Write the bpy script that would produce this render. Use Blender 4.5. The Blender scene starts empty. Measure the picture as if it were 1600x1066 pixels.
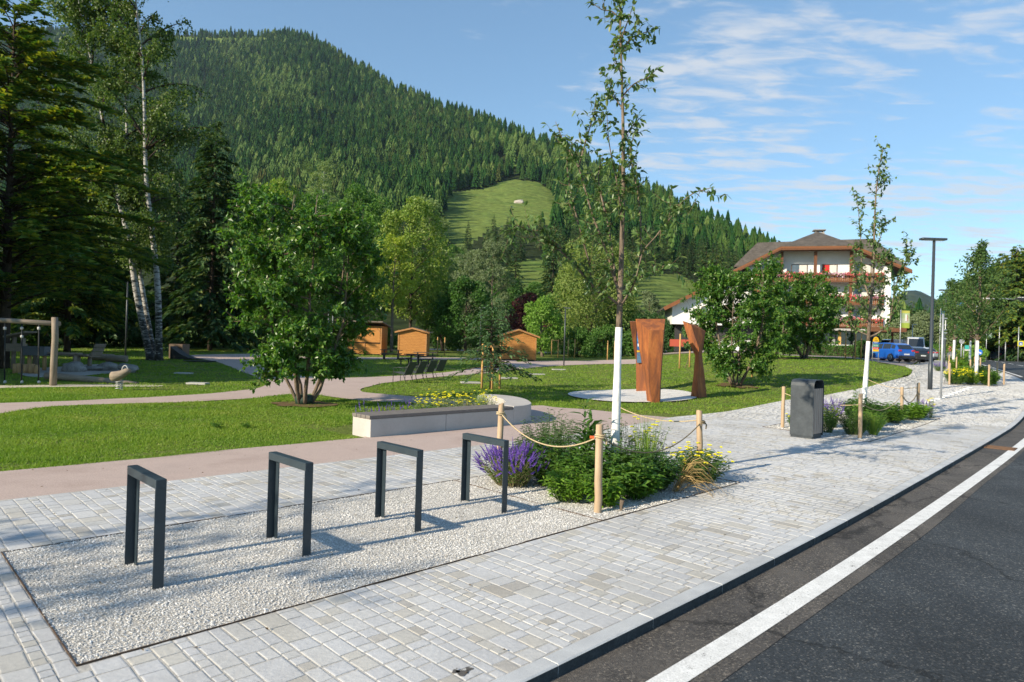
import bpy, bmesh, math, random
import numpy as np
from mathutils import Vector, Matrix, noise as mnoise

SC = bpy.context.scene
COL = SC.collection
rad = math.radians

# ------------------------------------------------------------------ camera, sky, sun, exposure
FPX, PITCH, ROLL, CH = 1050.0, rad(.13), rad(1.70), 1.885
cam_d = bpy.data.cameras.new('camera')
cam = bpy.data.objects.new('camera', cam_d)
COL.objects.link(cam)
cam_d.sensor_width = 36.0
cam_d.lens = FPX / 1600 * 36
cam_d.clip_start, cam_d.clip_end = .1, 20000
cam_d.dof.use_dof = True
cam_d.dof.focus_distance = 9.0
cam_d.dof.aperture_fstop = 2.6
cp, sp, cr, sr = math.cos(PITCH), math.sin(PITCH), math.cos(ROLL), math.sin(ROLL)
FW = np.array([0, cp, sp])
RT = cr * np.array([1., 0, 0]) + sr * np.array([0, -sp, cp])
UP = -sr * np.array([1., 0, 0]) + cr * np.array([0, -sp, cp])
cam.matrix_world = Matrix(((RT[0], UP[0], -FW[0], 0), (RT[1], UP[1], -FW[1], 0), (RT[2], UP[2], -FW[2], CH), (0, 0, 0, 1)))
SC.camera = cam

SUN_AZ, SUN_EL = rad(231), rad(26)
SUN_V = Vector((math.sin(SUN_AZ) * math.cos(SUN_EL), math.cos(SUN_AZ) * math.cos(SUN_EL), math.sin(SUN_EL)))
sun_d = bpy.data.lights.new('sun', 'SUN')
sun_d.energy, sun_d.angle, sun_d.color = 4.9, rad(.53), (1.0, .87, .67)
sun = bpy.data.objects.new('sun', sun_d)
COL.objects.link(sun)
sun.rotation_euler = (-SUN_V).to_track_quat('-Z', 'Y').to_euler()
sun.location = (-60, -50, 60)

w = bpy.data.worlds.new('World')
SC.world = w
w.use_nodes = True
nt = w.node_tree
nt.nodes.clear()
def wn(t, **k):
    n = nt.nodes.new(t)
    for a, b in k.items():
        setattr(n, a, b)
    return n
def wl(a, b): nt.links.new(a, b)
out = wn('ShaderNodeOutputWorld')
bg = wn('ShaderNodeBackground')
bg.inputs['Strength'].default_value = .145
sky = wn('ShaderNodeTexSky', sky_type='NISHITA', sun_disc=False, sun_elevation=SUN_EL, sun_rotation=SUN_AZ,
         altitude=600, air_density=1.0, dust_density=.3, ozone_density=.5)
# thin clouds: a flat cloud deck seen in perspective, direction / height -> noise
tc = wn('ShaderNodeTexCoord')
sep = wn('ShaderNodeSeparateXYZ'); wl(tc.outputs['Generated'], sep.inputs[0])
zc = wn('ShaderNodeMath', operation='MAXIMUM'); zc.inputs[1].default_value = .02; wl(sep.outputs['Z'], zc.inputs[0])
za = wn('ShaderNodeMath', operation='ADD'); za.inputs[1].default_value = .10; wl(zc.outputs[0], za.inputs[0])
dx = wn('ShaderNodeMath', operation='DIVIDE'); wl(sep.outputs['X'], dx.inputs[0]); wl(za.outputs[0], dx.inputs[1])
dy = wn('ShaderNodeMath', operation='DIVIDE'); wl(sep.outputs['Y'], dy.inputs[0]); wl(za.outputs[0], dy.inputs[1])
cmb = wn('ShaderNodeCombineXYZ'); wl(dx.outputs[0], cmb.inputs[0]); wl(dy.outputs[0], cmb.inputs[1])
n1 = wn('ShaderNodeTexNoise'); n1.inputs['Scale'].default_value = 7.5; n1.inputs['Detail'].default_value = 7; n1.inputs['Roughness'].default_value = .56
n1.inputs['Distortion'].default_value = .35
mp = wn('ShaderNodeMapping'); mp.inputs['Location'].default_value = (3.1, 1.7, 0); mp.inputs['Rotation'].default_value = (0, 0, rad(28)); mp.inputs['Scale'].default_value = (.62, 1.5, 1)
wl(cmb.outputs[0], mp.inputs[0]); wl(mp.outputs[0], n1.inputs['Vector'])
n2 = wn('ShaderNodeTexNoise'); n2.inputs['Scale'].default_value = 1.5; n2.inputs['Detail'].default_value = 2
mp2 = wn('ShaderNodeMapping'); mp2.inputs['Location'].default_value = (0.35, 0.2, 0)
wl(cmb.outputs[0], mp2.inputs[0]); wl(mp2.outputs[0], n2.inputs['Vector'])
# cloud field lies over the valley mouth (azimuth about 30 degrees) and thins out away from it
dot = wn('ShaderNodeVectorMath', operation='DOT_PRODUCT'); wl(tc.outputs['Generated'], dot.inputs[0])
caz, cel = rad(30), rad(20)
dot.inputs[1].default_value = (math.sin(caz) * math.cos(cel), math.cos(caz) * math.cos(cel), math.sin(cel))
mr = wn('ShaderNodeMapRange', interpolation_type='SMOOTHSTEP'); wl(dot.outputs['Value'], mr.inputs['Value'])
mr.inputs['From Min'].default_value, mr.inputs['From Max'].default_value = .80, .97
mr.inputs['To Min'].default_value, mr.inputs['To Max'].default_value = -.10, .17
ad = wn('ShaderNodeMath', operation='ADD'); wl(n1.outputs['Fac'], ad.inputs[0]); wl(mr.outputs[0], ad.inputs[1])
ad2 = wn('ShaderNodeMath', operation='MULTIPLY_ADD'); wl(n2.outputs['Fac'], ad2.inputs[0]); ad2.inputs[1].default_value = .55; wl(ad.outputs[0], ad2.inputs[2])
cm = wn('ShaderNodeMapRange', interpolation_type='SMOOTHSTEP'); wl(ad2.outputs[0], cm.inputs['Value'])
cm.inputs['From Min'].default_value, cm.inputs['From Max'].default_value = .88, 1.16
cm.inputs['To Max'].default_value = .78
mixc = wn('ShaderNodeMix', data_type='RGBA'); wl(cm.outputs[0], mixc.inputs['Factor'])
tint = wn('ShaderNodeVectorMath', operation='MULTIPLY'); tint.inputs[1].default_value = (.74, .965, 1.10)
gam = wn('ShaderNodeGamma'); gam.inputs['Gamma'].default_value = .80; wl(sky.outputs[0], gam.inputs[0]); wl(gam.outputs[0], tint.inputs[0]); wl(tint.outputs[0], mixc.inputs[6])
mixc.inputs[7].default_value = (3.35, 3.45, 3.6, 1)
wl(mixc.outputs[2], bg.inputs['Color']); wl(bg.outputs[0], out.inputs['Surface'])

vs = SC.view_settings
vs.view_transform, vs.look, vs.exposure, vs.gamma, vs.use_curve_mapping = 'Standard', 'None', .70, 1.0, False
SC.cycles.use_denoising = True
try:
    SC.cycles.denoiser = 'OPENIMAGEDENOISE'
    SC.cycles.denoising_input_passes = 'RGB_ALBEDO_NORMAL'
    SC.cycles.denoising_prefilter = 'ACCURATE'
except Exception:
    pass
SC.cycles.max_bounces = 6
SC.cycles.diffuse_bounces = 3
SC.cycles.transparent_max_bounces = 6
SC.cycles.transmission_bounces = 4
SC.cycles.volume_bounces = 0
SC.cycles.sample_clamp_indirect = 4.0

# ------------------------------------------------------------------ terrain and measuring helpers
YK = [-50, 18, 25, 31, 40, 52, 62, 82, 110, 300]
ZROAD = [0, 0, .22, .45, .70, .92, 1.08, 1.3, 1.45, 1.6]
ZMND = [0, 0, .22, .58, 1.1, 1.42, 1.5, 1.85, 2.0, 2.2]
ZPARK = [0, 0, .01, .03, .10, .24, .36, .55, .8, 2.0]
def _ss(a, b, x):
    t = np.clip((x - a) / (b - a), 0, 1)
    return t * t * (3 - 2 * t)
def hf(x, y):
    """height of the finished ground at x, y (arrays allowed)"""
    x = np.asarray(x, float); y = np.asarray(y, float)
    u = x / np.maximum(y, 18.)
    w1, w2 = _ss(.12, .33, u), _ss(.5, .62, u)
    zr, zm, zp = np.interp(y, YK, ZROAD), np.interp(y, YK, ZMND), np.interp(y, YK, ZPARK)
    return (zp * (1 - w1) + zm * w1) * (1 - w2) + zr * w2
def ray(px, py):
    d = FW * FPX + RT * (px - 800) + UP * (533 - py)
    return d / d[1]
def G(px, py, lift=0.):
    """ground point measured in the photograph"""
    d = ray(px, py)
    f = lambda y: (CH + d[2] * y) - (float(hf(d[0] * y, y)) + lift)
    y = 1.
    while y < 400:
        yn = y * 1.03 + .02
        if f(yn) < 0:
            a, b = y, yn
            for _ in range(30):
                m = (a + b) / 2
                if f(m) < 0: b = m
                else: a = m
            return np.array([d[0] * a, a, float(hf(d[0] * a, a)) + lift])
        y = yn
    return np.array([d[0] * 400, 400, float(hf(d[0] * 400, 400)) + lift])
def P(px, py, y):
    """point of the photograph at forward distance y"""
    d = ray(px, py)
    return np.array([d[0] * y, y, CH + d[2] * y])
def at(px, y):
    """ground point at photo column px (near the horizon) and forward distance y"""
    d = ray(px, 545)
    return np.array([d[0] * y, y, float(hf(d[0] * y, y))])
def proj(p):
    d = np.asarray(p, float) - np.array([0, 0, CH])
    z = d @ FW
    return 800 + FPX * (d @ RT) / z, 533 - FPX * (d @ UP) / z, z
AZ = rad(45.4)
AV = np.array([math.sin(AZ), math.cos(AZ)]); BV = np.array([math.cos(AZ), -math.sin(AZ)])
RZ = -AZ                                  # street frame: local x = towards the road, local y = along the kerb
def AB(a, b, lift=0.):
    p = AV * a + BV * b
    return np.array([p[0], p[1], float(hf(p[0], p[1])) + lift])
def ABv(a, b):
    a = np.asarray(a, float); b = np.asarray(b, float)
    return a * AV[0] + b * BV[0], a * AV[1] + b * BV[1]

# ------------------------------------------------------------------ object helpers
def link(o, parent=None):
    COL.objects.link(o)
    if parent is not None:
        o.parent = parent
    return o
def tag(o, label=None, cat=None, group=None, kind=None):
    if label: o['label'] = label
    if cat: o['category'] = cat
    if group: o['group'] = group
    if kind: o['kind'] = kind
    return o
def thing(name, label, cat, loc, rotz=0., group=None):
    o = bpy.data.objects.new(name, None)
    o.empty_display_size = .2
    link(o)
    o.location = [float(v) for v in loc]
    o.rotation_euler = (0, 0, rotz)
    return tag(o, label, cat, group)
def copy_tree(src, parent=None, loc=None, rotz=None, scale=None, label=None):
    c = src.copy()
    link(c)
    c.parent = parent
    for ch in src.children:
        copy_tree(ch, c)
    if loc is not None: c.location = [float(v) for v in loc]
    if rotz is not None: c.rotation_euler = (0, 0, rotz)
    if scale is not None: c.scale = (scale, scale, scale) if not hasattr(scale, '__len__') else scale
    if label: c['label'] = label
    return c

class MB:
    """collects geometry for ONE mesh object"""
    def __init__(s):
        s.v, s.n, s.f, s.smooth = [], 0, [], []
    def add(s, verts, faces, smooth=False):
        verts = np.asarray(verts, float).reshape(-1, 3)
        if isinstance(faces, np.ndarray):
            s.f.append((faces + s.n, smooth))
        else:
            by = {}
            for f in faces: by.setdefault(len(f), []).append(f)
            for k, l in by.items():
                s.f.append((np.asarray(l, int) + s.n, smooth))
        s.v.append(verts); s.n += len(verts)
        return s
    def box(s, c, size, rotz=0., rotx=0., roty=0.):
        hx, hy, hz = size[0] / 2, size[1] / 2, size[2] / 2
        v = np.array([(x, y, z) for x in (-hx, hx) for y in (-hy, hy) for z in (-hz, hz)])
        if rotx or roty or rotz:
            R = np.array(Matrix.Rotation(rotz, 3, 'Z') @ Matrix.Rotation(roty, 3, 'Y') @ Matrix.Rotation(rotx, 3, 'X'))
            v = v @ R.T
        return s.add(v + np.asarray(c, float), [(0, 1, 3, 2), (4, 6, 7, 5), (0, 4, 5, 1), (2, 3, 7, 6), (0, 2, 6, 4), (1, 5, 7, 3)])
    def bbox(s, lo, hi):
        lo, hi = np.asarray(lo, float), np.asarray(hi, float)
        return s.box((lo + hi) / 2, hi - lo)
    def beam(s, p, q, w, h):
        """square bar from p to q"""
        p, q = np.asarray(p, float), np.asarray(q, float)
        t = q - p; L = np.linalg.norm(t); t = t / L
        up = np.array([0, 0, 1.]) if abs(t[2]) < .95 else np.array([0, 1., 0])
        sd = np.cross(t, up); sd /= np.linalg.norm(sd); up = np.cross(sd, t)
        v = [p + sd * a * w / 2 + up * b * h / 2 for a, b in ((-1, -1), (1, -1), (1, 1), (-1, 1))]
        v += [x + t * L for x in v]
        return s.add(v, [(3, 2, 1, 0), (4, 5, 6, 7), (0, 1, 5, 4), (1, 2, 6, 5), (2, 3, 7, 6), (3, 0, 4, 7)])
    def tube(s, pts, r, k=6, cap=True, smooth=True):
        pts = np.asarray(pts, float); m = len(pts)
        r = np.broadcast_to(np.asarray(r, float), (m,))
        t = np.gradient(pts, axis=0)
        t /= np.linalg.norm(t, axis=1)[:, None] + 1e-12
        ref = np.array([0, 0, 1.]) if abs(t[:, 2]).mean() < .8 else np.array([1., 0, 0])
        u = np.cross(t, ref); u /= np.linalg.norm(u, axis=1)[:, None] + 1e-12
        w_ = np.cross(t, u)
        an = np.linspace(0, 2 * math.pi, k, endpoint=False)
        v = pts[:, None, :] + r[:, None, None] * (np.cos(an)[None, :, None] * u[:, None, :] + np.sin(an)[None, :, None] * w_[:, None, :])
        i = np.arange(m - 1)[:, None] * k; j = np.arange(k)[None, :]; jn = (j + 1) % k
        f = np.stack([i + j, i + k + j, i + k + jn, i + jn], -1).reshape(-1, 4)
        base = s.n
        s.add(v.reshape(-1, 3), f, smooth)
        if cap:
            s.f.append((np.array([list(range(k))]) + base, False))
            s.f.append((np.array([list(range(k))[::-1]]) + base + (m - 1) * k, False))
        return s
    def lathe(s, prof, k=16, c=(0, 0, 0), smooth=True):
        """prof: list of (r, z)"""
        an = np.linspace(0, 2 * math.pi, k, endpoint=False)
        v = [[c[0] + r * math.cos(a), c[1] + r * math.sin(a), c[2] + z] for r, z in prof for a in an]
        m = len(prof)
        f = [(i * k + j, i * k + (j + 1) % k, (i + 1) * k + (j + 1) % k, (i + 1) * k + j) for i in range(m - 1) for j in range(k)]
        base = s.n
        s.add(v, f, smooth)
        s.f.append((np.array([list(range(k))[::-1]]) + base, False))
        s.f.append((np.array([list(range(k))]) + base + (m - 1) * k, False))
        return s
    def prism(s, poly, z0, z1):
        """vertical prism over an xy polygon (counter-clockwise)"""
        n = len(poly)
        v = [(p[0], p[1], z0) for p in poly] + [(p[0], p[1], z1) for p in poly]
        f = [tuple(range(n))[::-1], tuple(range(n, 2 * n))] + [(i, (i + 1) % n, n + (i + 1) % n, n + i) for i in range(n)]
        return s.add(v, f)
    def slab(s, poly, d):
        """polygon in space given thickness vector d"""
        poly = np.asarray(poly, float); n = len(poly); d = np.asarray(d, float)
        f = [tuple(range(n)), tuple(range(n, 2 * n))[::-1]] + [((i + 1) % n, i, n + i, n + (i + 1) % n) for i in range(n)]
        return s.add(np.vstack([poly, poly + d]), f)
    def leaves(s, pos, dr, nrm, L, W, fold=.25, six=False, droop=0.):
        """leaf-shaped pieces, folded along the midrib"""
        pos = np.asarray(pos, float); n = len(pos)
        if n == 0: return s
        dr = dr / (np.linalg.norm(dr, axis=1)[:, None] + 1e-9)
        sd = np.cross(dr, nrm); sd /= np.linalg.norm(sd, axis=1)[:, None] + 1e-9
        up = np.cross(sd, dr)
        L = np.broadcast_to(np.asarray(L, float), (n,))[:, None]; W = np.broadcast_to(np.asarray(W, float), (n,))[:, None]
        b = np.arange(n)[:, None]
        if not six:
            mid = pos + dr * L * .45
            v = np.stack([pos, mid + sd * W * .5 + up * W * fold, pos + dr * L - up * L * droop, mid - sd * W * .5 + up * W * fold], 1)
            f = np.concatenate([b * 4 + np.array([[0, 1, 2]]), b * 4 + np.array([[0, 2, 3]])], 0)
        else:
            m1 = pos + dr * L * .3 + up * L * .03; m2 = pos + dr * L * .65 - up * L * droop * .4
            v = np.stack([pos, m1 + sd * W * .46 + up * W * fold, m2 + sd * W * .40 + up * W * fold, pos + dr * L - up * L * droop,
                          m2 - sd * W * .40 + up * W * fold, m1 - sd * W * .46 + up * W * fold, m1, m2], 1)
            q = np.array([[0, 1, 6], [6, 1, 2], [6, 2, 7], [7, 2, 3], [0, 6, 5], [6, 4, 5], [6, 7, 4], [7, 3, 4]])
            f = (b[:, :, None] * 8 + q[None]).reshape(-1, 3)
        return s.add(v.reshape(-1, 3), f)
    def mesh(s, name, mats, smooth_all=None):
        me = bpy.data.meshes.new(name)
        if not s.v: return me
        v = np.vstack(s.v)
        loops, starts, sm = [], [], []
        off = 0
        for f, smt in s.f:
            k = f.shape[1]
            loops.append(f.ravel()); starts.append(off + np.arange(len(f)) * k); off += f.size
            sm.append(np.full(len(f), smt if smooth_all is None else smooth_all, bool))
        loops, starts, sm = np.concatenate(loops), np.concatenate(starts), np.concatenate(sm)
        me.vertices.add(len(v)); me.vertices.foreach_set('co', v.astype(np.float32).ravel())
        me.loops.add(len(loops)); me.loops.foreach_set('vertex_index', loops.astype(np.int32))
        me.polygons.add(len(starts)); me.polygons.foreach_set('loop_start', starts.astype(np.int32))
        me.polygons.foreach_set('use_smooth', sm)
        for m in (mats if isinstance(mats, (list, tuple)) else [mats]): me.materials.append(m)
        me.update(calc_edges=True)
        return me
    def obj(s, name, mat, parent=None, bevel=0., **k):
        o = bpy.data.objects.new(name, s.mesh(name, mat, **k))
        link(o, parent)
        if bevel:
            md = o.modifiers.new('edge', 'BEVEL'); md.width = bevel; md.segments = 1; md.limit_method = 'ANGLE'
        return o

def sheet(name, poly, lift, mat, step=1.0, parent=None, kind='structure', thick=0.):
    """flat area that follows the terrain; poly = world xy outline"""
    bm = bmesh.new()
    vs_ = [bm.verts.new((p[0], p[1], 0)) for p in poly]
    bm.faces.new(vs_)
    x0, x1 = min(p[0] for p in poly), max(p[0] for p in poly)
    y0, y1 = min(p[1] for p in poly), max(p[1] for p in poly)
    for lo, hi, no in ((x0, x1, (1, 0, 0)), (y0, y1, (0, 1, 0))):
        t = lo + step
        while t < hi:
            bmesh.ops.bisect_plane(bm, geom=bm.verts[:] + bm.edges[:] + bm.faces[:], plane_co=(t * no[0], t * no[1], 0), plane_no=no)
            t += step
    bmesh.ops.triangulate(bm, faces=bm.faces[:])
    bmesh.ops.recalc_face_normals(bm, faces=bm.faces[:])
    co = np.array([v.co[:] for v in bm.verts])
    z = hf(co[:, 0], co[:, 1]) + lift
    for v, zz in zip(bm.verts, z): v.co.z = zz
    if sum(f.normal.z for f in bm.faces) < 0:
        for f in bm.faces: f.normal_flip()
    me = bpy.data.meshes.new(name); bm.to_mesh(me); bm.free()
    me.materials.append(mat)
    o = bpy.data.objects.new(name, me)
    link(o, parent)
    if kind: o['kind'] = kind
    return o
def smooth_poly(pts, closed=True, k=5):
    pts = np.asarray(pts, float); n = len(pts); out_ = []
    rng_ = range(n) if closed else range(n - 1)
    for i in rng_:
        p0, p1, p2, p3 = (pts[(i + j - 1) % n] if closed else pts[min(max(i + j - 1, 0), n - 1)] for j in range(4))
        for t in np.linspace(0, 1, k, endpoint=False):
            out_.append(.5 * ((2 * p1) + (-p0 + p2) * t + (2 * p0 - 5 * p1 + 4 * p2 - p3) * t * t + (-p0 + 3 * p1 - 3 * p2 + p3) * t ** 3))
    if not closed: out_.append(pts[-1])
    return np.array(out_)
def inside(poly, x, y):
    """even-odd test, vectorised"""
    x, y = np.asarray(x, float), np.asarray(y, float)
    r = np.zeros(x.shape, bool); n = len(poly); j = n - 1
    for i in range(n):
        xi, yi, xj, yj = poly[i][0], poly[i][1], poly[j][0], poly[j][1]
        if yi != yj:
            r ^= ((yi > y) != (yj > y)) & (x < (xj - xi) * (y - yi) / (yj - yi) + xi)
        j = i
    return r

# ------------------------------------------------------------------ materials
def mat_new(name):
    m = bpy.data.materials.new(name); m.use_nodes = True
    t = m.node_tree; t.nodes.clear()
    o = t.nodes.new('ShaderNodeOutputMaterial')
    b = t.nodes.new('ShaderNodeBsdfPrincipled')
    t.links.new(b.outputs[0], o.inputs[0])
    return m, t, b, o
def nd(t, ty, **k):
    n = t.nodes.new(ty)
    for a, b in k.items():
        if a in n.bl_rna.properties: setattr(n, a, b)
        else: n.inputs[a].default_value = b
    return n
def rgba(c): return (c[0], c[1], c[2], 1)
def noise_(t, vec, scale, detail=4, rough=.55, dist=0):
    n = nd(t, 'ShaderNodeTexNoise'); n.inputs['Scale'].default_value = scale; n.inputs['Detail'].default_value = detail
    n.inputs['Roughness'].default_value = rough; n.inputs['Distortion'].default_value = dist
    if vec is not None: t.links.new(vec, n.inputs['Vector'])
    return n
def ramp(t, fac, stops, interp='LINEAR'):
    r = nd(t, 'ShaderNodeValToRGB'); r.color_ramp.interpolation = interp
    e = r.color_ramp.elements
    while len(e) > 1: e.remove(e[-1])
    e[0].position, e[0].color = stops[0][0], rgba(stops[0][1])
    for p, c in stops[1:]:
        x = e.new(p); x.color = rgba(c)
    t.links.new(fac, r.inputs[0])
    return r
def bump(t, b, height, strength=.3, dist=.01, prev=None):
    n = nd(t, 'ShaderNodeBump'); n.inputs['Strength'].default_value = strength; n.inputs['Distance'].default_value = dist
    t.links.new(height, n.inputs['Height'])
    if prev is not None: t.links.new(prev.outputs[0], n.inputs['Normal'])
    t.links.new(n.outputs[0], b.inputs['Normal'])
    return n
def coords(t, world=False, scale=None):
    if world:
        g = nd(t, 'ShaderNodeNewGeometry'); v = g.outputs['Position']
    else:
        g = nd(t, 'ShaderNodeTexCoord'); v = g.outputs['Object']
    if scale is not None:
        m = nd(t, 'ShaderNodeMapping'); m.inputs['Scale'].default_value = scale
        t.links.new(v, m.inputs[0]); v = m.outputs[0]
    return v
def rough_mat(name, c1, c2, scale=3., rough=.7, spec=.4, fine=None, bmp=None, world=True, stretch=None, metal=0., c3=None):
    """two-tone noise colour, optional fine speckle (scale, amount) and bump (scale, strength, distance)"""
    m, t, b, o = mat_new(name)
    v = coords(t, world, stretch)
    n = noise_(t, v, scale, 5, .6)
    st = [(.32, c1), (.68, c2)] if c3 is None else [(.28, c1), (.5, c2), (.74, c3)]
    r = ramp(t, n.outputs['Fac'], st)
    col = r.outputs[0]
    if fine:
        n2 = noise_(t, v, fine[0], 3, .6)
        mr_ = nd(t, 'ShaderNodeMapRange'); t.links.new(n2.outputs['Fac'], mr_.inputs[0])
        mr_.inputs[1].default_value, mr_.inputs[2].default_value = .3, .7
        mr_.inputs[3].default_value, mr_.inputs[4].default_value = 1 - fine[1], 1 + fine[1]
        mx = nd(t, 'ShaderNodeVectorMath', operation='SCALE'); t.links.new(col, mx.inputs[0]); t.links.new(mr_.outputs[0], mx.inputs['Scale'])
        col = mx.outputs[0]
    t.links.new(col, b.inputs['Base Color'])
    b.inputs['Roughness'].default_value = rough; b.inputs['Specular IOR Level'].default_value = spec; b.inputs['Metallic'].default_value = metal
    if bmp:
        n3 = noise_(t, v, bmp[0], 4, .65)
        bump(t, b, n3.outputs['Fac'], bmp[1], bmp[2])
    return m
def leaf_mat(name, cols, trans=.35, rough=.55, tcol=None, inst=False, patch=None, spec=.3, gain=1.35):
    """foliage: colour per leaf, light through the leaf"""
    m, t, b, o = mat_new(name)
    g = nd(t, 'ShaderNodeNewGeometry')
    fac = g.outputs['Random Per Island']
    if inst:
        oi = nd(t, 'ShaderNodeObjectInfo'); fac = oi.outputs['Random']
    if patch:
        n = noise_(t, coords(t, True), patch[0], 3)
        ma = nd(t, 'ShaderNodeMath', operation='MULTIPLY_ADD'); t.links.new(n.outputs['Fac'], ma.inputs[0]); ma.inputs[1].default_value = patch[1]
        mb = nd(t, 'ShaderNodeMath', operation='MULTIPLY'); t.links.new(fac, mb.inputs[0]); mb.inputs[1].default_value = 1 - patch[1] * .5
        t.links.new(mb.outputs[0], ma.inputs[2])
        ms = nd(t, 'ShaderNodeMath', operation='SUBTRACT'); t.links.new(ma.outputs[0], ms.inputs[0]); ms.inputs[1].default_value = patch[1] * .25
        fac = ms.outputs[0]
    k = len(cols); cols = [tuple(min(.8, x * gain) for x in c) for c in cols]
    r = ramp(t, fac, [(i / max(1, k - 1), c) for i, c in enumerate(cols)])
    t.links.new(r.outputs[0], b.inputs['Base Color'])
    b.inputs['Roughness'].default_value = rough; b.inputs['Specular IOR Level'].default_value = spec
    if trans:
        tr = nd(t, 'ShaderNodeBsdfTranslucent')
        hs = nd(t, 'ShaderNodeVectorMath', operation='MULTIPLY'); t.links.new(r.outputs[0], hs.inputs[0]); hs.inputs[1].default_value = tcol or (1.5, 1.6, .6)
        t.links.new(hs.outputs[0], tr.inputs['Color'])
        mx = nd(t, 'ShaderNodeMixShader'); mx.inputs[0].default_value = trans
        t.links.new(b.outputs[0], mx.inputs[1]); t.links.new(tr.outputs[0], mx.inputs[2]); t.links.new(mx.outputs[0], o.inputs[0])
    return m
def plain(name, c, rough=.5, metal=0., spec=.5, var=.06, scale=6.):
    a = tuple(max(0, x * (1 - var)) for x in c); d = tuple(x * (1 + var) for x in c)
    return rough_mat(name, a, d, scale, rough, spec, world=False, metal=metal)
def wood(name, c1, c2, stretch=(12, 12, 1.2), rough=.75, b_=.25):
    m, t, b, o = mat_new(name)
    v = coords(t, False, stretch)
    oi = nd(t, 'ShaderNodeObjectInfo')
    ad_ = nd(t, 'ShaderNodeVectorMath', operation='ADD'); t.links.new(v, ad_.inputs[0]); t.links.new(oi.outputs['Location'], ad_.inputs[1])
    n = noise_(t, ad_.outputs[0], 2.2, 6, .65, .6)
    r = ramp(t, n.outputs['Fac'], [(.25, c1), (.55, tuple((x + y) / 2 for x, y in zip(c1, c2))), (.78, c2)])
    t.links.new(r.outputs[0], b.inputs['Base Color'])
    b.inputs['Roughness'].default_value = rough; b.inputs['Specular IOR Level'].default_value = .3
    n3 = noise_(t, ad_.outputs[0], 6, 5, .7)
    bump(t, b, n3.outputs['Fac'], b_, .01)
    return m
RNG = np.random.default_rng(11)
random.seed(5)
# ================================================================== materials of the ground
def asphalt_mat(name, base, speck, sz, n_speck=.86, warm=None):
    m, t, b, o = mat_new(name)
    v = coords(t, True)
    vo = nd(t, 'ShaderNodeTexVoronoi'); vo.inputs['Scale'].default_value = sz; t.links.new(v, vo.inputs['Vector'])
    sx = nd(t, 'ShaderNodeSeparateColor'); t.links.new(vo.outputs['Color'], sx.inputs[0])
    r = ramp(t, sx.outputs[0], [(0, tuple(x * .55 for x in base)), (n_speck - .12, tuple(x * 1.25 for x in base)), (n_speck, speck), (1, tuple(min(.8, x * 1.7) for x in speck))])
    n = noise_(t, v, .8, 5, .6)
    mr_ = nd(t, 'ShaderNodeMapRange'); t.links.new(n.outputs['Fac'], mr_.inputs[0])
    mr_.inputs[1].default_value, mr_.inputs[2].default_value, mr_.inputs[3].default_value, mr_.inputs[4].default_value = .3, .7, .75, 1.3
    mx = nd(t, 'ShaderNodeVectorMath', operation='SCALE'); t.links.new(r.outputs[0], mx.inputs[0]); t.links.new(mr_.outputs[0], mx.inputs['Scale'])
    col = mx.outputs[0]
    if warm:
        n4 = noise_(t, v, 2.1, 5, .65)
        mw = nd(t, 'ShaderNodeMix', data_type='RGBA'); r4 = ramp(t, n4.outputs['Fac'], [(.45, (0, 0, 0)), (.7, (1, 1, 1))])
        t.links.new(r4.outputs[0], mw.inputs['Factor']); t.links.new(col, mw.inputs[6]); mw.inputs[7].default_value = rgba(warm)
        col = mw.outputs[2]
    t.links.new(col, b.inputs['Base Color'])
    b.inputs['Roughness'].default_value = .82; b.inputs['Specular IOR Level'].default_value = .35
    n3 = noise_(t, v, sz * .9, 3, .7)
    b1 = bump(t, b, n3.outputs['Fac'], .55, .012)
    bump(t, b, vo.outputs['Distance'], .4, .01, b1)
    return m
M_ROAD = asphalt_mat('road_asphalt', (.036, .043, .050), (.11, .11, .105), 95, .955)
M_GUT = asphalt_mat('gutter_asphalt', (.074, .068, .063), (.14, .125, .105), 90, .90, warm=(.105, .096, .087))
M_PATH = rough_mat('pink_path', (.37, .285, .25), (.45, .355, .315), .9, .85, .25, fine=(70, .22), bmp=(140, .5, .008), c3=(.41, .325, .29))
def road_wear(m):
    t = m.node_tree; b = [n for n in t.nodes if n.type == 'BSDF_PRINCIPLED'][0]; src = b.inputs['Base Color'].links[0].from_socket
    v = coords(t, True); mp_ = nd(t, 'ShaderNodeMapping'); mp_.inputs['Rotation'].default_value = (0, 0, AZ); mp_.inputs['Scale'].default_value = (1.1, .07, 1); t.links.new(v, mp_.inputs[0])
    n_ = noise_(t, mp_.outputs[0], 1.0, 4, .6); r1 = ramp(t, n_.outputs['Fac'], [(.3, (.78, .78, .79)), (.7, (1.28, 1.26, 1.23))])
    vo = nd(t, 'ShaderNodeTexVoronoi', feature='DISTANCE_TO_EDGE'); vo.inputs['Scale'].default_value = .33
    nz = noise_(t, v, 1.6, 5, .7); av = nd(t, 'ShaderNodeVectorMath', operation='MULTIPLY_ADD'); t.links.new(nz.outputs['Color'], av.inputs[0]); av.inputs[1].default_value = (.9, .9, 0); t.links.new(v, av.inputs[2]); t.links.new(av.outputs[0], vo.inputs['Vector'])
    cr_ = ramp(t, vo.outputs['Distance'], [(0, (.42, .42, .42)), (.006, (.5, .5, .5)), (.010, (1, 1, 1))])
    a_ = nd(t, 'ShaderNodeVectorMath', operation='MULTIPLY'); t.links.new(src, a_.inputs[0]); t.links.new(r1.outputs[0], a_.inputs[1])
    c_ = nd(t, 'ShaderNodeVectorMath', operation='MULTIPLY'); t.links.new(a_.outputs[0], c_.inputs[0]); t.links.new(cr_.outputs[0], c_.inputs[1])
    t.links.new(c_.outputs[0], b.inputs['Base Color'])
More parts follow.
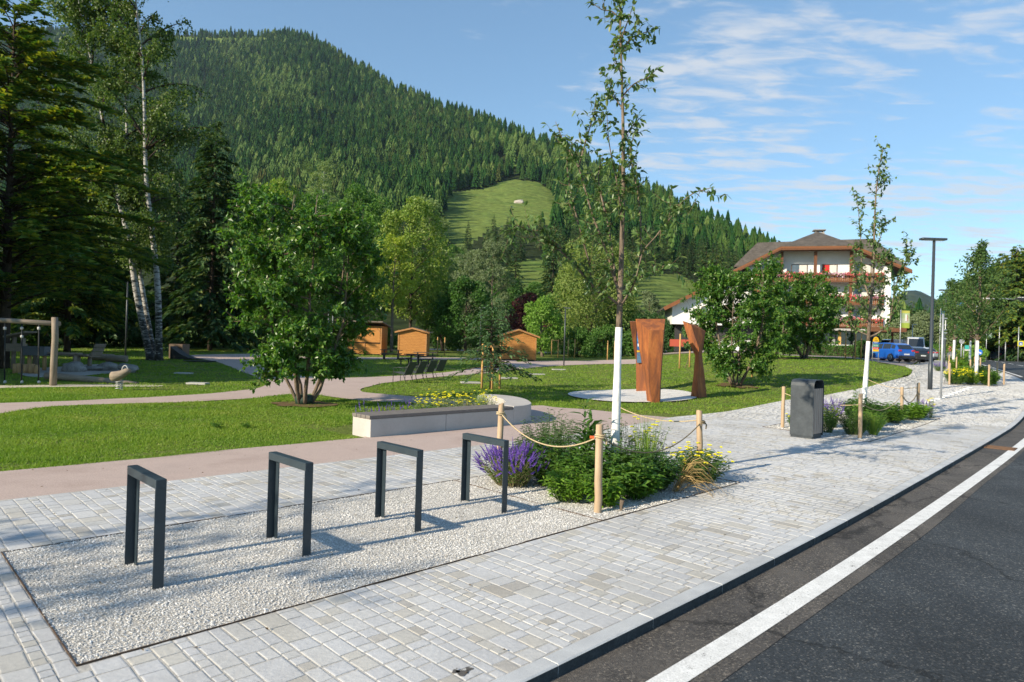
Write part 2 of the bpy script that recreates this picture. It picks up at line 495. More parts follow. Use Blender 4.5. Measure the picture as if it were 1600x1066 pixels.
road_wear(M_ROAD); road_wear(M_GUT)
M_CARPARK = rough_mat('car_park_asphalt', (.27, .235, .215), (.33, .285, .262), .5, .85, .25, fine=(30, .12))
M_LINE = rough_mat('road_paint', (.60, .60, .585), (.76, .76, .745), 9, .7, .3, fine=(70, .2), bmp=(60, .4, .006))
def worn(m):
    t = m.node_tree; b = [n for n in t.nodes if n.type == 'BSDF_PRINCIPLED'][0]; src = b.inputs['Base Color'].links[0].from_socket
    v = coords(t, True); n_ = noise_(t, v, 5.5, 6, .75); n2_ = noise_(t, v, 90, 3, .6); ad_ = nd(t, 'ShaderNodeMath', operation='MULTIPLY_ADD'); t.links.new(n2_.outputs['Fac'], ad_.inputs[0]); ad_.inputs[1].default_value = .45; t.links.new(n_.outputs['Fac'], ad_.inputs[2])
    r_ = ramp(t, ad_.outputs[0], [(.86, (0, 0, 0)), (.93, (1, 1, 1))]); mx = nd(t, 'ShaderNodeMix', data_type='RGBA'); t.links.new(r_.outputs[0], mx.inputs['Factor']); t.links.new(src, mx.inputs[6]); mx.inputs[7].default_value = (.13, .125, .12, 1); t.links.new(mx.outputs[2], b.inputs['Base Color'])
worn(M_LINE)
M_GRAVEL = rough_mat('white_gravel', (.54, .53, .51), (.68, .67, .65), 4, .9, .2, fine=(120, .25), bmp=(100, .7, .02))
M_JOINT = rough_mat('paving_joint_sand', (.405, .39, .36), (.475, .46, .43), 3, .92, .15, fine=(60, .2), bmp=(90, .5, .008))
M_EARTH = rough_mat('earth', (.045, .035, .022), (.085, .066, .042), 3, .95, .1, fine=(25, .4), bmp=(12, .8, .04))
M_LAWN = rough_mat('lawn_ground', (.075, .125, .022), (.13, .165, .034), .45, .9, .15, fine=(14, .45), bmp=(20, .9, .05), c3=(.11, .14, .028))
M_MEADOW = rough_mat('valley_meadow', (.085, .135, .030), (.15, .19, .045), .02, .95, .1, fine=(.4, .3))
def stain(t, v, col):
    """dirt: broad grey drifts and small dark spots"""
    n1_ = noise_(t, v, .45, 5, .62, .6); n2_ = noise_(t, v, 2.3, 4, .7)
    r1 = ramp(t, n1_.outputs['Fac'], [(.30, (.80, .79, .77)), (.55, (1, 1, 1))]); r2 = ramp(t, n2_.outputs['Fac'], [(.20, (.70, .68, .64)), (.36, (1, 1, 1))])
    a_ = nd(t, 'ShaderNodeVectorMath', operation='MULTIPLY'); t.links.new(col, a_.inputs[0]); t.links.new(r1.outputs[0], a_.inputs[1])
    b_ = nd(t, 'ShaderNodeVectorMath', operation='MULTIPLY'); t.links.new(a_.outputs[0], b_.inputs[0]); t.links.new(r2.outputs[0], b_.inputs[1])
    return b_.outputs[0]
def add_stain(m):
    t = m.node_tree; b = [n for n in t.nodes if n.type == 'BSDF_PRINCIPLED'][0]; l = b.inputs['Base Color'].links[0]; src = l.from_socket
    t.links.new(stain(t, coords(t, True), src), b.inputs['Base Color'])
def stone_mat(name):
    m, t, b, o = mat_new(name)
    g = nd(t, 'ShaderNodeNewGeometry'); oi = nd(t, 'ShaderNodeObjectInfo')
    a = nd(t, 'ShaderNodeMath', operation='ADD'); t.links.new(g.outputs['Random Per Island'], a.inputs[0]); t.links.new(oi.outputs['Random'], a.inputs[1])
    f = nd(t, 'ShaderNodeMath', operation='FRACT'); t.links.new(a.outputs[0], f.inputs[0])
    r = ramp(t, f.outputs[0], [(0, (.510, .515, .52)), (.30, (.480, .485, .495)), (.55, (.525, .527, .527)), (.76, (.50, .498, .487)), (.87, (.47, .458, .425)), (.94, (.485, .468, .43)), (.975, (.385, .365, .33)), (1, (.42, .405, .38))])
    v = coords(t, True)
    n = noise_(t, v, 26, 4, .65); n2 = noise_(t, v, 190, 2, .6); n5 = noise_(t, v, .7, 4, .6)
    s_ = nd(t, 'ShaderNodeMath', operation='ADD'); t.links.new(n.outputs['Fac'], s_.inputs[0]); t.links.new(n2.outputs['Fac'], s_.inputs[1])
    s2 = nd(t, 'ShaderNodeMath', operation='ADD'); t.links.new(s_.outputs[0], s2.inputs[0]); t.links.new(n5.outputs['Fac'], s2.inputs[1])
    mr_ = nd(t, 'ShaderNodeMapRange'); t.links.new(s2.outputs[0], mr_.inputs[0])
    mr_.inputs[1].default_value, mr_.inputs[2].default_value, mr_.inputs[3].default_value, mr_.inputs[4].default_value = 1.05, 1.95, .80, 1.18
    mx = nd(t, 'ShaderNodeVectorMath', operation='SCALE'); t.links.new(r.outputs[0], mx.inputs[0]); t.links.new(mr_.outputs[0], mx.inputs['Scale'])
    t.links.new(mx.outputs[0], b.inputs['Base Color'])
    b.inputs['Roughness'].default_value = .78; b.inputs['Specular IOR Level'].default_value = .3
    b1 = bump(t, b, n2.outputs['Fac'], .35, .005)
    bump(t, b, n.outputs['Fac'], .3, .012, b1)
    return m
M_SETT = stone_mat('granite_sett'); add_stain(M_SETT); add_stain(M_JOINT)
M_KERB = rough_mat('granite_kerb', (.43, .445, .46), (.52, .535, .545), 5, .75, .3, fine=(150, .14), bmp=(160, .3, .004)); add_stain(M_KERB)
M_KERB_FACE = rough_mat('dark_kerb_face', (.030, .036, .040), (.06, .066, .07), 6, .8, .3, fine=(60, .3))  # much darker tone for the road-side face of each kerb stone
M_STEEL_EDGE = rough_mat('rusty_edging', (.055, .038, .028), (.12, .08, .055), 8, .8, .3, metal=.2)

# ================================================================== layout in the street frame (a along the kerb, b towards the road)
KA = [-60, -3, 2.7, 4.2, 5.87, 8.58, 11.26, 14.16, 18.1, 21.2, 24.5, 30, 38, 46.2, 52.9, 64.9, 86, 116, 170]
KB = [-2.75, -2.55, -2.57, -2.58, -2.61, -2.70, -2.82, -2.96, -3.15, -3.32, -3.50, -4.0, -5.0, -6.55, -8.15, -11.3, -16.7, -24.5, -39]
_ka = np.linspace(-60, 170, 461); _kb = np.interp(_ka, KA, KB)
for _ in range(14):
    _kb[1:-1] = (_kb[:-2] + 2 * _kb[1:-1] + _kb[2:]) / 4
def kb(a): return np.interp(a, _ka, _kb)
BIA = [-60, 11.5, 13.65, 15.8, 18.3, 20.4, 23.3, 26.1, 31.2, 34.5, 38.4, 42, 45.0, 51.3, 55.2, 58, 66, 86, 120, 170]
BIB = [-9.1, -9.1, -9.45, -9.84, -9.55, -9.7, -9.93, -9.75, -9.75, -10.1, -10.6, -11.1, -11.73, -13.3, -14.75, -15.6, -16.9, -21.5, -29.5, -44]
def bi(a): return np.interp(a, BIA, BIB)
Q = lambda *p: np.array([AB(a, b)[:2] for a, b in p])
RACK_AREA = [(.95, -6.98), (.95, -4.36), (5.80, -4.42), (5.86, -6.99)]
BED1 = [(5.86, -6.99), (5.80, -4.42), (9.02, -4.47), (9.06, -6.99)]
BED2 = [(16.02, -7.40), (15.45, -4.80), (22.64, -5.14), (23.1, -7.55)]
BED3 = [(37.5, -8.4), (38.9, -6.5), (46.2, -7.9), (45.0, -10.0)]
BED4 = [(52.5, -11.6), (53.6, -9.8), (62, -11.9), (61, -13.8)]
BEDS_AB = [RACK_AREA, BED1, BED2, BED3, BED4]

def strip(name, a_vals, b_lo, b_hi, nb, lift, mat, parent=None, kind='structure'):
    """structured sheet between two curves b_lo(a) < b_hi(a)"""
    a_vals = np.asarray(a_vals, float)
    t = np.linspace(0, 1, nb + 1)
    bb = b_lo(a_vals)[:, None] * (1 - t) + b_hi(a_vals)[:, None] * t
    aa = np.repeat(a_vals[:, None], nb + 1, 1)
    x, y = ABv(aa, bb)
    z = hf(x, y) + lift
    n, k = aa.shape
    i = np.arange(n - 1)[:, None] * k; j = np.arange(k - 1)[None]
    f = np.stack([i + j, i + j + 1, i + k + j + 1, i + k + j], -1).reshape(-1, 4)[:, ::-1]
    mb = MB(); mb.add(np.stack([x, y, z], -1).reshape(-1, 3), f)
    o = mb.obj(name, mat, parent)
    if kind: o['kind'] = kind
    return o
A_FINE = np.concatenate([np.arange(-30, 60, .5), np.arange(60, 170, 2.)])

# valley floor, far out to the horizon
mb = MB()
rr = np.concatenate([[.01], np.geomspace(8, 7000, 46)]); th = np.linspace(0, 2 * math.pi, 97)[:-1]
R_, T_ = np.meshgrid(rr, th, indexing='ij')
X_, Y_ = R_ * np.sin(T_), R_ * np.cos(T_)
Z_ = hf(X_, np.minimum(Y_, 300)) - .55
n_, k_ = X_.shape
i = np.arange(n_ - 1)[:, None] * k_; j = np.arange(k_)[None]; jn = (j + 1) % k_
mb.add(np.stack([X_, Y_, Z_], -1).reshape(-1, 3), np.stack([i + j, i + jn, i + k_ + jn, i + k_ + j], -1).reshape(-1, 4)[:, ::-1])
tag(mb.obj('ground', M_MEADOW), kind='structure')

# lawn: everything on the park side of the pavement
a_l = np.concatenate([np.arange(-60, 70, 1.), np.arange(70, 170, 2.)])
s_l = np.concatenate([np.arange(0, 60, 1.), np.arange(60, 131, 3.)])
aa = np.repeat(a_l[:, None], len(s_l), 1); bb = kb(a_l)[:, None] - 5.6 - s_l[None]
x, y = ABv(aa, bb); z = hf(x, y) - .035
n_, k_ = aa.shape
i = np.arange(n_ - 1)[:, None] * k_; j = np.arange(k_ - 1)[None]
mb = MB(); mb.add(np.stack([x, y, z], -1).reshape(-1, 3), np.stack([i + j, i + j + 1, i + k_ + j + 1, i + k_ + j], -1).reshape(-1, 4))
tag(mb.obj('lawn', M_LAWN), kind='structure')

# ---- road, gutter, markings
ROADZ = -.066
road = strip('road', A_FINE, lambda a: kb(a) + .30, lambda a: kb(a) + 8.4, 10, ROADZ, M_ROAD)
strip('road_gutter', A_FINE, lambda a: kb(a) - .03, lambda a: kb(a) + .68 + .012 * np.sin(a * .9), 4, ROADZ + .004, M_GUT)
strip('road_edge_line', A_FINE[(A_FINE > -8) & (A_FINE < 34)], lambda a: kb(a) + .385 + .05 * _ss(6, 17, a), lambda a: kb(a) + .55 + .06 * _ss(6, 17, a), 1, ROADZ + .008, M_LINE)
strip('road_edge_line', A_FINE[(A_FINE > 52) & (A_FINE < 165)], lambda a: kb(a) + .45, lambda a: kb(a) + .60, 1, ROADZ + .008, M_LINE)
for a0 in np.arange(30, 160, 7.5):
    strip('road_centre_line', np.linspace(a0, a0 + 4.5, 6), lambda a: kb(a) + 4.0, lambda a: kb(a) + 4.15, 1, ROADZ + .008, M_LINE)
strip('far_pavement', A_FINE, lambda a: kb(a) + 8.4, lambda a: kb(a) + 10.4, 2, -.01, rough_mat('far_pavement_asphalt', (.25, .24, .23), (.32, .31, .30), .6, .9, .2))
strip('verge', A_FINE, lambda a: kb(a) + 10.4, lambda a: kb(a) + 60, 14, .0, M_LAWN)

# ---- kerb of granite stones
kerb = strip('kerb', A_FINE, lambda a: kb(a) - .125, lambda a: kb(a) - .02, 1, -.06, M_KERB)
a = -4.0
n_kerb = 0
while a < 100:
    L = 1.0 if a < 60 else 2.0
    a0, a1 = a + .003, a + L - .003
    pts = [(a0, kb(a0) - .13), (a0, kb(a0)), (a1, kb(a1)), (a1, kb(a1) - .13)]
    c = AB(a + L / 2, kb(a + L / 2) - .065)
    top = [AB(*p) - c + np.array([0, 0, .002 + random.uniform(-.0015, .0015)]) for p in pts]
    ins = [AB(p[0] + (.004 if k in (0, 1) else -.004), p[1] + (.01 if k in (0, 3) else -.012)) - c + np.array([0, 0, .008]) for k, p in enumerate(pts)]
    bot = [t_ - np.array([0, 0, .17]) for t_ in top]
    v = np.array(bot + top + ins)
    f = [(0, 1, 5, 4), (1, 2, 6, 5), (2, 3, 7, 6), (3, 0, 4, 7), (4, 5, 9, 8), (5, 6, 10, 9), (6, 7, 11, 10), (7, 4, 8, 11), (8, 9, 10, 11)]
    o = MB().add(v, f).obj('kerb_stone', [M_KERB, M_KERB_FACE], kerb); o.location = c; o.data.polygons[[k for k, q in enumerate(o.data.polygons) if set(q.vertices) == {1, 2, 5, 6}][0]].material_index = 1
    a += L; n_kerb += 1

# ---- pavement of granite setts, joints below
pavement = strip('pavement', A_FINE, lambda a: bi(a) - .02, lambda a: kb(a) - .12, 8, -.0036, M_JOINT)
def clip_half(poly, n, d):
    """keep the part with n.p <= d"""
    out_ = []
    for i in range(len(poly)):
        p, q = poly[i], poly[(i + 1) % len(poly)]
        sp_, sq = n[0] * p[0] + n[1] * p[1] - d, n[0] * q[0] + n[1] * q[1] - d
        if sp_ <= 0: out_.append(p)
        if (sp_ < 0 < sq) or (sq < 0 < sp_):
            t = sp_ / (sp_ - sq)
            out_.append((p[0] + t * (q[0] - p[0]), p[1] + t * (q[1] - p[1])))
    return out_
def poly_area(p): return abs(sum(p[i][0] * p[(i + 1) % len(p)][1] - p[(i + 1) % len(p)][0] * p[i][1] for i in range(len(p)))) / 2
def ccw(q):
    s = sum(q[i][0] * q[(i + 1) % len(q)][1] - q[(i + 1) % len(q)][0] * q[i][1] for i in range(len(q)))
    return q if s > 0 else q[::-1]
BED_E = []
for q in BEDS_AB:
    q = ccw(q); e = []
    for i in range(4):
        p0, p1 = q[i], q[(i + 1) % 4]
        n = np.array([p1[1] - p0[1], -(p1[0] - p0[0])]); n /= np.linalg.norm(n)
        e.append((n, float(n @ np.array(p0))))
    BED_E.append(e)
rs = random.Random(3)
stones = []           # (poly in ab, centre ab, unclipped size or None)
a = -3.2
while a < 62:
    wa = rs.choice([.08, .10, .12, .13, .15, .15, .17, .20]) * (1 if a < 30 else 1.25)
    j = .013 if a < 16 else .008
    b = -17.5 + rs.uniform(0, .2)
    ac = a + wa / 2
    b_hi, b_lo = float(kb(ac)) - .13, float(bi(ac))
    b = b_lo - rs.uniform(.02, .25)
    while b < b_hi:
        lb = wa * rs.choice([.75, 1.0, 1.0, 1.25, 1.5, 1.7]) if rs.random() > .1 else wa * .5
        lb = min(max(lb, .09), .36) * (1 if a < 30 else 1.25)
        c = (ac, b + lb / 2)
        pieces = [(a, b, wa, lb)]
        if wa >= .20 and rs.random() < .25:                       # two smaller stones side by side
            k = rs.uniform(.4, .6); pieces = [(a, b, wa * k, lb), (a + wa * k, b, wa * (1 - k), lb)]
        for (pa, pb, da, db) in pieces:
            poly = [(pa + j / 2, pb + j / 2), (pa + da - j / 2, pb + j / 2), (pa + da - j / 2, pb + db - j / 2), (pa + j / 2, pb + db - j / 2)]
            full = True
            cc = (pa + da / 2, pb + db / 2)
            # kerb and inner edge
            for (fn, sgn, off) in ((kb, 1, -.137), (bi, -1, 0)):
                y0, y1 = float(fn(pa)) + off, float(fn(pa + da)) + off
                n = np.array([-(y1 - y0), da]) * sgn; n /= np.linalg.norm(n)
                d = float(n @ np.array((pa, y0)))
                if any(n @ np.array(p) > d for p in poly):
                    poly = clip_half(poly, n, d - .004); full = False
            for e in BED_E:
                if len(poly) < 3: break
                dd = [float(n @ np.array(cc)) - d for n, d in e]
                k = int(np.argmax(dd))
                if dd[k] > .4: continue
                n, d = e[k]
                if any(n @ np.array(p) < d + .006 for p in poly):
                    # all corners beyond the edge line or clipped to it
                    others = [float(n2 @ np.array(cc)) - d2 for kk, (n2, d2) in enumerate(e) if kk != k]
                    poly = clip_half(poly, -n, -(d + .010)); full = False
            if len(poly) >= 3 and poly_area(poly) > .0022:
                stones.append((poly, cc, (da - j, db - j) if full else None))
        b += lb
    a += wa
def score(c):
    p = AB(*c); x_, y_, z_ = proj(p)
    if z_ < .5 or not (-20 < x_ < 1620 and -10 < y_ < 1080): return 1e9
    return math.hypot(p[0], p[1])
order = sorted(range(len(stones)), key=lambda k: score(stones[k][1]))
near = set(order[:300])
# one stone: chamfered block; unit size, four slightly different shapes
def stone_geo(poly, zt, rs_, c=(0, 0), jit=.006):
    n = len(poly); pa_ = np.array(poly) - np.array(c)
    pa_ = pa_ + np.array([[rs_.uniform(-jit, jit), rs_.uniform(-jit, jit)] for _ in range(n)])
    cen = pa_.mean(0)
    ins = np.array([p + (cen - p) / (np.linalg.norm(cen - p) + 1e-9) * .014 for p in pa_])
    tx, ty = rs_.uniform(-.004, .004), rs_.uniform(-.004, .004)
    def z(p, h): return h + tx * (p[0] - cen[0]) + ty * (p[1] - cen[1])
    v = [(p[0], p[1], -.03) for p in pa_] + [(p[0], p[1], z(p, zt - .0014)) for p in pa_] + [(p[0], p[1], z(p, zt)) for p in ins]
    f = [(i, (i + 1) % n, n + (i + 1) % n, n + i) for i in range(n)] + [(n + i, n + (i + 1) % n, 2 * n + (i + 1) % n, 2 * n + i) for i in range(n)] + [tuple(range(2 * n, 3 * n))]
    return np.array(v), f
def street_to_world(v):
    x, y = ABv(v[:, 1], v[:, 0])
    return np.stack([x, y, v[:, 2]], -1)
units = []
for k in range(6):
    v, f = stone_geo([(-.1, -.1), (.1, -.1), (.1, .1), (-.1, .1)], 0, rs)
    units.append(MB().add(v, f).mesh('paving_stone', M_SETT))
mass = MB()
for k, (poly, c, full) in enumerate(stones):
    zt = rs.uniform(-.0010, .0008) * (1 if c[0] < 14 else .3)
    pw = AB(*c)
    if k in near and full:
        o = bpy.data.objects.new('paving_stone', rs.choice(units)); link(o, pavement)
        o.location = (pw[0], pw[1], pw[2] + zt); o.rotation_euler = (rs.uniform(-.006, .006), rs.uniform(-.006, .006), RZ + rs.uniform(-.012, .012))
        o.scale = (full[1] / .2, full[0] / .2, 1)
    else:
        pl = ccw([(q[1], q[0]) for q in poly])
        v, f = stone_geo(pl, zt, rs)
        v = street_to_world(v); v[:, 2] += pw[2]
        if k in near:
            v = v - pw
            o = MB().add(v, f).obj('paving_stone', M_SETT, pavement); o.location = pw
        else:
            mass.add(v, f)
tag(mass.obj('sett_paving', M_SETT, pavement), kind='stuff')
# pale row of long stones that marks the crossing line on the pavement
M_PALE = rough_mat('pale_granite', (.60, .60, .60), (.68, .68, .67), 6, .8, .2, fine=(120, .08))
a = 25.6
while a < 36.5:
    b = -6.62 - .055 * (a - 26.5)
    o = MB().box((0, 0, 0), (.22, .88, .06)).obj('stripe_stone', M_PALE, pavement, bevel=.006)
    o.location = AB(a + .45, b, -.022); o.rotation_euler = (0, 0, RZ + .055)
    a += .9
print('stones', len(stones))

# ---- park paths
P_FRONT = [AB(-40, -9.1)[:2], AB(11.5, -9.1)[:2], AB(13.65, -9.45)[:2], AB(15.85, -9.83)[:2]]
P_FRONT_UP = [G(990, 647)[:2], G(928, 640)[:2], G(871, 636)[:2], G(838, 633)[:2], AB(12.6, -13.6)[:2], AB(12.2, -13.2)[:2], AB(11.0, -12.1)[:2], AB(7.35, -11.25)[:2], AB(7.0, -11.06)[:2], AB(5.2, -11.12)[:2], AB(4.0, -11.05)[:2], AB(2.2, -11.05)[:2], AB(1.4, -11.0)[:2], AB(-40, -11.0)[:2]]
def wobble(p, amp, f=1.7):
    p = np.asarray(p, float)
    return p + amp * np.stack([np.sin(p[:, 0] * f + p[:, 1] * 2.3), np.cos(p[:, 1] * f * 1.3 + p[:, 0])], -1)
front_up = smooth_poly(P_FRONT_UP, False, 8)
front_poly = np.vstack([np.array(P_FRONT), wobble(front_up, .025)])
sheet('path', front_poly, -.012, M_PATH, 1.0)
S2_PX = [(0, 629), (141, 624), (282, 617), (338, 613), (394, 607), (418, 600), (408, 592), (378, 580), (335, 564), (285, 556.5), (330, 553.5), (420, 553), (400, 559), (398, 565), (412, 571), (438, 577), (470, 585), (501, 589.5), (552, 589.5), (615, 587), (679, 583), (740, 575.5), (783, 567.5), (835, 564), (905, 563.7), (950, 562.4), (1000, 561.3), (1000, 567.5), (946, 568.3), (880, 570.8), (838, 573.5), (781, 580), (740, 584.5), (679, 589), (615, 596), (590, 600), (566, 606.5), (567, 611.5), (600, 615), (643, 618.5), (770, 629), (838, 633.5), (858, 634.5), (838, 645), (700, 633), (646, 628.5), (587, 627), (552, 623.5), (491, 616), (451, 615.5), (400, 621), (366, 623), (282, 627.6), (197, 629.5), (84, 634), (0, 644.5)]
s2 = [G(*p)[:2] for p in S2_PX]
s2 = [G(0, 644.5)[:2] + (G(0, 644.5)[:2] - G(84, 634)[:2]) * 6, G(0, 629)[:2] + (G(0, 629)[:2] - G(141, 624)[:2]) * 4] + s2
back_poly = wobble(smooth_poly(s2, True, 4), .03)
sheet('path', back_poly, -.016, M_PATH, 1.5)
S3 = [(392, 556), (489, 557.3), (640, 558.3), (740, 558.8), (800, 562), (800, 566), (735, 562), (640, 561.2), (489, 560.5), (395, 560)]
third_poly = smooth_poly([G(*p)[:2] for p in S3], True, 4)
sheet('path', third_poly, -.020, M_PATH, 1.5)
S4 = [(640, 543.8), (760, 547.5), (860, 550), (860, 551.5), (760, 549.3), (640, 545.6)]
sheet('path', [G(*p)[:2] for p in S4], -.022, M_PATH, 2)
CARP = [AB(a, b)[:2] for a, b in ((55.4, -16.6), (55.3, -14.85), (58.2, -15.7), (66, -17.1), (86, -21.7), (100, -25), (100, -62), (66, -48), (60, -32), (57.5, -20))]
sheet('car_park', CARP, .012, M_CARPARK, 2)
# round gravel pad under the steel sculptures
CIR_C = np.array([4.5, 25.0])
CIRC = [CIR_C + np.array([2.35 * math.cos(t), 2.85 * math.sin(t)]) for t in np.linspace(0, 2 * math.pi, 48, endpoint=False)]
sheet('gravel_pad', CIRC, .012, M_GRAVEL, .5)
# sandy play surfaces
M_SAND = rough_mat('play_sand', (.30, .28, .25), (.42, .40, .36), .9, .95, .1, fine=(20, .15))
SAND = smooth_poly([G(*p)[:2] for p in ((30, 577), (90, 573), (150, 569), (205, 572), (215, 578), (160, 584), (90, 589), (40, 587))], True, 5)
sheet('sand_pit', SAND, -.010, M_SAND, 1.0)
CHIPS = smooth_poly([G(*p)[:2] for p in ((-60, 603), (30, 601.5), (130, 600.5), (240, 601), (246, 603.5), (150, 603.8), (60, 604.5), (-60, 607))], True, 5)
M_CHIP = rough_mat('wood_chips', (.40, .35, .26), (.55, .50, .40), 6, .95, .1, fine=(40, .3))
sheet('chip_strip', CHIPS, -.010, M_CHIP, 1.0)

# ---- gravel beds with steel edging
def edging(q, name='steel_edging', lab=None):
    """thin rusty edging plate round a bed: four lengths"""
    for i in range(4):
        p0, p1 = q[i], q[(i + 1) % 4]
        n = max(2, int(math.dist(p0, p1) / .6))
        m = MB()
        for k in range(n):
            s0, s1 = k / n, (k + 1) / n
            w0 = AB(p0[0] + (p1[0] - p0[0]) * s0, p0[1] + (p1[1] - p0[1]) * s0, -.035); w1 = AB(p0[0] + (p1[0] - p0[0]) * s1, p0[1] + (p1[1] - p0[1]) * s1, -.035)
            m.beam(w0, w1, .007, .082 + .005 * math.sin(k * 2.1 + i))
        yield m
for q, nm in ((RACK_AREA, 'gravel_area'), (BED1, 'planting_bed'), (BED2, 'planting_bed'), (BED3, 'planting_bed'), (BED4, 'planting_bed')):
    s = sheet(nm, Q(*q), -.004, M_GRAVEL, .5)
    for k, m in enumerate(edging(q)):
        if nm == 'planting_bed' and q is BED1 and k == 0: continue          # shared with the rack area
        m.obj('edging', M_STEEL_EDGE, s)
def pebbles(name, quad, n, size, parent=None, mat=None, thin=None):
    q = Q(*quad); x0, y0 = q.min(0); x1, y1 = q.max(0)
    x = RNG.uniform(x0, x1, n * 2); y = RNG.uniform(y0, y1, n * 2)
    k = inside(q, x, y); x, y = x[k][:n], y[k][:n]
    n = len(x)
    s_ = size * RNG.lognormal(0, .32, n)
    base = np.array([(1, 0, 0), (-.1, .95, .05), (-1, .05, 0), (0, -.9, -.05), (.1, .05, .42), (0, 0, -.5)])
    f0 = np.array([(0, 1, 4), (1, 2, 4), (2, 3, 4), (3, 0, 4)])
    ang = RNG.uniform(0, 2 * math.pi, n); ca, sa = np.cos(ang), np.sin(ang)
    v = base[None] * s_[:, None, None] * .5 * RNG.uniform(.7, 1.3, (n, 6, 1))
    tl = RNG.normal(0, .24, (n, 2))
    v[:, :, 2] += v[:, :, 0] * tl[:, :1] + v[:, :, 1] * tl[:, 1:]
    vx = v[:, :, 0] * ca[:, None] - v[:, :, 1] * sa[:, None]; vy = v[:, :, 0] * sa[:, None] + v[:, :, 1] * ca[:, None]
    V = np.stack([vx + x[:, None], vy + y[:, None], v[:, :, 2] + (hf(x, y) - .002 + RNG.uniform(-.004, .006, n))[:, None]], -1)
    F = (np.arange(n)[:, None, None] * 6 + f0[None]).reshape(-1, 3)
    o = MB().add(V.reshape(-1, 3), F).obj(name, mat, parent)
    return tag(o, kind='stuff')
def pebble_mat():
    m, t, b, o = mat_new('pebble')
    g = nd(t, 'ShaderNodeNewGeometry')
    r = ramp(t, g.outputs['Random Per Island'], [(0, (.50, .49, .48)), (.12, (.62, .615, .60)), (.55, (.70, .69, .675)), (.85, (.64, .62, .57)), (.95, (.56, .52, .46)), (.99, (.42, .39, .35)), (1, (.25, .22, .19))])
    n = noise_(t, coords(t, True), 1.1, 4)
    mr_ = nd(t, 'ShaderNodeMapRange'); t.links.new(n.outputs['Fac'], mr_.inputs[0])
    mr_.inputs[1].default_value, mr_.inputs[2].default_value, mr_.inputs[3].default_value, mr_.inputs[4].default_value = .3, .7, .86, 1.08
    mx = nd(t, 'ShaderNodeVectorMath', operation='SCALE'); t.links.new(r.outputs[0], mx.inputs[0]); t.links.new(mr_.outputs[0], mx.inputs['Scale'])
    t.links.new(mx.outputs[0], b.inputs['Base Color'])
    b.inputs['Roughness'].default_value = .85; b.inputs['Specular IOR Level'].default_value = .2
    return m
M_PEB = pebble_mat()
pebbles('gravel', RACK_AREA, 125000, .0108, mat=M_PEB)
pebbles('gravel', BED1, 34000, .0145, mat=M_PEB)
pebbles('gravel', BED2, 9000, .03, mat=M_PEB)

# ---- grass blades (density falls with distance)
M_GRASS = leaf_mat('grass_blade', [(.060, .125, .014), (.090, .165, .018), (.125, .20, .024), (.165, .215, .036), (.24, .21, .08)], .38, .6, patch=(.45, 1.1))
PLANTER_AB = [(7.0, -11.0), (12.8, -11.0), (12.8, -13.9), (9.0, -13.6), (7.0, -12.6)]
def grass(name, n, y0, y1, u0, u1, h, keep):
    u = RNG.uniform(u0, u1, n); y = np.exp(RNG.uniform(math.log(y0), math.log(y1), n)); x = u * y
    k = keep(x, y); x, y = x[k], y[k]; n = len(x)
    z = hf(x, y) - .04
    # four blades per tuft
    m = 4
    x = np.repeat(x, m) + RNG.normal(0, .018, n * m) * np.repeat(np.maximum(1, y / 10), m); yy = np.repeat(y, m); y2 = yy + RNG.normal(0, .018, n * m) * np.maximum(1, yy / 10); z = np.repeat(z, m)
    hh = h * RNG.uniform(.5, 1.25, n * m) * (1 + .35 * np.sin(x * 1.7 + np.sin(y2 * 1.3) * 2))
    ww = .0065 * np.maximum(1, yy / 9) * RNG.uniform(.7, 1.4, n * m)
    an = RNG.uniform(0, 2 * math.pi, n * m)
    lx, ly = RNG.normal(0, .55, n * m) * hh, RNG.normal(0, .55, n * m) * hh
    c, s = np.cos(an) * ww, np.sin(an) * ww
    V = np.stack([np.stack([x - c, y2 - s, z], -1), np.stack([x + c, y2 + s, z], -1), np.stack([x + lx, y2 + ly, z + hh], -1)], 1)
    F = np.arange(n * m * 3).reshape(-1, 3)
    return tag(MB().add(V.reshape(-1, 3), F).obj(name, M_GRASS), kind='stuff')
def on_lawn(x, y):
    n = len(x)
    # ragged edges and thin spots
    thin = np.sin(x * 1.3 + np.sin(y * .9) * 1.7) * np.sin(y * 1.1 + np.cos(x * .8) * 1.5)
    sel = (thin < .80) | (RNG.random(n) < .35)
    x = x + RNG.normal(0, .045, n); y = y + RNG.normal(0, .045, n)
    a = x * AV[0] + y * AV[1]; b = x * BV[0] + y * BV[1]
    k = sel & (b < np.where(a < 12, -11.02, bi(a) - .0) + .02)
    for p in (front_poly, back_poly, third_poly, CIRC, CARP, SAND):
        k &= ~inside(p, x, y)
    k &= ~inside([(q[0], q[1]) for q in Q(*PLANTER_AB)], x, y)
    return k
grass('grass', 95000, 8.5, 22, -.95, .1, .042, on_lawn)
grass('grass', 52000, 19, 66, -.75, .62, .055, on_lawn)

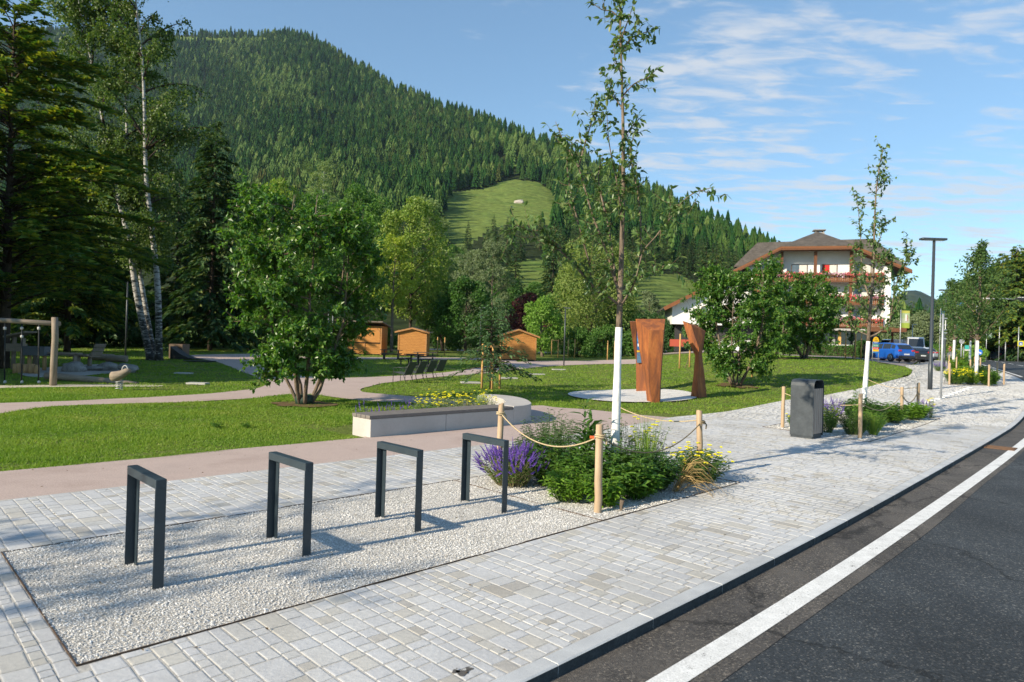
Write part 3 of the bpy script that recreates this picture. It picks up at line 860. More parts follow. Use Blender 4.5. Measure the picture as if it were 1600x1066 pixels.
# fallen leaves and grit on paving, gravel and path
RNG = np.random.default_rng(41)
n_ = 260
a_ = RNG.uniform(-1.5, 16, n_); b_ = RNG.uniform(-10.8, -2.75, n_)
x, y = ABv(a_, b_); p = np.stack([x, y, hf(x, y) + .006 + RNG.uniform(0, .006, n_)], -1)
d = RNG.normal(0, 1, (n_, 3)); d[:, 2] *= .12
tag(MB().leaves(p, d, np.array([0, 0, 1.]) + RNG.normal(0, .25, (n_, 3)), RNG.uniform(.012, .045, n_), RNG.uniform(.008, .022, n_), .3).obj('leaf_litter', leaf_mat('dry_litter', [(.05, .03, .015), (.12, .075, .035), (.16, .12, .05), (.06, .05, .03)], .1, .8, gain=1.)), kind='stuff')
M_SPOT = rough_mat('dark_spot', (.07, .065, .06), (.13, .125, .12), 30, .9, .1)
for k, (px, py, r_) in enumerate(((722, 1052, .035), (733, 1046, .022), (712, 1050, .022))):
    c = G(px, py); sheet('stain', [c[:2] + r_ * (1 + .25 * math.sin(3 * t_ + k)) * np.array([math.cos(t_), math.sin(t_)]) for t_ in np.linspace(0, 6.28, 14, endpoint=False)], .0035, M_SPOT, 1, pavement, None)
# ================================================================== vegetation builders
M_BARK = rough_mat('grey_bark', (.10, .075, .055), (.21, .165, .125), 9, .9, .15, fine=(40, .3), bmp=(28, .8, .02), world=False, stretch=(1, 1, .35))
M_BARK_D = rough_mat('dark_bark', (.035, .028, .022), (.085, .066, .05), 6, .95, .1, fine=(30, .3), bmp=(20, .8, .03), world=False, stretch=(1, 1, .3))
M_TWIG = rough_mat('brown_twig', (.12, .075, .05), (.20, .13, .085), 20, .8, .2, world=False)
M_WHITE = rough_mat('lime_wash', (.54, .535, .52), (.80, .80, .79), 5, .85, .2, fine=(30, .10), bmp=(22, .5, .012), world=False, stretch=(1, 1, .5))
M_LEAF_APPLE = leaf_mat('cherry_leaf', [(.035, .075, .024), (.055, .105, .028), (.085, .140, .040), (.13, .165, .06)], .35, .42, spec=.5)
M_LEAF_MULTI = leaf_mat('hornbeam_leaf', [(.024, .075, .012), (.042, .112, .016), (.070, .155, .022), (.12, .19, .030)], .40, .38, spec=.6, gain=1.3)

def bez(p0, p1, bend, k=6):
    p0, p1 = np.asarray(p0, float), np.asarray(p1, float)
    t = np.linspace(0, 1, k)[:, None]
    return p0 + (p1 - p0) * t + np.asarray(bend, float) * (4 * t * (1 - t))
def rvec(n=None, s=1.):
    return RNG.normal(0, s, 3 if n is None else (n, 3))
def unit(v):
    v = np.asarray(v, float)
    return v / (np.linalg.norm(v, axis=-1, keepdims=True) + 1e-9)

def twig_leaves(path, n, L, out, spread=.9, droop=.35):
    """leaf positions and directions alternating along a twig"""
    m = len(path)
    t = RNG.uniform(.15, 1, n) * (m - 1)
    i = np.minimum(t.astype(int), m - 2); f = (t - i)[:, None]
    p = path[i] * (1 - f) + path[i + 1] * f
    tg = unit(path[i + 1] - path[i])
    d = unit(tg * .6 + rvec(n) * spread + np.array([0, 0, -droop]))
    out.append((p, d))

def young_tree(loc, label, paint_h, leader, branches, scale_y, leaf_n, leafL, name='young_tree', seed=1, r0=.06):
    """young street tree traced from its branches; every branch leaves the leader's plane by its own depth"""
    global RNG
    RNG = np.random.default_rng(seed)
    Y = loc[1]
    t = thing(name, label, 'tree', loc, 0, 'young street trees with painted trunks')
    def p3(q, dy=0.): return P(q[0], q[1], Y + dy) - np.asarray(loc)
    lead = smooth_poly([p3(q) for q in leader], False, 4)
    lead[0] = (lead[0][0], 0, -.1)
    zz = lead[:, 2]; H = zz.max()
    rr_ = r0 * (1 - .93 * np.clip(zz / H, 0, 1) ** .8) + .004
    br, tw = MB(), MB()
    k = int(np.searchsorted(zz, paint_h))
    # exact painted height
    f = (paint_h - zz[k - 1]) / (zz[k] - zz[k - 1]); pm = lead[k - 1] * (1 - f) + lead[k] * f; rm = rr_[k - 1] * (1 - f) + rr_[k] * f
    low = np.vstack([lead[:k], pm]); rl = np.append(rr_[:k], rm)
    wob = 1 + .05 * np.sin(low[:, 2] * 7)
    MB().tube(low, rl * wob * 1.07, 12).obj('painted_trunk', M_WHITE, t)
    br.tube(np.vstack([pm - (0, 0, .02), lead[k:]]), np.append(rm, rr_[k:]), 10)
    lv = []
    paths = [(lead[zz > paint_h * 1.12], .3, .7)]
    for q, dep in branches:
        pts = [p3(a, dep * (j / (len(q) - 1)) ** .8) for j, a in enumerate(q)]
        c = smooth_poly(pts, False, 4)
        L = np.linalg.norm(np.diff(c, axis=0), axis=1).sum()
        rb = np.linspace(.009 + .0055 * L, .003, len(c))
        br.tube(c, rb, 6)
        paths.append((c, .12, 1.))
    for c, t0, wgt in paths:
        L = np.linalg.norm(np.diff(c, axis=0), axis=1).sum()
        n = max(4, int(L * 11 * wgt))
        for _ in range(n):
            s = RNG.uniform(t0, 1) * (len(c) - 1); i = min(int(s), len(c) - 2)
            p = c[i] + (c[i + 1] - c[i]) * (s - i); tg = unit(c[i + 1] - c[i])
            d = unit(tg * .5 + rvec() * .75 + np.array([0, 0, .1]))
            l = RNG.uniform(.10, .40)
            path = bez(p, p + d * l, (0, 0, -.12 * l), 4)
            tw.tube(path, np.linspace(.0035, .0018, 4), 3, cap=False)
            twig_leaves(path, leaf_n, leafL, lv, 1.0, .55)
        twig_leaves(c[int(len(c) * t0):], int(L * 26 * wgt), leafL, lv, 1.0, .5)
    br.obj('branch', M_BARK, t); tw.obj('twig', M_TWIG, t)['kind'] = 'stuff'
    p = np.vstack([a for a, b in lv]); d = np.vstack([b for a, b in lv]); n = len(p)
    MB().leaves(p, d, unit(np.array([0, 0, 1.]) + rvec(n, .5)), leafL * RNG.uniform(.65, 1.15, n), leafL * .46 * RNG.uniform(.8, 1.15, n), .12, True, .18).obj('foliage', M_LEAF_APPLE, t)
    return t

def crown_tree(name, label, cat, loc, H, rx, z0, stems, nsec, ntwig, nleaf, leafL, leaf_m, bark_m, seed, group=None, ry=None, stem_r=.06, flare=.5, top=.35, trunk=0., asym=(0, 0), sparse=0.):
    """bushy tree: stems -> limbs -> twigs -> leaves; crown envelope from z0 to H"""
    global RNG
    RNG = np.random.default_rng(seed)
    ry = ry or rx
    t = thing(name, label, cat, loc, 0, group)
    st, tw = MB(), MB(); lv = []
    zc, rz = (H + z0) / 2, (H - z0) / 2
    def env(p):                                    # > 1 outside
        k_ = .60 + .40 * min(1., max(0., (p[2] - z0) / (.5 * (H - z0))))
        return ((p[0] - asym[0]) / rx / k_) ** 2 + ((p[1] - asym[1]) / ry / k_) ** 2 + (abs(p[2] - zc) / rz) ** 2.2
    for s in range(stems):
        an = 2 * math.pi * (s + RNG.uniform(-.25, .25)) / stems
        rtop = rx * RNG.uniform(.25, .62) * (1 if stems > 1 else .1)
        base = np.array([math.cos(an), math.sin(an), 0]) * (.13 if stems > 1 else 0)
        hz = H * RNG.uniform(.80, .98)
        topp = np.array([math.cos(an) * rtop + asym[0] * .6, math.sin(an) * rtop * ry / rx + asym[1] * .6, hz])
        for _ in range(40):
            if env(topp) < 1: break
            topp[2] -= H * .02; topp[:2] *= .97
        bend = np.array([math.cos(an), math.sin(an), -.1]) * flare * RNG.uniform(.3, .9)
        c = bez(base - (0, 0, .1), topp, bend, 12) + np.vstack([np.zeros(3), rvec(11, .03)])
        rs_ = stem_r * (1 - .85 * np.linspace(0, 1, 12)) * RNG.uniform(.8, 1.15)
        st.tube(c, rs_, 8)
        for k in range(nsec):
            u = RNG.uniform(max(.12, z0 / H * .8), .97)
            i = min(int(u * 11), 10); p = c[i] + (c[i + 1] - c[i]) * (u * 11 - i)
            for _ in range(12):
                a2 = an + RNG.normal(0, .85) if stems > 1 else RNG.uniform(0, 2 * math.pi)
                ln = rx * RNG.uniform(.45, 1.1)
                q = p + np.array([math.cos(a2) * ln, math.sin(a2) * ln * ry / rx, RNG.uniform(-.15, .75) * ln])
                if env(q) < RNG.uniform(.75, 1.12) and q[2] > z0: break
            else:
                q = p + (q - p) * .5
            c2 = bez(p, q, (0, 0, RNG.uniform(-.02, .12) * ln), 6)
            st.tube(c2, np.linspace(rs_[i] * .5 + .003, .004, 6), 5)
            for _ in range(ntwig):
                v = RNG.uniform(.25, 1); i2 = min(int(v * 5), 4)
                p2 = c2[i2] + (c2[i2 + 1] - c2[i2]) * (v * 5 - i2)
                d = unit(unit(c2[i2 + 1] - c2[i2]) * .7 + rvec() * .8 + np.array([0, 0, .15]))
                l = RNG.uniform(.25, .7) * rx * .38
                c3 = bez(p2, p2 + d * l, (0, 0, -.08 * l), 4)
                if RNG.random() < .6: tw.tube(c3, np.linspace(.005, .002, 4), 3, cap=False)
                twig_leaves(c3, nleaf, leafL, lv, 1.0, .45)
    st.obj('stem', bark_m, t); tw.obj('twig', M_TWIG, t)['kind'] = 'stuff'
    p = np.vstack([a for a, b in lv]); d = np.vstack([b for a, b in lv]); n = len(p)
    out_n = unit(p - np.array([0, 0, zc * .8])) * .4 + np.array([0, 0, .8])
    MB().leaves(p, d, unit(out_n + rvec(n, .45)), leafL * RNG.uniform(.6, 1.2, n), leafL * .55 * RNG.uniform(.8, 1.2, n), .14, False, .15).obj('foliage', leaf_m, t)
    return t

def clump_crown(mb, lobes, per, size, surf=.55):
    """leafy clumps through a crown: lobes = (centre, radii)"""
    for c, r in lobes:
        n = per
        d = unit(rvec(n)); rad_ = RNG.uniform(surf, 1.05, n) ** .6
        p = np.asarray(c) + d * np.asarray(r) * rad_[:, None]
        dr = unit(d * .6 + rvec(n) * .8 + np.array([0, 0, -.25]))
        mb.leaves(p, dr, unit(d + np.array([0, 0, .5]) + rvec(n, .5)), size * RNG.uniform(.6, 1.3, n), size * .6 * RNG.uniform(.7, 1.2, n), .15, False, .2)
def bg_tree(name, label, loc, H, R, trunk_h, leaf_m, bark_m, seed, nl=34, per=130, size=.34, group='trees along the back of the park', shape='round', trunk_r=.2, cat='tree', lean=(0, 0)):
    """tree of the treeline: trunk, limbs and a crown of leaf clumps with gaps between them"""
    global RNG
    RNG = np.random.default_rng(seed)
    t = thing(name, label, cat, loc, 0, group)
    tr, cr_ = MB(), MB(); lobes = []
    topz = H * .9
    c = bez((0, 0, -.2), (lean[0] + RNG.normal(0, .2), lean[1], topz), (RNG.normal(0, .15), RNG.normal(0, .15), 0), 10)
    rt = trunk_r * (1 - .88 * np.linspace(0, 1, 10)); tr.tube(c, rt, 8)
    for k in range(nl):
        u = (k + RNG.random()) / nl
        z = trunk_h + (H - trunk_h) * (.03 + .94 * u)
        if shape == 'round': rr_ = R * math.sin(math.pi * min(1, .12 + .86 * u ** .85)) ** .75
        elif shape == 'cone': rr_ = R * (1 - u) ** .75 + .1
        elif shape == 'oval': rr_ = R * math.sin(math.pi * (.08 + .88 * u)) ** .6
        else: rr_ = R * (.55 + .45 * math.sin(math.pi * u))
        an = k * 2.39996 + RNG.normal(0, .5); q = rr_ * math.sqrt(RNG.uniform(.25, 1.))
        i = min(int(z / topz * 9), 8); ax = c[i][:2]
        pos = np.array([ax[0] + math.cos(an) * q, ax[1] + math.sin(an) * q, z])
        lr = (R * .30 + .25) * RNG.uniform(.7, 1.25) * (1 - .35 * u)
        lobes.append((pos, (lr, lr, lr * (.75 if shape != 'weep' else 1.5))))
        zb = max(trunk_h * .8, z - q * RNG.uniform(.5, 1.0)); ib = min(int(zb / topz * 9), 8)
        st = c[ib] + (c[ib + 1] - c[ib]) * (zb / topz * 9 - ib) if zb < topz else c[-1]
        tr.tube(bez(st, pos, (0, 0, .08 * q), 5), np.linspace(max(.02, rt[ib] * .4), .012, 5), 4, cap=False)
    clump_crown(cr_, lobes, int(per * 1.5), size)
    tr.obj('trunk', bark_m, t); cr_.obj('crown', leaf_m, t)
    return t
def conifer(name, label, loc, H, R, leaf_m, seed, z0=.06, levels=34, per=7, sprays=9, size=.42, droop=.35, group='conifers at the back of the park', trunk_r=.22, up=.0, pw=.85, cat='tree', irreg=.25):
    """spruce or pine: whorls of drooping boughs carrying needle sprays"""
    global RNG
    RNG = np.random.default_rng(seed)
    t = thing(name, label, cat, loc, 0, group)
    tr, cr_ = MB(), MB()
    c = np.stack([RNG.normal(0, .03, 9).cumsum() * .3, RNG.normal(0, .03, 9).cumsum() * .3, np.linspace(-.2, H * .985, 9)], -1)
    tr.tube(c, trunk_r * (1 - .95 * np.linspace(0, 1, 9)) + .01, 8)
    PP, DD, NN, SS = [], [], [], []
    for k in range(levels):
        u = (k + .5) / levels
        z = H * (z0 + (1 - z0) * u)
        ln = R * (1 - u) ** pw + .12
        for b in range(per if u < .9 else 4):
            an = RNG.uniform(0, 2 * math.pi); l = ln * RNG.uniform(1 - irreg * 1.8, 1 + irreg)
            dr = np.array([math.cos(an), math.sin(an), 0])
            p0 = np.array([0, 0, z + RNG.normal(0, .12)])
            end = p0 + dr * l + np.array([0, 0, -droop * l * (1 - u * .8) + up * l])
            pth = bez(p0, end, (0, 0, .10 * l), 6)
            if l > .8: tr.tube(pth, np.linspace(.012 + .010 * l, .006, 6), 3, cap=False)
            n = max(3, int(sprays * (l / R) ** .7 * 1.6))
            s = np.sqrt(RNG.uniform(.02, 1, n)) * 5; i = np.minimum(s.astype(int), 4); f = (s - i)[:, None]
            pp = pth[i] * (1 - f) + pth[i + 1] * f
            side = np.cross(dr, [0, 0, 1.]) * RNG.choice([-1, 1], n)[:, None]
            PP.append(pp + rvec(n, .05)); DD.append(dr * .8 + side * RNG.uniform(.2, 1.1, n)[:, None] + np.array([0, 0, -.28 * (1 if droop > 0 else -.8)]) + rvec(n, .15))
            NN.append(np.array([0, 0, 1.]) + rvec(n, .35)); SS.append(size * RNG.uniform(.6, 1.3, n) * (.65 + .5 * min(1, l / R)))
    p, d, nn, s = np.vstack(PP), unit(np.vstack(DD)), unit(np.vstack(NN)), np.concatenate(SS)
    cr_.leaves(p, d, nn, s, s * .42, .12, False, .2)
    tr.obj('trunk', M_BARK_D, t); cr_.obj('crown', leaf_m, t)
    return t

# ---- small plants of the beds
def herb(name, label, loc, H, R, n_stem, leaf_m, leafL, leafW, seed, group=None, per=14, dens=1.0, spread=.45, cat='plant', droop=.3, stem_m=None, six=True, up=.35, flowers=None, scale_var=.25):
    """clump of leafy stems; flowers = (material, kind, count)"""
    global RNG
    RNG = np.random.default_rng(seed)
    t = thing(name, label, cat, loc, RNG.uniform(0, 6), group)
    n_stem, per = int(n_stem * 1.5), int(per * 1.25)
    st = MB(); PP, DD = [], []; tips = []
    for k in range(n_stem):
        an = RNG.uniform(0, 2 * math.pi); q = math.sqrt(RNG.random())
        b = np.array([math.cos(an), math.sin(an), 0]) * R * .45 * q
        l = H * RNG.uniform(1 - scale_var * 1.6, 1.08) * (1 - .25 * q)
        e = np.array([math.cos(an) * R * q * (1 + spread * .1), math.sin(an) * R * q * (1 + spread * .1), l])
        c = bez(b, e, (0, 0, .05 * l), 6) + np.vstack([np.zeros(3), rvec(5, .012)])
        st.tube(c, np.linspace(.0045, .002, 6), 3, cap=False)
        tips.append((c[-1], unit(c[-1] - c[-2])))
        s = (.12 + .88 * (np.arange(per) + RNG.random(per)) / per) * 5; i = np.minimum(s.astype(int), 4); f = (s - i)[:, None]
        PP.append(c[i] * (1 - f) + c[i + 1] * f)
        a2 = np.arange(per) * 2.4 + RNG.uniform(0, 6)
        DD.append(np.stack([np.cos(a2), np.sin(a2), np.full(per, up) + RNG.normal(0, .2, per)], -1))
    p, d = np.vstack(PP), np.vstack(DD); n = len(p)
    sz = RNG.uniform(.65, 1.2, n)
    st.obj('stem', stem_m or M_STEM, t)
    MB().leaves(p, d, unit(np.array([0, 0, 1.]) + rvec(n, .3)), leafL * sz, leafW * sz, .15, six, droop).obj('foliage', leaf_m, t)
    if flowers:
        fm, kind, cnt = flowers
        fb = MB()
        for k in range(min(cnt, len(tips))):
            p_, tg = tips[k]
            if kind in ('umbel', 'umbel_big'):                       # flat yellow head on a stalk
                top_ = p_ + np.array([RNG.normal(0, .03), RNG.normal(0, .03), RNG.uniform(.03, .10)])
                fb2 = MB()
                st2 = np.array([p_, top_])
                big = 1.5 if kind == 'umbel_big' else 1.
                r_ = RNG.uniform(.022, .038) * big
                nn = 10
                aa_ = RNG.uniform(0, 6.28, nn); rr2 = r_ * np.sqrt(RNG.random(nn))
                for q_ in range(nn):
                    c_ = top_ + np.array([math.cos(aa_[q_]) * rr2[q_], math.sin(aa_[q_]) * rr2[q_], -rr2[q_] * .25])
                    fb.add(c_ + big * np.array([(.012, 0, 0), (0, .012, 0), (-.012, 0, 0), (0, -.012, 0), (0, 0, .009), (0, 0, -.012)]), [(0, 1, 4), (1, 2, 4), (2, 3, 4), (3, 0, 4), (1, 0, 5), (2, 1, 5), (3, 2, 5), (0, 3, 5)])
            elif kind == 'spike':                     # lavender / sage spike
                l = RNG.uniform(.10, .18); m_ = 20
                s = np.linspace(0, 1, m_); a3 = np.arange(m_) * 2.4
                pp = p_ + tg * (s * l)[:, None]
                dd_ = np.stack([np.cos(a3), np.sin(a3), np.full(m_, .9)], -1)
                fb.leaves(pp, dd_, np.tile(tg, (m_, 1)), .026 * (1.15 - .6 * s), .017 * (1.2 - .6 * s), .3)
        fb.obj('blossom', fm, t)
    return t
def grass_tuft(name, label, loc, H, R, n, leaf_m, seed, lean=(0, 0, 0), group=None, w=.008, arch=.6, cat='grass tuft'):
    global RNG
    RNG = np.random.default_rng(seed)
    t = thing(name, label, cat, loc, 0, group)
    m = MB()
    for k in range(n):
        an = RNG.uniform(0, 6.28); q = RNG.random()
        l = H * RNG.uniform(.55, 1.1)
        b = np.array([math.cos(an), math.sin(an), 0]) * R * .2 * q
        e = np.array([math.cos(an) * R * q, math.sin(an) * R * q, l]) + np.array(lean) * RNG.uniform(.5, 1.1)
        c = bez(b, e, np.array([0, 0, arch * .25 * l]), 6)
        sd = unit(np.cross(c[-1] - c[0], rvec() + np.array([0, 0, .01])))
        ww = w * np.array([.7, 1, .95, .8, .55, .05])
        v = np.stack([c - sd * ww[:, None] / 2, c + sd * ww[:, None] / 2], 1).reshape(-1, 3)
        m.add(v, [(2 * i, 2 * i + 1, 2 * i + 3, 2 * i + 2) for i in range(5)])
    m.obj('blades', leaf_m, t)
    return t
M_STEM = plain('green_stem', (.07, .11, .03), .7)
M_STEM_Y = plain('straw_stem', (.22, .19, .09), .8)
G_BRIGHT = leaf_mat('bright_leaf', [(.07, .15, .016), (.105, .20, .022), (.15, .245, .03)], .4, .5)
G_MID = leaf_mat('mid_leaf', [(.04, .10, .014), (.065, .135, .02), (.10, .18, .03)], .36, .5)
G_DARK = leaf_mat('dark_leaf', [(.024, .066, .013), (.04, .095, .018), (.066, .13, .027)], .33, .5)
G_BLUE = leaf_mat('feathery_leaf', [(.04, .085, .03), (.055, .11, .036), (.08, .14, .045)], .3, .6)
G_GREY = leaf_mat('grey_leaf', [(.14, .18, .12), (.20, .24, .15), (.12, .17, .08)], .25, .7)
G_LIME = leaf_mat('lime_blade', [(.10, .17, .025), (.14, .22, .035), (.18, .24, .05)], .35, .5)
G_DRY = leaf_mat('dry_blade', [(.26, .17, .07), (.36, .25, .11), (.20, .17, .06)], .3, .7, tcol=(1.2, 1.1, .8))
F_YEL = leaf_mat('yellow_flower', [(.72, .52, .01), (.80, .62, .02), (.66, .44, .01)], .15, .6, tcol=(1, 1, .5))
F_PUR = leaf_mat('purple_flower', [(.10, .05, .30), (.16, .08, .42), (.24, .13, .50)], .2, .6, tcol=(1, 1, 1), gain=1.)
F_RED = leaf_mat('red_flower', [(.55, .03, .03), (.65, .08, .06), (.7, .25, .3), (.62, .05, .12)], .15, .6, tcol=(1, 1, 1))
F_PINK = leaf_mat('pink_flower', [(.62, .14, .30), (.7, .30, .45), (.7, .55, .6)], .15, .6, tcol=(1, 1, 1))

# ================================================================== bike racks
M_RACK = rough_mat('rack_paint', (.020, .032, .042), (.030, .045, .056), 4, .42, .5, fine=(160, .12), world=False)
def bike_rack(loc, label):
    t = thing('bike_rack', label, 'bike rack', loc, RZ, 'bike racks in the gravel')
    W, D, H, th = .704, .076, .80, .008
    bar = MB().bbox((-.004, -D / 2, H - .068), (W + .004, D / 2, H))
    bar.obj('top_bar', M_RACK, t, bevel=.003)
    for x, s in ((0, 1), (W, -1)):
        m = MB()
        m.bbox((min(x, x + s * th), -D / 2, -.12), (max(x, x + s * th), D / 2, H - .0685))
        m.bbox((min(x + s * th, x + s * .07), D / 2 - th, -.12), (max(x + s * th, x + s * .07), D / 2, H - .0685))
        m.obj('leg', M_RACK, t)
    return t
r0 = bike_rack(AB(1.66, -6.02), 'dark steel bike rack in white gravel, the one beside the bare gravel corner')
for k, lb in ((1, 'dark steel bike rack in white gravel, second along from the bare gravel corner'), (2, 'dark steel bike rack in white gravel, third along, next but one to the lavender'),
              (3, 'dark steel bike rack standing just in front of the purple lavender')):
    copy_tree(r0, None, AB(1.66 + 1.181 * k, -6.02), RZ, None, lb)

# ================================================================== bed posts and ropes
M_POST = wood('pale_post_wood', (.30, .205, .125), (.50, .38, .255), (9, 9, 1.0))
M_ROPE = rough_mat('hemp_rope', (.40, .31, .18), (.58, .47, .30), 60, .9, .1, bmp=(120, .8, .01), world=True)
M_ROPE_G = rough_mat('weathered_rope', (.16, .13, .085), (.27, .22, .14), 60, .9, .1, bmp=(120, .8, .01), world=True)
def post_mesh(h, r, seed):
    rr_ = random.Random(seed)
    pts = [(0, 0, -.1)] + [(rr_.uniform(-.004, .004), rr_.uniform(-.004, .004), z) for z in np.linspace(0, h - .008, 7)] + [(0, 0, h)]
    rad_ = [r * 1.03] + [r * (1 + rr_.uniform(-.03, .03)) for _ in range(7)] + [r * .88]
    return MB().tube(pts, rad_, 12).mesh('wooden_post', M_POST)
def post(loc, h, label, lean=(0, 0), seed=0, r=.043, group='wooden rope posts round the planting beds'):
    o = bpy.data.objects.new('wooden_post', post_mesh(h, r, seed)); link(o)
    o.location = loc; o.rotation_euler = (lean[0], lean[1], seed * 1.3)
    return tag(o, label, 'post', group)
def rope(p, q, sag, label, mat=None, r=.0085, knots=True, group='ropes between the wooden posts'):
    p, q = np.asarray(p, float), np.asarray(q, float)
    k = 26; t = np.linspace(0, 1, k)
    c = p + (q - p) * t[:, None]; c[:, 2] -= 4 * sag * t * (1 - t)
    # three-strand twist: strands wound round the line
    m = MB()
    L = np.linalg.norm(np.diff(c, axis=0), axis=1).sum(); kk = int(max(30, L * 60))
    tt = np.linspace(0, 1, kk); cc = p + (q - p) * tt[:, None]; cc[:, 2] -= 4 * sag * tt * (1 - tt)
    tg = unit(np.gradient(cc, axis=0)); u = unit(np.cross(tg, [0, 0, 1.])); w_ = np.cross(tg, u)
    for s in range(3):
        ph = tt * L * 62 + s * 2.094
        m.tube(cc + (u * np.cos(ph)[:, None] + w_ * np.sin(ph)[:, None]) * r * .5, r * .62, 5)
    o = tag(m.obj('rope', mat or M_ROPE), label, 'rope', group)
    return o
def knot(o, c, r, mat):
    an = np.linspace(0, 2 * math.pi, 17)
    m = MB()
    for dz in (-.012, .012):
        m.tube(np.stack([c[0] + np.cos(an) * r, c[1] + np.sin(an) * r, c[2] + dz + .004 * np.sin(an * 2)], -1), .011, 6, cap=False)
    m.tube([c + np.array([r, 0, 0]), c + np.array([r + .03, .01, -.04]), c + np.array([r + .02, 0, -.10])], .010, 6)
    m.obj('knot', mat, o)
pl, pf, pr, pb = AB(6.60, -6.88), AB(6.07, -4.69), AB(8.93, -5.05), AB(9.06, -6.70)
post(pl, 1.01, 'pale round wooden post behind the lavender, in front of the concrete planter', (0, .015), 1)
post(pf, .99, 'pale round wooden post at the front corner of the large shrub bed', (0, .012), 2)
post(pr, .97, 'pale round wooden post beside the yellow yarrow of the large shrub bed', (.02, .03), 3)
post(pb, .98, 'pale round wooden post hidden behind the tall white-painted trunk', (0, 0), 4)
Z = lambda z: np.array([0, 0, z])
o = rope(pl + Z(.88), pf + Z(.86), .27, 'hemp rope hanging from the lavender post to the front corner post'); knot(o, pl + Z(.88), .052, M_ROPE); knot(o, pf + Z(.86), .052, M_ROPE)
m_or = plain('orange_tape', (.55, .10, .02), .6)
MB().box(pf + np.array([-.09, .02, .84]), (.05, .02, .03)).obj('orange_tape', m_or, o)
o = rope(pf + Z(.85), pr + Z(.80), .30, 'greyish rope sagging over the shrubs towards the yarrow post', M_ROPE_G); knot(o, pr + Z(.80), .050, M_ROPE_G)
o = rope(pr + Z(.84), pb + Z(.90), .12, 'hemp rope running behind the yarrow to the post behind the white trunk'); knot(o, pb + Z(.90), .050, M_ROPE)
# second bed
q1, q2, q3, q4, q5 = AB(16.37, -7.05), AB(15.9, -5.12), AB(21.2, -5.75), AB(22.7, -5.72), AB(22.9, -7.25)
post(q1, 1.0, 'pale wooden post on the far side of the dark litter bin', (0, .0), 5)
post(q2, .98, 'pale wooden post at the corner of the second bed, beside the litter bin', (0, .02), 6)
post(q3, .92, 'pale wooden post halfway along the second bed, short of its far corner', (0, .01), 7)
post(q4, .98, 'pale wooden post at the far corner of the second bed, before the lamp post', (.01, .03), 8)
post(q5, 1.0, 'pale wooden post mostly hidden by the white trunk in the second bed', (0, 0), 9)
rope(q1 + Z(.85), q2 + Z(.75), .12, 'hemp rope passing behind the litter bin')
rope(q2 + Z(.80), q3 + Z(.72), .30, 'rope sagging across the second bed behind its corner post')
rope(q3 + Z(.72), q4 + Z(.78), .30, 'dark grey rope hanging low between the last two posts of the second bed', M_ROPE_G, .014)
rope(q4 + Z(.85), q5 + Z(.98), .14, 'pale rope from the far corner post to the white trunk of the second bed')

# ================================================================== litter bin
M_BIN = rough_mat('anthracite_sheet', (.020, .027, .035), (.042, .052, .061), 5, .5, .5, fine=(30, .15), world=False)
M_BINSLAT = wood('bin_slat_wood', (.33, .25, .20), (.46, .37, .31), (14, 14, 1.0))
def bin_():
    t = thing('litter_bin', 'tall anthracite litter bin with rounded hood and wooden slat front, beside the second bed', 'litter bin', AB(15.05, -5.95), RZ)
    w_, d_, H = .50, .56, 1.27                         # x = across (slats face +x), y = along the kerb
    r_ = .135
    prof = [(-d_ / 2, .05)] + [(-d_ / 2 + r_ - r_ * math.cos(a_), H - r_ + r_ * math.sin(a_)) for a_ in np.linspace(0, math.pi / 2, 7)] + \
           [(d_ / 2 - r_ + r_ * math.sin(a_), H - r_ + r_ * math.cos(a_)) for a_ in np.linspace(0, math.pi / 2, 7)] + [(d_ / 2, .05)]
    n = len(prof); th = .012
    cy, cz = 0, .6
    inn = [(y_ - th * np.sign(y_) if z_ < H - r_ + .01 else y_ * (1 - th / (d_ / 2)), z_ if z_ < H - r_ + .01 else z_ - th) for y_, z_ in prof]
    v = [(x_, y_, z_) for x_ in (-w_ / 2, w_ / 2) for y_, z_ in prof] + [(x_, y_, z_) for x_ in (-w_ / 2, w_ / 2) for y_, z_ in inn]
    f = []
    for i in range(n - 1):
        f += [(i, i + 1, n + i + 1, n + i), (2 * n + i + 1, 2 * n + i, 3 * n + i, 3 * n + i + 1), (n + i, n + i + 1, 3 * n + i + 1, 3 * n + i), (i + 1, i, 2 * n + i, 2 * n + i + 1)]
    MB().add(v, f).obj('body', M_BIN, t)
    MB().bbox((-w_ / 2 + .01, -d_ / 2 + .02, 0), (w_ / 2 - .03, d_ / 2 - .02, .10)).obj('plinth', M_BIN, t)
    MB().bbox((-w_ / 2 + .03, -d_ / 2 + .02, .10), (w_ / 2 - .05, d_ / 2 - .02, 1.04)).obj('liner', plain('black_liner', (.012, .012, .014), .7), t)
    for s in (-1, 1):
        for k in range(5):
            y_ = -d_ / 2 + .06 + k * (d_ - .12) / 4
            MB().bbox((s * (w_ / 2 - .028) - .011, y_ - .046, .10), (s * (w_ / 2 - .028) + .011, y_ + .046, 1.08)).obj('slat', M_BINSLAT, t)
    return t
bin_()

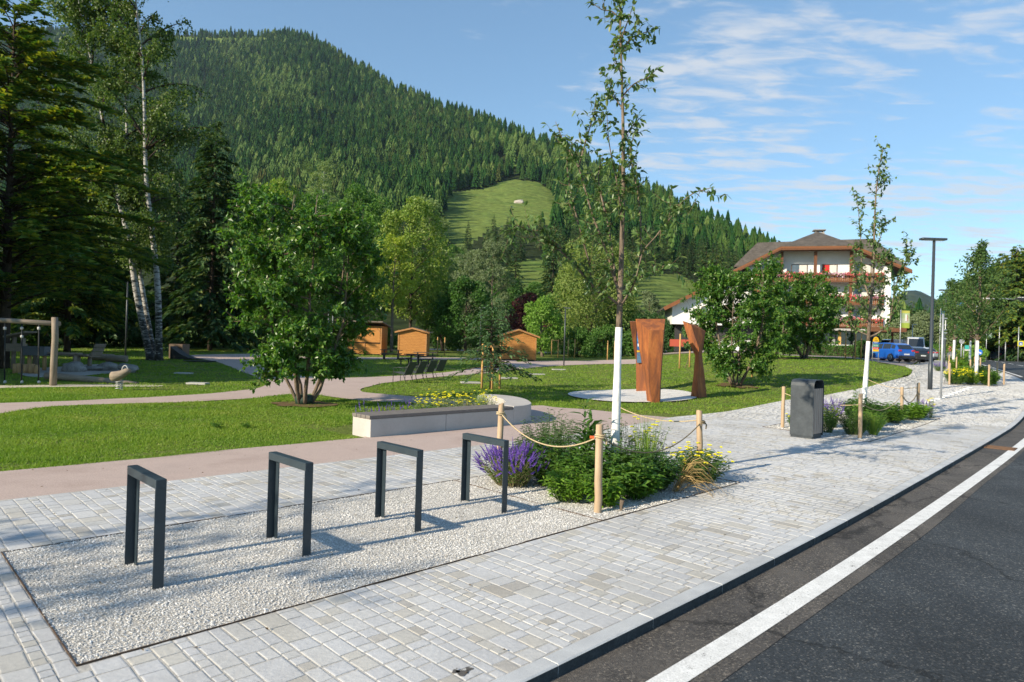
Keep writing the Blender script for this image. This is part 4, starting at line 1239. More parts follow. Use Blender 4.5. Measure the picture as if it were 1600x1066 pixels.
# ================================================================== long planter bench
M_CONC = rough_mat('pale_concrete', (.40, .375, .35), (.485, .46, .435), 1.2, .85, .25, fine=(60, .08), bmp=(45, .25, .006))
M_BENCHW = wood('bench_slat_wood', (.125, .11, .10), (.23, .205, .185), (1.2, 14, 14))
pt = thing('planter_bench', 'long pale concrete planter bench with dark timber seat and rounded end', 'bench', AB(7.1, -11.35), RZ)
b0 = np.array([7.1, -11.35])
def loc_ab(a, b): return (b - b0[1], a - b0[0])            # local x = b, y = a
outer = [(7.14, -11.03), (9.0, -11.03), (11.0, -11.03), (11.5, -11.10), (11.95, -11.38), (12.35, -11.82), (12.7, -12.3), (12.95, -12.8), (13.08, -13.3), (13.0, -13.75), (12.75, -14.1)]
oc = np.array(outer)
def offs(c, d):
    tg = np.gradient(c, axis=0); tg /= np.linalg.norm(tg, axis=1)[:, None]
    return c + np.stack([-tg[:, 1], tg[:, 0]], -1) * d
os_ = np.vstack([oc[:3], smooth_poly(oc[2:], False, 5)[1:]])
inn = offs(os_, -.64)
def block(i0, i1, h, nm):
    o1, i_1 = os_[i0:i1 + 1], inn[i0:i1 + 1]
    ring = [loc_ab(*p) for p in o1] + [loc_ab(*p) for p in i_1[::-1]]
    ring = ccw(ring); n = len(ring)
    m = MB()
    n2 = len(o1)
    L = [loc_ab(*p) for p in o1]; R = [loc_ab(*p) for p in i_1]
    v = [(p[0], p[1], -.1) for p in L] + [(p[0], p[1], h) for p in L] + [(p[0], p[1], -.1) for p in R] + [(p[0], p[1], h) for p in R]
    f = []
    for k in range(n2 - 1):
        f += [(k + 1, k, n2 + k, n2 + k + 1), (2 * n2 + k, 2 * n2 + k + 1, 3 * n2 + k + 1, 3 * n2 + k), (n2 + k + 1, n2 + k, 3 * n2 + k, 3 * n2 + k + 1)]
    f += [(0, 2 * n2, 3 * n2, n2), (n2 - 1, 2 * n2 - 1, 4 * n2 - 1, 3 * n2 - 1)]
    o = m.add(v, f).obj(nm, M_CONC, pt, bevel=.008)
    me = o.data; bm_ = bmesh.new(); bm_.from_mesh(me); bmesh.ops.recalc_face_normals(bm_, faces=bm_.faces[:]); bm_.to_mesh(me); bm_.free()
    return o
os_ = np.vstack([os_[0:1], [[9.0 - .004, -11.03]], [[9.0 + .004, -11.03]], os_[2:]]); inn = offs(np.vstack([os_[:1], os_[1:]]), -.64)
inn[0] = (7.14, -11.67); inn[1] = (8.996, -11.67); inn[2] = (9.004, -11.67); inn[3] = (11.0, -11.67)
block(0, 1, .335, 'concrete_block'); block(2, 3, .335, 'concrete_block')
block(3, len(os_) - 1, .41, 'concrete_block')
for k in range(4):
    x_ = -.32 + .02 + k * .163 - .0
    c_ = -11.03 - .64 + .02 + .0775 + k * .161
    MB().bbox((c_ - b0[1] - .073, .01, .341), (c_ - b0[1] + .073, 3.86, .405)).obj('seat_slat', M_BENCHW, pt, bevel=.004)
# planting in the planter
for k in range(9):
    a_ = 7.55 + k * .19
    herb('lavender', 'young lavender with thin purple spikes behind the timber seat of the planter', AB(a_, -12.0 - .18 * (k % 2)), .50, .16, 16, G_MID, .05, .007, 300 + k, 'small lavenders in the planter', per=8, flowers=(F_PUR, 'spike', 4), six=False)
for k in range(3):
    herb('leafy_perennial', 'green leafy perennial between lavender and yarrow in the planter', AB(9.15 + .14 * k, -12.15 + .1 * (k % 2)), .48, .16, 14, G_BRIGHT, .09, .03, 330 + k, 'green perennials in the planter', per=10)
for k in range(11):
    a_ = 9.5 + (k % 6) * .36; b_ = -12.25 - .45 * (k // 6)
    herb('yarrow', 'grey-leaved yarrow with flat yellow heads in the concrete planter', AB(a_, b_), .58 + .12 * (k % 3) / 2, .24, 24, G_GREY, .07, .008, 340 + k, 'yellow yarrows in the planter', per=9, flowers=(F_YEL, 'umbel', 14), six=False, stem_m=M_STEM)
for k in range(5):
    grass_tuft('grass_tuft', 'loose pale grass inside the rounded end of the planter', AB(11.4 + .22 * k, -12.6 - .25 * k), .55, .3, 46, G_LIME, 360 + k, group='grasses in the planter end', w=.007)

# ================================================================== planting of the large bed
herb('lavender_bush', 'round lavender bush full of purple spikes beside the bike racks', AB(6.30, -6.30), .46, .44, 150, G_MID, .05, .009, 20, None, per=9, flowers=(F_PUR, 'spike', 220), six=False, cat='lavender', stem_m=M_STEM_Y, up=.8)
grass_tuft('grass_tuft', 'upright bright green grass tuft right beside the lavender bush', AB(6.62, -5.98), .48, .22, 130, G_LIME, 21, w=.009, arch=.2)
herb('leafy_shrub', 'low bright green shrub with narrow leaves at the gravel corner of the bed', AB(6.22, -5.25), .42, .33, 60, G_BRIGHT, .075, .020, 22, None, per=18, cat='shrub')
herb('leafy_shrub', 'low green plant with broad pointed leaves at the foot of the front post', AB(6.36, -4.82), .33, .22, 24, G_BRIGHT, .12, .042, 23, None, per=11, cat='shrub')
herb('leafy_shrub', 'dark green broad-leaved shrub in the middle of the large bed', AB(6.75, -5.45), .62, .42, 50, G_MID, .11, .042, 24, None, per=16, cat='shrub')
herb('feathery_shrub', 'feathery bluish green shrub at the back of the large bed', AB(7.15, -6.40), .95, .50, 100, G_BLUE, .06, .008, 25, None, per=26, cat='shrub', six=False)
herb('leafy_shrub', 'green shrub with pointed drooping leaves right of the front post', AB(7.0, -4.88), .46, .34, 46, G_MID, .13, .05, 26, None, per=13, cat='shrub')
herb('leafy_shrub', 'dense dark green shrub low along the paving edge', AB(7.65, -5.05), .56, .46, 76, G_DARK, .10, .032, 27, None, per=16, cat='shrub')
herb('spiky_plant', 'tall spurge-like plant with long dark strap leaves by the white trunk', AB(7.15, -5.75), 1.12, .20, 7, G_DARK, .26, .055, 28, None, per=15, cat='plant', up=.8)
herb('small_leaved_shrub', 'thin upright shrub with tiny leaves beside the white trunk', AB(7.85, -5.75), 1.05, .24, 16, G_MID, .045, .024, 29, None, per=26, cat='shrub')
grass_tuft('grass_tuft', 'tall fine pale green grass left of the yellow yarrow', AB(8.0, -5.35), .95, .32, 90, G_LIME, 30, w=.006, arch=.3)
herb('leafy_shrub', 'mid green shrub in the heart of the bed behind the drooping leaves', AB(7.35, -5.35), .62, .40, 60, G_MID, .09, .03, 31, None, per=17, cat='shrub')
herb('yarrow', 'yellow yarrow with flat flower heads at the right end of the large bed', AB(8.60, -4.88), .50, .42, 80, G_DARK, .07, .010, 32, None, per=16, flowers=(F_YEL, 'umbel', 46), six=False, cat='yarrow')
herb('yarrow', 'taller loose yellow yarrow behind the pale grass of the large bed', AB(8.45, -5.65), .82, .36, 46, G_BLUE, .06, .009, 33, None, per=12, flowers=(F_YEL, 'umbel', 24), six=False, cat='yarrow')
grass_tuft('dry_grass_tuft', 'straw-coloured grass arching out over the paving from the large bed', AB(7.75, -4.72), .50, .28, 70, G_DRY, 34, lean=(.50, -.22, -.42), w=.009, arch=2.6)
herb('feathery_shrub', 'low feathery green filler behind the lavender', AB(6.95, -6.75), .5, .3, 40, G_BLUE, .06, .009, 35, None, per=20, cat='shrub', six=False)
herb('leafy_shrub', 'broad-leaved green plant behind the front post rope', AB(6.7, -6.0), .66, .34, 40, G_DARK, .12, .045, 36, None, per=13, cat='shrub')
MB().tube([(0, 0, -.03), (.0, .0, .06), (.01, .0, .12)], [.014, .02, .028], 7).obj('cut_stub', M_BARK, None)
tag(bpy.data.objects['cut_stub'], 'short cut-off woody stub in the gravel beside the front post', 'plant stub'); bpy.data.objects['cut_stub'].location = AB(6.33, -4.56)
# second bed
B2 = [('leafy_perennial', 'small green plant with yellow flowers at the foot of the post behind the bin', 16.5, -6.75, .40, .26, 30, G_MID, .08, .03, ('Y', 10)),
      ('lavender_bush', 'purple-flowering sage behind the yellow flowers of the second bed', 17.6, -6.35, .66, .30, 60, G_MID, .05, .01, ('P', 60)),
      ('yarrow', 'yellow yarrow directly beside the litter bin', 16.35, -6.0, .62, .26, 36, G_MID, .06, .012, ('Y', 22)),
      ('feathery_shrub', 'dense feathery dark green shrub left of the corner post of the second bed', 16.55, -5.45, .60, .36, 90, G_DARK, .06, .011, None),
      ('leafy_shrub', 'broad dark green perennial in the middle of the second bed', 17.9, -5.55, .52, .36, 50, G_MID, .11, .04, None),
      ('leafy_shrub', 'tall green perennial before the white trunk of the second bed', 19.0, -5.9, .72, .38, 50, G_DARK, .12, .045, None),
      ('leafy_shrub', 'green perennial with long leaves beside the middle post', 20.3, -5.75, .55, .38, 44, G_MID, .13, .045, None),
      ('leafy_shrub', 'bright leafy perennial near the far corner of the second bed', 21.6, -5.55, .50, .36, 44, G_BRIGHT, .12, .042, None),
      ('lavender_bush', 'little purple sage under the far corner post of the second bed', 22.3, -5.5, .50, .2, 30, G_MID, .05, .01, ('P', 20)),
      ('leafy_shrub', 'dark leafy filler at the back of the second bed', 20.4, -6.7, .58, .4, 44, G_DARK, .11, .04, None),
      ('yarrow', 'thin yellow flowers beyond the far corner post of the second bed', 22.55, -5.35, .58, .2, 14, G_MID, .05, .01, ('Y', 12))]
for k, (nm, lb, a_, b_, h_, r_, ns, lm, ll, lw, fl) in enumerate(B2):
    herb(nm, lb, AB(a_, b_), h_, r_, ns, lm, ll, lw, 60 + k, None, per=15, six=False, flowers=None if not fl else ((F_YEL, 'umbel', fl[1]) if fl[0] == 'Y' else (F_PUR, 'spike', fl[1])))
grass_tuft('grass_tuft', 'fountain of lime green grass beside the corner post of the second bed', AB(16.9, -5.15), .50, .40, 150, G_LIME, 80, w=.011, arch=.7)
herb('climbing_shoot', 'thin yellow-green shoot climbing along the white trunk of the second bed', AB(18.55, -6.1), 1.75, .10, 4, G_BRIGHT, .09, .04, 81, None, per=22, cat='plant')

# ================================================================== young street trees, traced
T1 = AB(7.6, -5.62)
lead1 = [(959, 752), (963, 640), (966, 540), (968, 490), (970, 430), (972, 370), (974, 300), (974, 262), (973, 169), (970, 75), (969, 10), (968, -22)]
br1 = [([(966, 476), (950, 463), (927, 450), (921, 413), (912, 380), (904, 352), (892, 326), (884, 296)], -.5),
       ([(927, 450), (916, 435), (889, 405), (862, 381), (835, 365), (812, 354), (802, 358), (795, 367)], -1.0),
       ([(900, 414), (876, 388), (859, 371), (842, 351)], -.9),
       ([(967, 455), (957, 425), (949, 397), (926, 337), (904, 262), (881, 221), (868, 190)], .7),
       ([(962, 440), (954, 375), (945, 330), (934, 300)], 1.0),
       ([(972, 380), (971, 337), (964, 285), (952, 225), (948, 172)], -.4),
       ([(904, 262), (914, 225), (927, 180), (932, 144)], .4),
       ([(971, 455), (988, 435), (1001, 397), (999, 319), (990, 270), (984, 236), (992, 208)], .6),
       ([(970, 478), (981, 461), (993, 437), (1005, 394), (1027, 367), (1044, 341), (1048, 325)], -.8),
       ([(993, 437), (1010, 429), (1024, 423), (1048, 409)], -1.0),
       ([(1027, 367), (1050, 338), (1066, 316), (1086, 301), (1114, 293)], -1.1),
       ([(970, 85), (984, 62), (1004, 52), (1032, 44)], .2), ([(969, 30), (956, 18), (940, 15), (922, 2)], .1),
       ([(973, 150), (990, 132), (1006, 124), (1022, 117)], -.3), ([(974, 215), (990, 195), (1007, 178)], .3),
       ([(973, 170), (960, 150), (952, 120)], .3), ([(974, 300), (1000, 290), (1014, 276)], .2), ([(971, 60), (982, 30), (990, 5)], -.2), ([(973, 120), (962, 95), (958, 65)], -.25),
       ([(904, 352), (890, 290), (886, 250), (890, 215)], -.2), ([(945, 330), (935, 280), (942, 240)], .5)]
young_tree(T1, 'tall young tree with white-painted trunk rising out of the large shrub bed', 2.14, lead1, br1, 1, 8, .098, seed=101, r0=.062)
T2 = AB(19.2, -6.2)
lead2 = [(1346, 662), (1352, 600), (1356, 545), (1358, 510), (1360, 484), (1364, 433), (1366, 392), (1366, 361), (1369, 300), (1375, 255), (1381, 231)]
br2 = [([(1358, 527), (1374, 519), (1389, 505), (1394, 480), (1397, 455), (1405, 431), (1415, 412), (1430, 390)], -.7),
       ([(1357, 524), (1341, 517), (1330, 505), (1325, 480), (1322, 450)], .5), ([(1361, 470), (1350, 440), (1346, 408), (1344, 360), (1338, 300)], .6),
       ([(1397, 455), (1396, 425), (1388, 395)], -.9), ([(1389, 505), (1400, 480), (1412, 455), (1420, 435)], -1.2), ([(1360, 490), (1345, 470), (1339, 440), (1333, 400)], -.8),
       ([(1366, 392), (1378, 365), (1384, 345)], .3), ([(1369, 300), (1380, 285), (1386, 275)], .2), ([(1415, 412), (1418, 395), (1412, 375)], -.8), ([(1362, 460), (1376, 430), (1380, 400)], .9),
       ([(1359, 505), (1350, 490), (1347, 470)], 1.1), ([(1359, 500), (1372, 480), (1380, 460), (1382, 440)], 1.0)]
young_tree(T2, 'young tree with white-painted trunk in the second bed, in front of the hotel', 2.2, lead2, br2, 1, 8, .12, seed=102, r0=.065)
# ================================================================== bushy multi-stem trees on the lawns
mt1 = crown_tree('multi_stem_tree', 'large bushy multi-stem tree on the near lawn beside the path fork', 'tree', G(475, 631), 6.2, 2.2, 1.15, 6, 22, 16, 14, .15, M_LEAF_MULTI, M_BARK, 201, 'bushy multi-stem trees', flare=.7, stem_r=.062)
mt2 = crown_tree('multi_stem_tree', 'bushy multi-stem tree on the right lawn just beyond the rusty steel figures', 'tree', G(1150, 602), 5.25, 1.85, .8, 6, 20, 15, 14, .15, M_LEAF_MULTI, M_BARK, 202, 'bushy multi-stem trees', flare=.7, stem_r=.052)
mt3 = crown_tree('multi_stem_tree', 'bushy multi-stem tree in front of the hotel balconies by the hedge', 'tree', G(1257, 560), 6.3, 2.9, 1.0, 6, 20, 15, 14, .20, M_LEAF_MULTI, M_BARK, 203, 'bushy multi-stem trees', flare=.8, stem_r=.07)
mt4 = crown_tree('multi_stem_tree', 'smaller bushy multi-stem tree half hidden between two others before the hotel', 'tree', G(1213, 560), 5.6, 1.8, .9, 5, 18, 13, 13, .19, M_LEAF_MULTI, M_BARK, 204, 'bushy multi-stem trees', flare=.5, stem_r=.06)
M_SOIL = rough_mat('bare_soil', (.10, .065, .035), (.19, .13, .075), 4, .95, .1, fine=(30, .35), bmp=(18, .8, .03))
def blob(c, r, n=20, am=.25, seed=0):
    q = random.Random(seed)
    return smooth_poly([np.asarray(c)[:2] + r * (1 + q.uniform(-am, am)) * np.array([math.cos(t), math.sin(t)]) for t in np.linspace(0, 2 * math.pi, n, endpoint=False)], True, 2)
for k, (t_, r_) in enumerate(((mt1, .8), (mt2, .8), (mt3, 1.0), (mt4, .8))):
    sheet('soil_patch', blob(t_.location, r_, seed=k), .004, M_SOIL, .5)
m = MB(); m.lathe([(.24, 0), (.25, .12), (.23, .24), (.20, .25)], 12)
o = m.obj('watering_bag', plain('green_bag', (.012, .035, .022), .6)); tag(o, 'low dark green watering bag around the foot of the near bushy tree', 'watering bag'); o.location = mt1.location
o = copy_tree(o, None, mt3.location, 0, None, 'low dark green watering bag around the stems of the tree before the hotel')
# leafy weeds in the near lawn
for k, (px, py) in enumerate(((338, 667), (385, 668))):
    herb('lawn_weed', ['dark green rosette weed in the near lawn, left of a pair', 'dark green rosette weed in the near lawn, right of a pair', 'small leafy weed in the near lawn behind the pair of rosettes', 'small leafy weed in the near lawn below the bushy tree', 'small leafy weed in the near lawn above the second rack', 'small leafy weed in the near lawn close to the planter end'][k],
         G(px, py), .08, .12, 8, G_MID, .07, .03, 400 + k, 'weeds in the near lawn', per=5, six=False, cat='weed')

# ================================================================== weathering steel figures
def corten():
    m, t, b, o = mat_new('weathering_steel')
    v = coords(t, True, (1.6, 1.6, .30))
    n = noise_(t, v, 2.4, 8, .68, .8); n2 = noise_(t, v, 26, 4, .6)
    r = ramp(t, n.outputs['Fac'], [(.26, (.085, .034, .020)), (.42, (.19, .062, .022)), (.58, (.30, .095, .024)), (.76, (.42, .17, .045))])
    mr_ = nd(t, 'ShaderNodeMapRange'); t.links.new(n2.outputs['Fac'], mr_.inputs[0]); mr_.inputs[1].default_value, mr_.inputs[2].default_value, mr_.inputs[3].default_value, mr_.inputs[4].default_value = .3, .7, .8, 1.2
    mx = nd(t, 'ShaderNodeVectorMath', operation='SCALE'); t.links.new(r.outputs[0], mx.inputs[0]); t.links.new(mr_.outputs[0], mx.inputs['Scale'])
    t.links.new(mx.outputs[0], b.inputs['Base Color']); b.inputs['Roughness'].default_value = .75; b.inputs['Metallic'].default_value = .1
    bump(t, b, n2.outputs['Fac'], .2, .01)
    return m
M_COR = corten()
def loft(mb, rings):
    n = len(rings[0]); v = [p for r in rings for p in r]
    f = [(i * n + j, i * n + (j + 1) % n, (i + 1) * n + (j + 1) % n, (i + 1) * n + j) for i in range(len(rings) - 1) for j in range(n)]
    f += [tuple(range(n))[::-1], tuple((len(rings) - 1) * n + j for j in range(n))]
    return mb.add(v, f)
def fixn(o):
    bm_ = bmesh.new(); bm_.from_mesh(o.data); bmesh.ops.triangulate(bm_, faces=bm_.faces[:]); bmesh.ops.recalc_face_normals(bm_, faces=bm_.faces[:]); bm_.to_mesh(o.data); bm_.free(); return o
g1 = G(1020, 628); y0 = g1[1]
o = loft(MB(), [[P(1011, 629, y0 + .25), P(1019, 630, y0 - .2), P(1030, 629.5, y0 - .15), P(1032, 628, y0 + .45)],
                [P(1008, 600, y0 + .3), P(1014, 596, y0 - .25), P(1031.5, 596, y0 - .2), P(1033, 596, y0 + .45)],
                [P(998, 540, y0 + .2), P(1013, 545, y0 - .3), P(1035, 545, y0 - .3), P(1037, 540, y0 + .4)],
                [P(993, 498.5, y0 + .35), P(1014.5, 516.5, y0 - .35), P(1037, 516.5, y0 - .35), P(1039.5, 498.5, y0 + .4)]])
c0 = g1
def rebase(o, c):
    o.data.transform(Matrix.Translation(-Vector([float(x) for x in c]))); o.location = [float(x) for x in c]; return o
o = fixn(rebase(o.obj('steel_figure', M_COR), g1)); tag(o, 'tall folded rust-orange steel figure with a slanting top, standing in front on the white pad', 'sculpture', 'rusty steel figures on the gravel pad')
g2 = G(1090, 620); y2 = g2[1]
o = loft(MB(), [[P(1079, 621, y2 + .1), P(1092, 623, y2 - .25), P(1104.5, 620, y2 + .15), P(1092, 618, y2 + .4)],
                [P(1083.5, 588, y2 + .05), P(1089, 590, y2 - .2), P(1101, 588, y2 + .15), P(1094, 588, y2 + .35)],
                [P(1086, 556, y2 - .05), P(1092, 558, y2 - .22), P(1096.7, 553, y2 + .2), P(1092, 553, y2 + .3)],
                [P(1078, 538, y2 - .15), P(1092, 545, y2 - .25), P(1099.5, 538, y2 + .25), P(1090, 534, y2 + .35)],
                [P(1066.5, 501.5, y2 - .1), P(1080, 508, y2 - .3), P(1102.5, 518, y2 + .2), P(1090, 509, y2 + .4)]])
o = fixn(rebase(o.obj('steel_figure', M_COR), g2)); tag(o, 'twisted rust-brown steel figure with a narrow waist, standing at the edge of the white pad', 'sculpture', 'rusty steel figures on the gravel pad')
g3 = G(1003, 611.5); y3 = g3[1]
st = thing('info_stele', 'rusty steel stele with a blue picture panel behind the tall figure', 'info board', g3, 0, 'rusty steel figures on the gravel pad')
def loc3(p): return np.asarray(p) - g3
o = loft(MB(), [[loc3(P(994, 612, y3)), loc3(P(1019, 612.5, y3 - .1)), loc3(P(1020, 611, y3 + .3)), loc3(P(996, 611, y3 + .4))],
                [loc3(P(993.5, 516, y3)), loc3(P(1022, 517, y3 - .1)), loc3(P(1023, 512, y3 + .3)), loc3(P(994, 511, y3 + .4))]]).obj('panel', M_COR, st); fixn(o)
o = loft(MB(), [[loc3(P(992.5, 560, y3 - .02)), loc3(P(993.6, 560, y3 - .02)), loc3(P(993.6, 560, y3 + .35)), loc3(P(992.5, 560, y3 + .35))],
                [loc3(P(984, 503, y3 - .15)), loc3(P(994, 503, y3 - .05)), loc3(P(994, 502, y3 + .45)), loc3(P(984, 502, y3 + .4))]]).obj('fin', M_COR, st); fixn(o)
def flatq(px0, py0, px1, py1, y, th=.012):
    return MB().slab([loc3(P(px0, py0, y)), loc3(P(px1, py0, y)), loc3(P(px1, py1, y)), loc3(P(px0, py1, y))], (0, th, 0))
M_BLUE = rough_mat('poster_blue', (.015, .06, .19), (.03, .16, .38), 7, .4, .5, world=True)
M_BLUE2 = rough_mat('poster_map', (.02, .07, .16), (.09, .17, .26), 12, .4, .5, world=True, c3=(.03, .05, .10))
fixn(flatq(995.2, 518, 1012, 547, y3 - .10).obj('poster', M_BLUE, st)); fixn(flatq(995.2, 551, 1012, 567, y3 - .10).obj('poster', M_BLUE2, st))
fixn(flatq(995.2, 548, 1012, 550, y3 - .10).obj('yellow_strip', plain('poster_yellow', (.6, .42, .03), .5), st))
mw_ = plain('poster_white', (.7, .74, .78), .5)
for k in range(3): fixn(flatq(996.4, 521 + 8 * k, 1000.4, 525.5 + 8 * k, y3 - .115, .01).obj('picture', mw_ if k != 1 else plain('poster_cyan', (.1, .4, .6), .5), st))

# ================================================================== wooden market huts
M_HUT = wood('hut_wood', (.33, .135, .034), (.56, .27, .075), (1.2, 1.2, 9))
M_HUT_T = wood('hut_trim', (.30, .14, .05), (.50, .26, .10), (6, 6, 1.5))
M_FELT = rough_mat('roof_felt', (.12, .095, .08), (.2, .165, .14), 4, .9, .2)
M_GAP = plain('dark_gap', (.02, .014, .01), .9)
def hut(loc, w, d, he, hr, label, rotz=0., stall=False):
    t = thing('wooden_hut', label, 'hut', loc, rotz, 'wooden market huts in the park')
    MB().bbox((-w / 2 + .04, .04, 0), (w / 2 - .04, d - .04, he)).obj('inner_wall', M_GAP, t)
    def boards(z0, z1, x0, x1, y, nm, th=.03, hb=.145):
        m = MB(); z = z0
        while z < z1 - .02:
            zz = min(z + hb - .012, z1)
            m.box(((x0 + x1) / 2, y + random.uniform(-.003, .003), (z + zz) / 2), (x1 - x0, th, zz - z)); z += hb
        return m
    o = boards(.08, he, -w / 2 + .1, w / 2 - .1, .02, '').obj('siding', M_HUT, t); o['kind'] = 'stuff'
    m = MB(); z = he                                           # gable boards
    while z < hr - .12:
        f = 1 - (z - he + .07) / (hr - he); m.box((0, .02, z + .07), (w * f - .1, .03, .133)); z += .145
    if m.n and not stall: m.obj('gable_board', M_HUT, t)
    for s in (-1, 1):
        o = MB()
        z = .08
        while z < he - .02: o.box((s * (w / 2 - .02), d / 2, z + .066), (.03, d - .1, .133)); z += .145
        o = o.obj('side_siding', M_HUT, t); o['kind'] = 'stuff'
        MB().bbox((s * (w / 2 - .05) - .055, -.03, 0), (s * (w / 2 - .05) + .055, .07, he)).obj('corner_post', M_HUT_T, t)
    if not stall:
        for s in (-1, 1):
            v = [(0, -.25, hr), (s * (w / 2 + .28), -.25, he - .12), (s * (w / 2 + .28), d + .2, he - .12), (0, d + .2, hr)]
            fixn(MB().slab(v, (0, 0, .07)).obj('roof', M_FELT, t))
            fixn(MB().slab([(0, -.27, hr - .08), (s * (w / 2 + .28), -.27, he - .20), (s * (w / 2 + .28), -.27, he - .06), (0, -.27, hr + .05)], (0, .03, 0)).obj('barge_board', M_HUT_T, t))
    else:
        fixn(MB().slab([(-w / 2 - .25, -.75, hr), (w / 2 + .25, -.75, hr), (w / 2 + .25, d + .2, he - .1), (-w / 2 - .25, d + .2, he - .1)], (0, 0, .12)).obj('roof', M_FELT, t))
        MB().bbox((-w / 2 + .15, -.035, 1.15), (w / 2 - .15, .0, he - .2)).obj('hatch', M_HUT, t)
        MB().bbox((-w / 2 + .12, -.06, 1.06), (w / 2 - .12, .01, 1.13)).obj('counter', M_GAP, t)
        MB().bbox((-.05, -.05, .05), (.05, .0, 1.05)).obj('mullion', M_HUT_T, t)
        for s in (-1, 1): MB().beam((s * (w / 2 - .12), -.06, he - .65), (s * (w / 2 - .55), -.06, he - .18), .05, .08).obj('brace', M_HUT_T, t)
    return t
hut(G(809, 563), 3.25, 2.3, 2.2, 2.72, 'square wooden hut with gabled roof standing by itself beyond the staked larch', rad(6))
hut(G(643.5, 556.5), 2.65, 2.3, 2.3, 2.58, 'small narrow wooden hut with low gabled roof behind the picnic tables', 0)
hut(G(569, 554), 3.2, 2.4, 2.7, 3.0, 'wooden market stall with closed hatch and jutting flat roof beside the bushy tree', rad(-3), stall=True)

# ================================================================== picnic tables, benches, lounge chairs
M_DKWOOD = wood('dark_slat_wood', (.045, .038, .034), (.10, .085, .075), (1.5, 14, 14))
M_DKSTEEL = plain('dark_steel', (.022, .027, .030), .5)
def picnic_table(loc, label, rotz=0.):
    t = thing('picnic_table', label, 'table', loc, rotz, 'dark picnic tables on the park lawn')
    for k in range(4): MB().box((0, -.3 + .2 * k, .74), (1.75, .18, .045)).obj('top_slat', M_DKWOOD, t)
    for s in (-1, 1):
        m = MB(); m.box((s * .55, 0, .36), (.09, .09, .72)); m.box((s * .55, 0, .70), (.08, .74, .05)); m.box((s * .55, 0, .02), (.10, .60, .04)); m.obj('leg', M_DKSTEEL, t)
    return t
def park_bench(loc, label, rotz=0.):
    t = thing('park_bench', label, 'bench', loc, rotz, 'backless benches at the picnic tables')
    for k in range(2): MB().box((0, -.10 + .2 * k, .44), (1.6, .18, .045)).obj('seat_slat', M_DKWOOD, t)
    for s in (-1, 1):
        m = MB(); m.box((s * .55, 0, .21), (.07, .07, .42)); m.box((s * .55, 0, .40), (.06, .38, .04)); m.box((s * .55, 0, .015), (.07, .34, .03)); m.obj('leg', M_DKSTEEL, t)
    return t
tp = [(540, 561, .2), (611, 561.5, .1), (648, 571, 1.25), (664, 566.5, .15)]
tl = ['dark picnic table in front of the market stall, nearest the bushy tree', 'dark picnic table between the market stall and the narrow hut', 'dark picnic table seen end-on right behind the lounge chairs', 'dark picnic table in front of the narrow hut']
T0 = B0 = None
for k, (px, py, rz) in enumerate(tp):
    g = G(px, py)
    if T0 is None: T0 = picnic_table(g, tl[k], rz)
    else: copy_tree(T0, None, g, rz, None, tl[k])
    for s in (-1, 1):
        lb = ('far-side bench at the ' if s > 0 else 'near-side bench at the ') + tl[k].replace('dark picnic ', '', 1).replace(', nearest the bushy tree', '')
        q = g + np.array([-math.sin(rz) * s * .75, math.cos(rz) * s * .75, 0]); q[2] = float(hf(q[0], q[1]))
        if B0 is None: B0 = park_bench(q, lb, rz)
        else: copy_tree(B0, None, q, rz, None, lb)
M_MESHSEAT = rough_mat('seat_mesh', (.055, .065, .05), (.09, .10, .08), 30, .7, .3, world=False)
def lounge_chair(loc, label, rotz):
    t = thing('lounge_chair', label, 'chair', loc, rotz, 'lounge chairs in a row by the path')
    fixn(MB().slab([(-.30, -.27, .44), (.27, -.27, .34), (.27, .27, .34), (-.30, .27, .44)], (0, 0, -.02)).obj('seat', M_MESHSEAT, t))
    fixn(MB().slab([(.27, -.27, .34), (.52, -.26, .90), (.52, .26, .90), (.27, .27, .34)], (.02, 0, -.01)).obj('backrest', M_MESHSEAT, t))
    for s in (-1, 1):
        y_ = s * .285
        MB().tube([(-.30, y_, .44), (.27, y_, .34), (.40, y_, .62), (.535, y_, .92)], .014, 6).obj('side_frame', M_DKSTEEL, t)
        MB().tube([(-.31, y_, 0), (-.30, y_, .30), (-.28, y_, .62), (.0, y_, .64), (.38, y_, .60)], .013, 6).obj('armrest', M_DKSTEEL, t)
        MB().tube([(.20, y_, .36), (.36, y_, 0)], .013, 6).obj('rear_leg', M_DKSTEEL, t)
    return t
ca, cb = G(629, 597), G(679, 590)
cl = ['mesh lounge chair with armrests, the one nearest the bushy tree', 'mesh lounge chair second from the bushy tree', 'mesh lounge chair third from the bushy tree', 'mesh lounge chair last in the row, nearest the staked larch']
L0 = None
for k in range(4):
    g = ca + (cb - ca) * k / 3; g[2] = float(hf(g[0], g[1]))
    if L0 is None: L0 = lounge_chair(g, cl[k], rad(-24))
    else: copy_tree(L0, None, g, rad(-24 - 2 * k), None, cl[k])
# flat pale slabs set in the lawn
M_SLAB = plain('pale_slab', (.40, .39, .36), .85)
for k, (px, py) in enumerate(((735, 598.5), (795, 591.5), (839, 585.5), (873, 578))):
    o = MB().box((0, 0, .02), (.85, .45, .06)).obj('stepping_slab', M_SLAB); o.location = G(px, py); o.rotation_euler = (0, 0, .2)
    tag(o, ['pale flat slab in the lawn just left of the staked larch', 'pale flat slab in the lawn right of the staked larch', 'third pale flat slab in the lawn, below the gabled hut', 'pale flat slab in the lawn at the foot of the park lamp'][k], 'slab', 'pale slabs in the lawn')
for k, (px, py) in enumerate(((287, 584), (309, 600))):
    o = MB().box((0, 0, .02), (.7, .4, .06)).obj('stepping_slab', M_SLAB); o.location = G(px, py)
    tag(o, ['pale flat slab in the shaded play lawn, farther of two', 'pale flat slab in the shaded play lawn, close to the path'][k], 'slab', 'pale slabs in the play lawn')

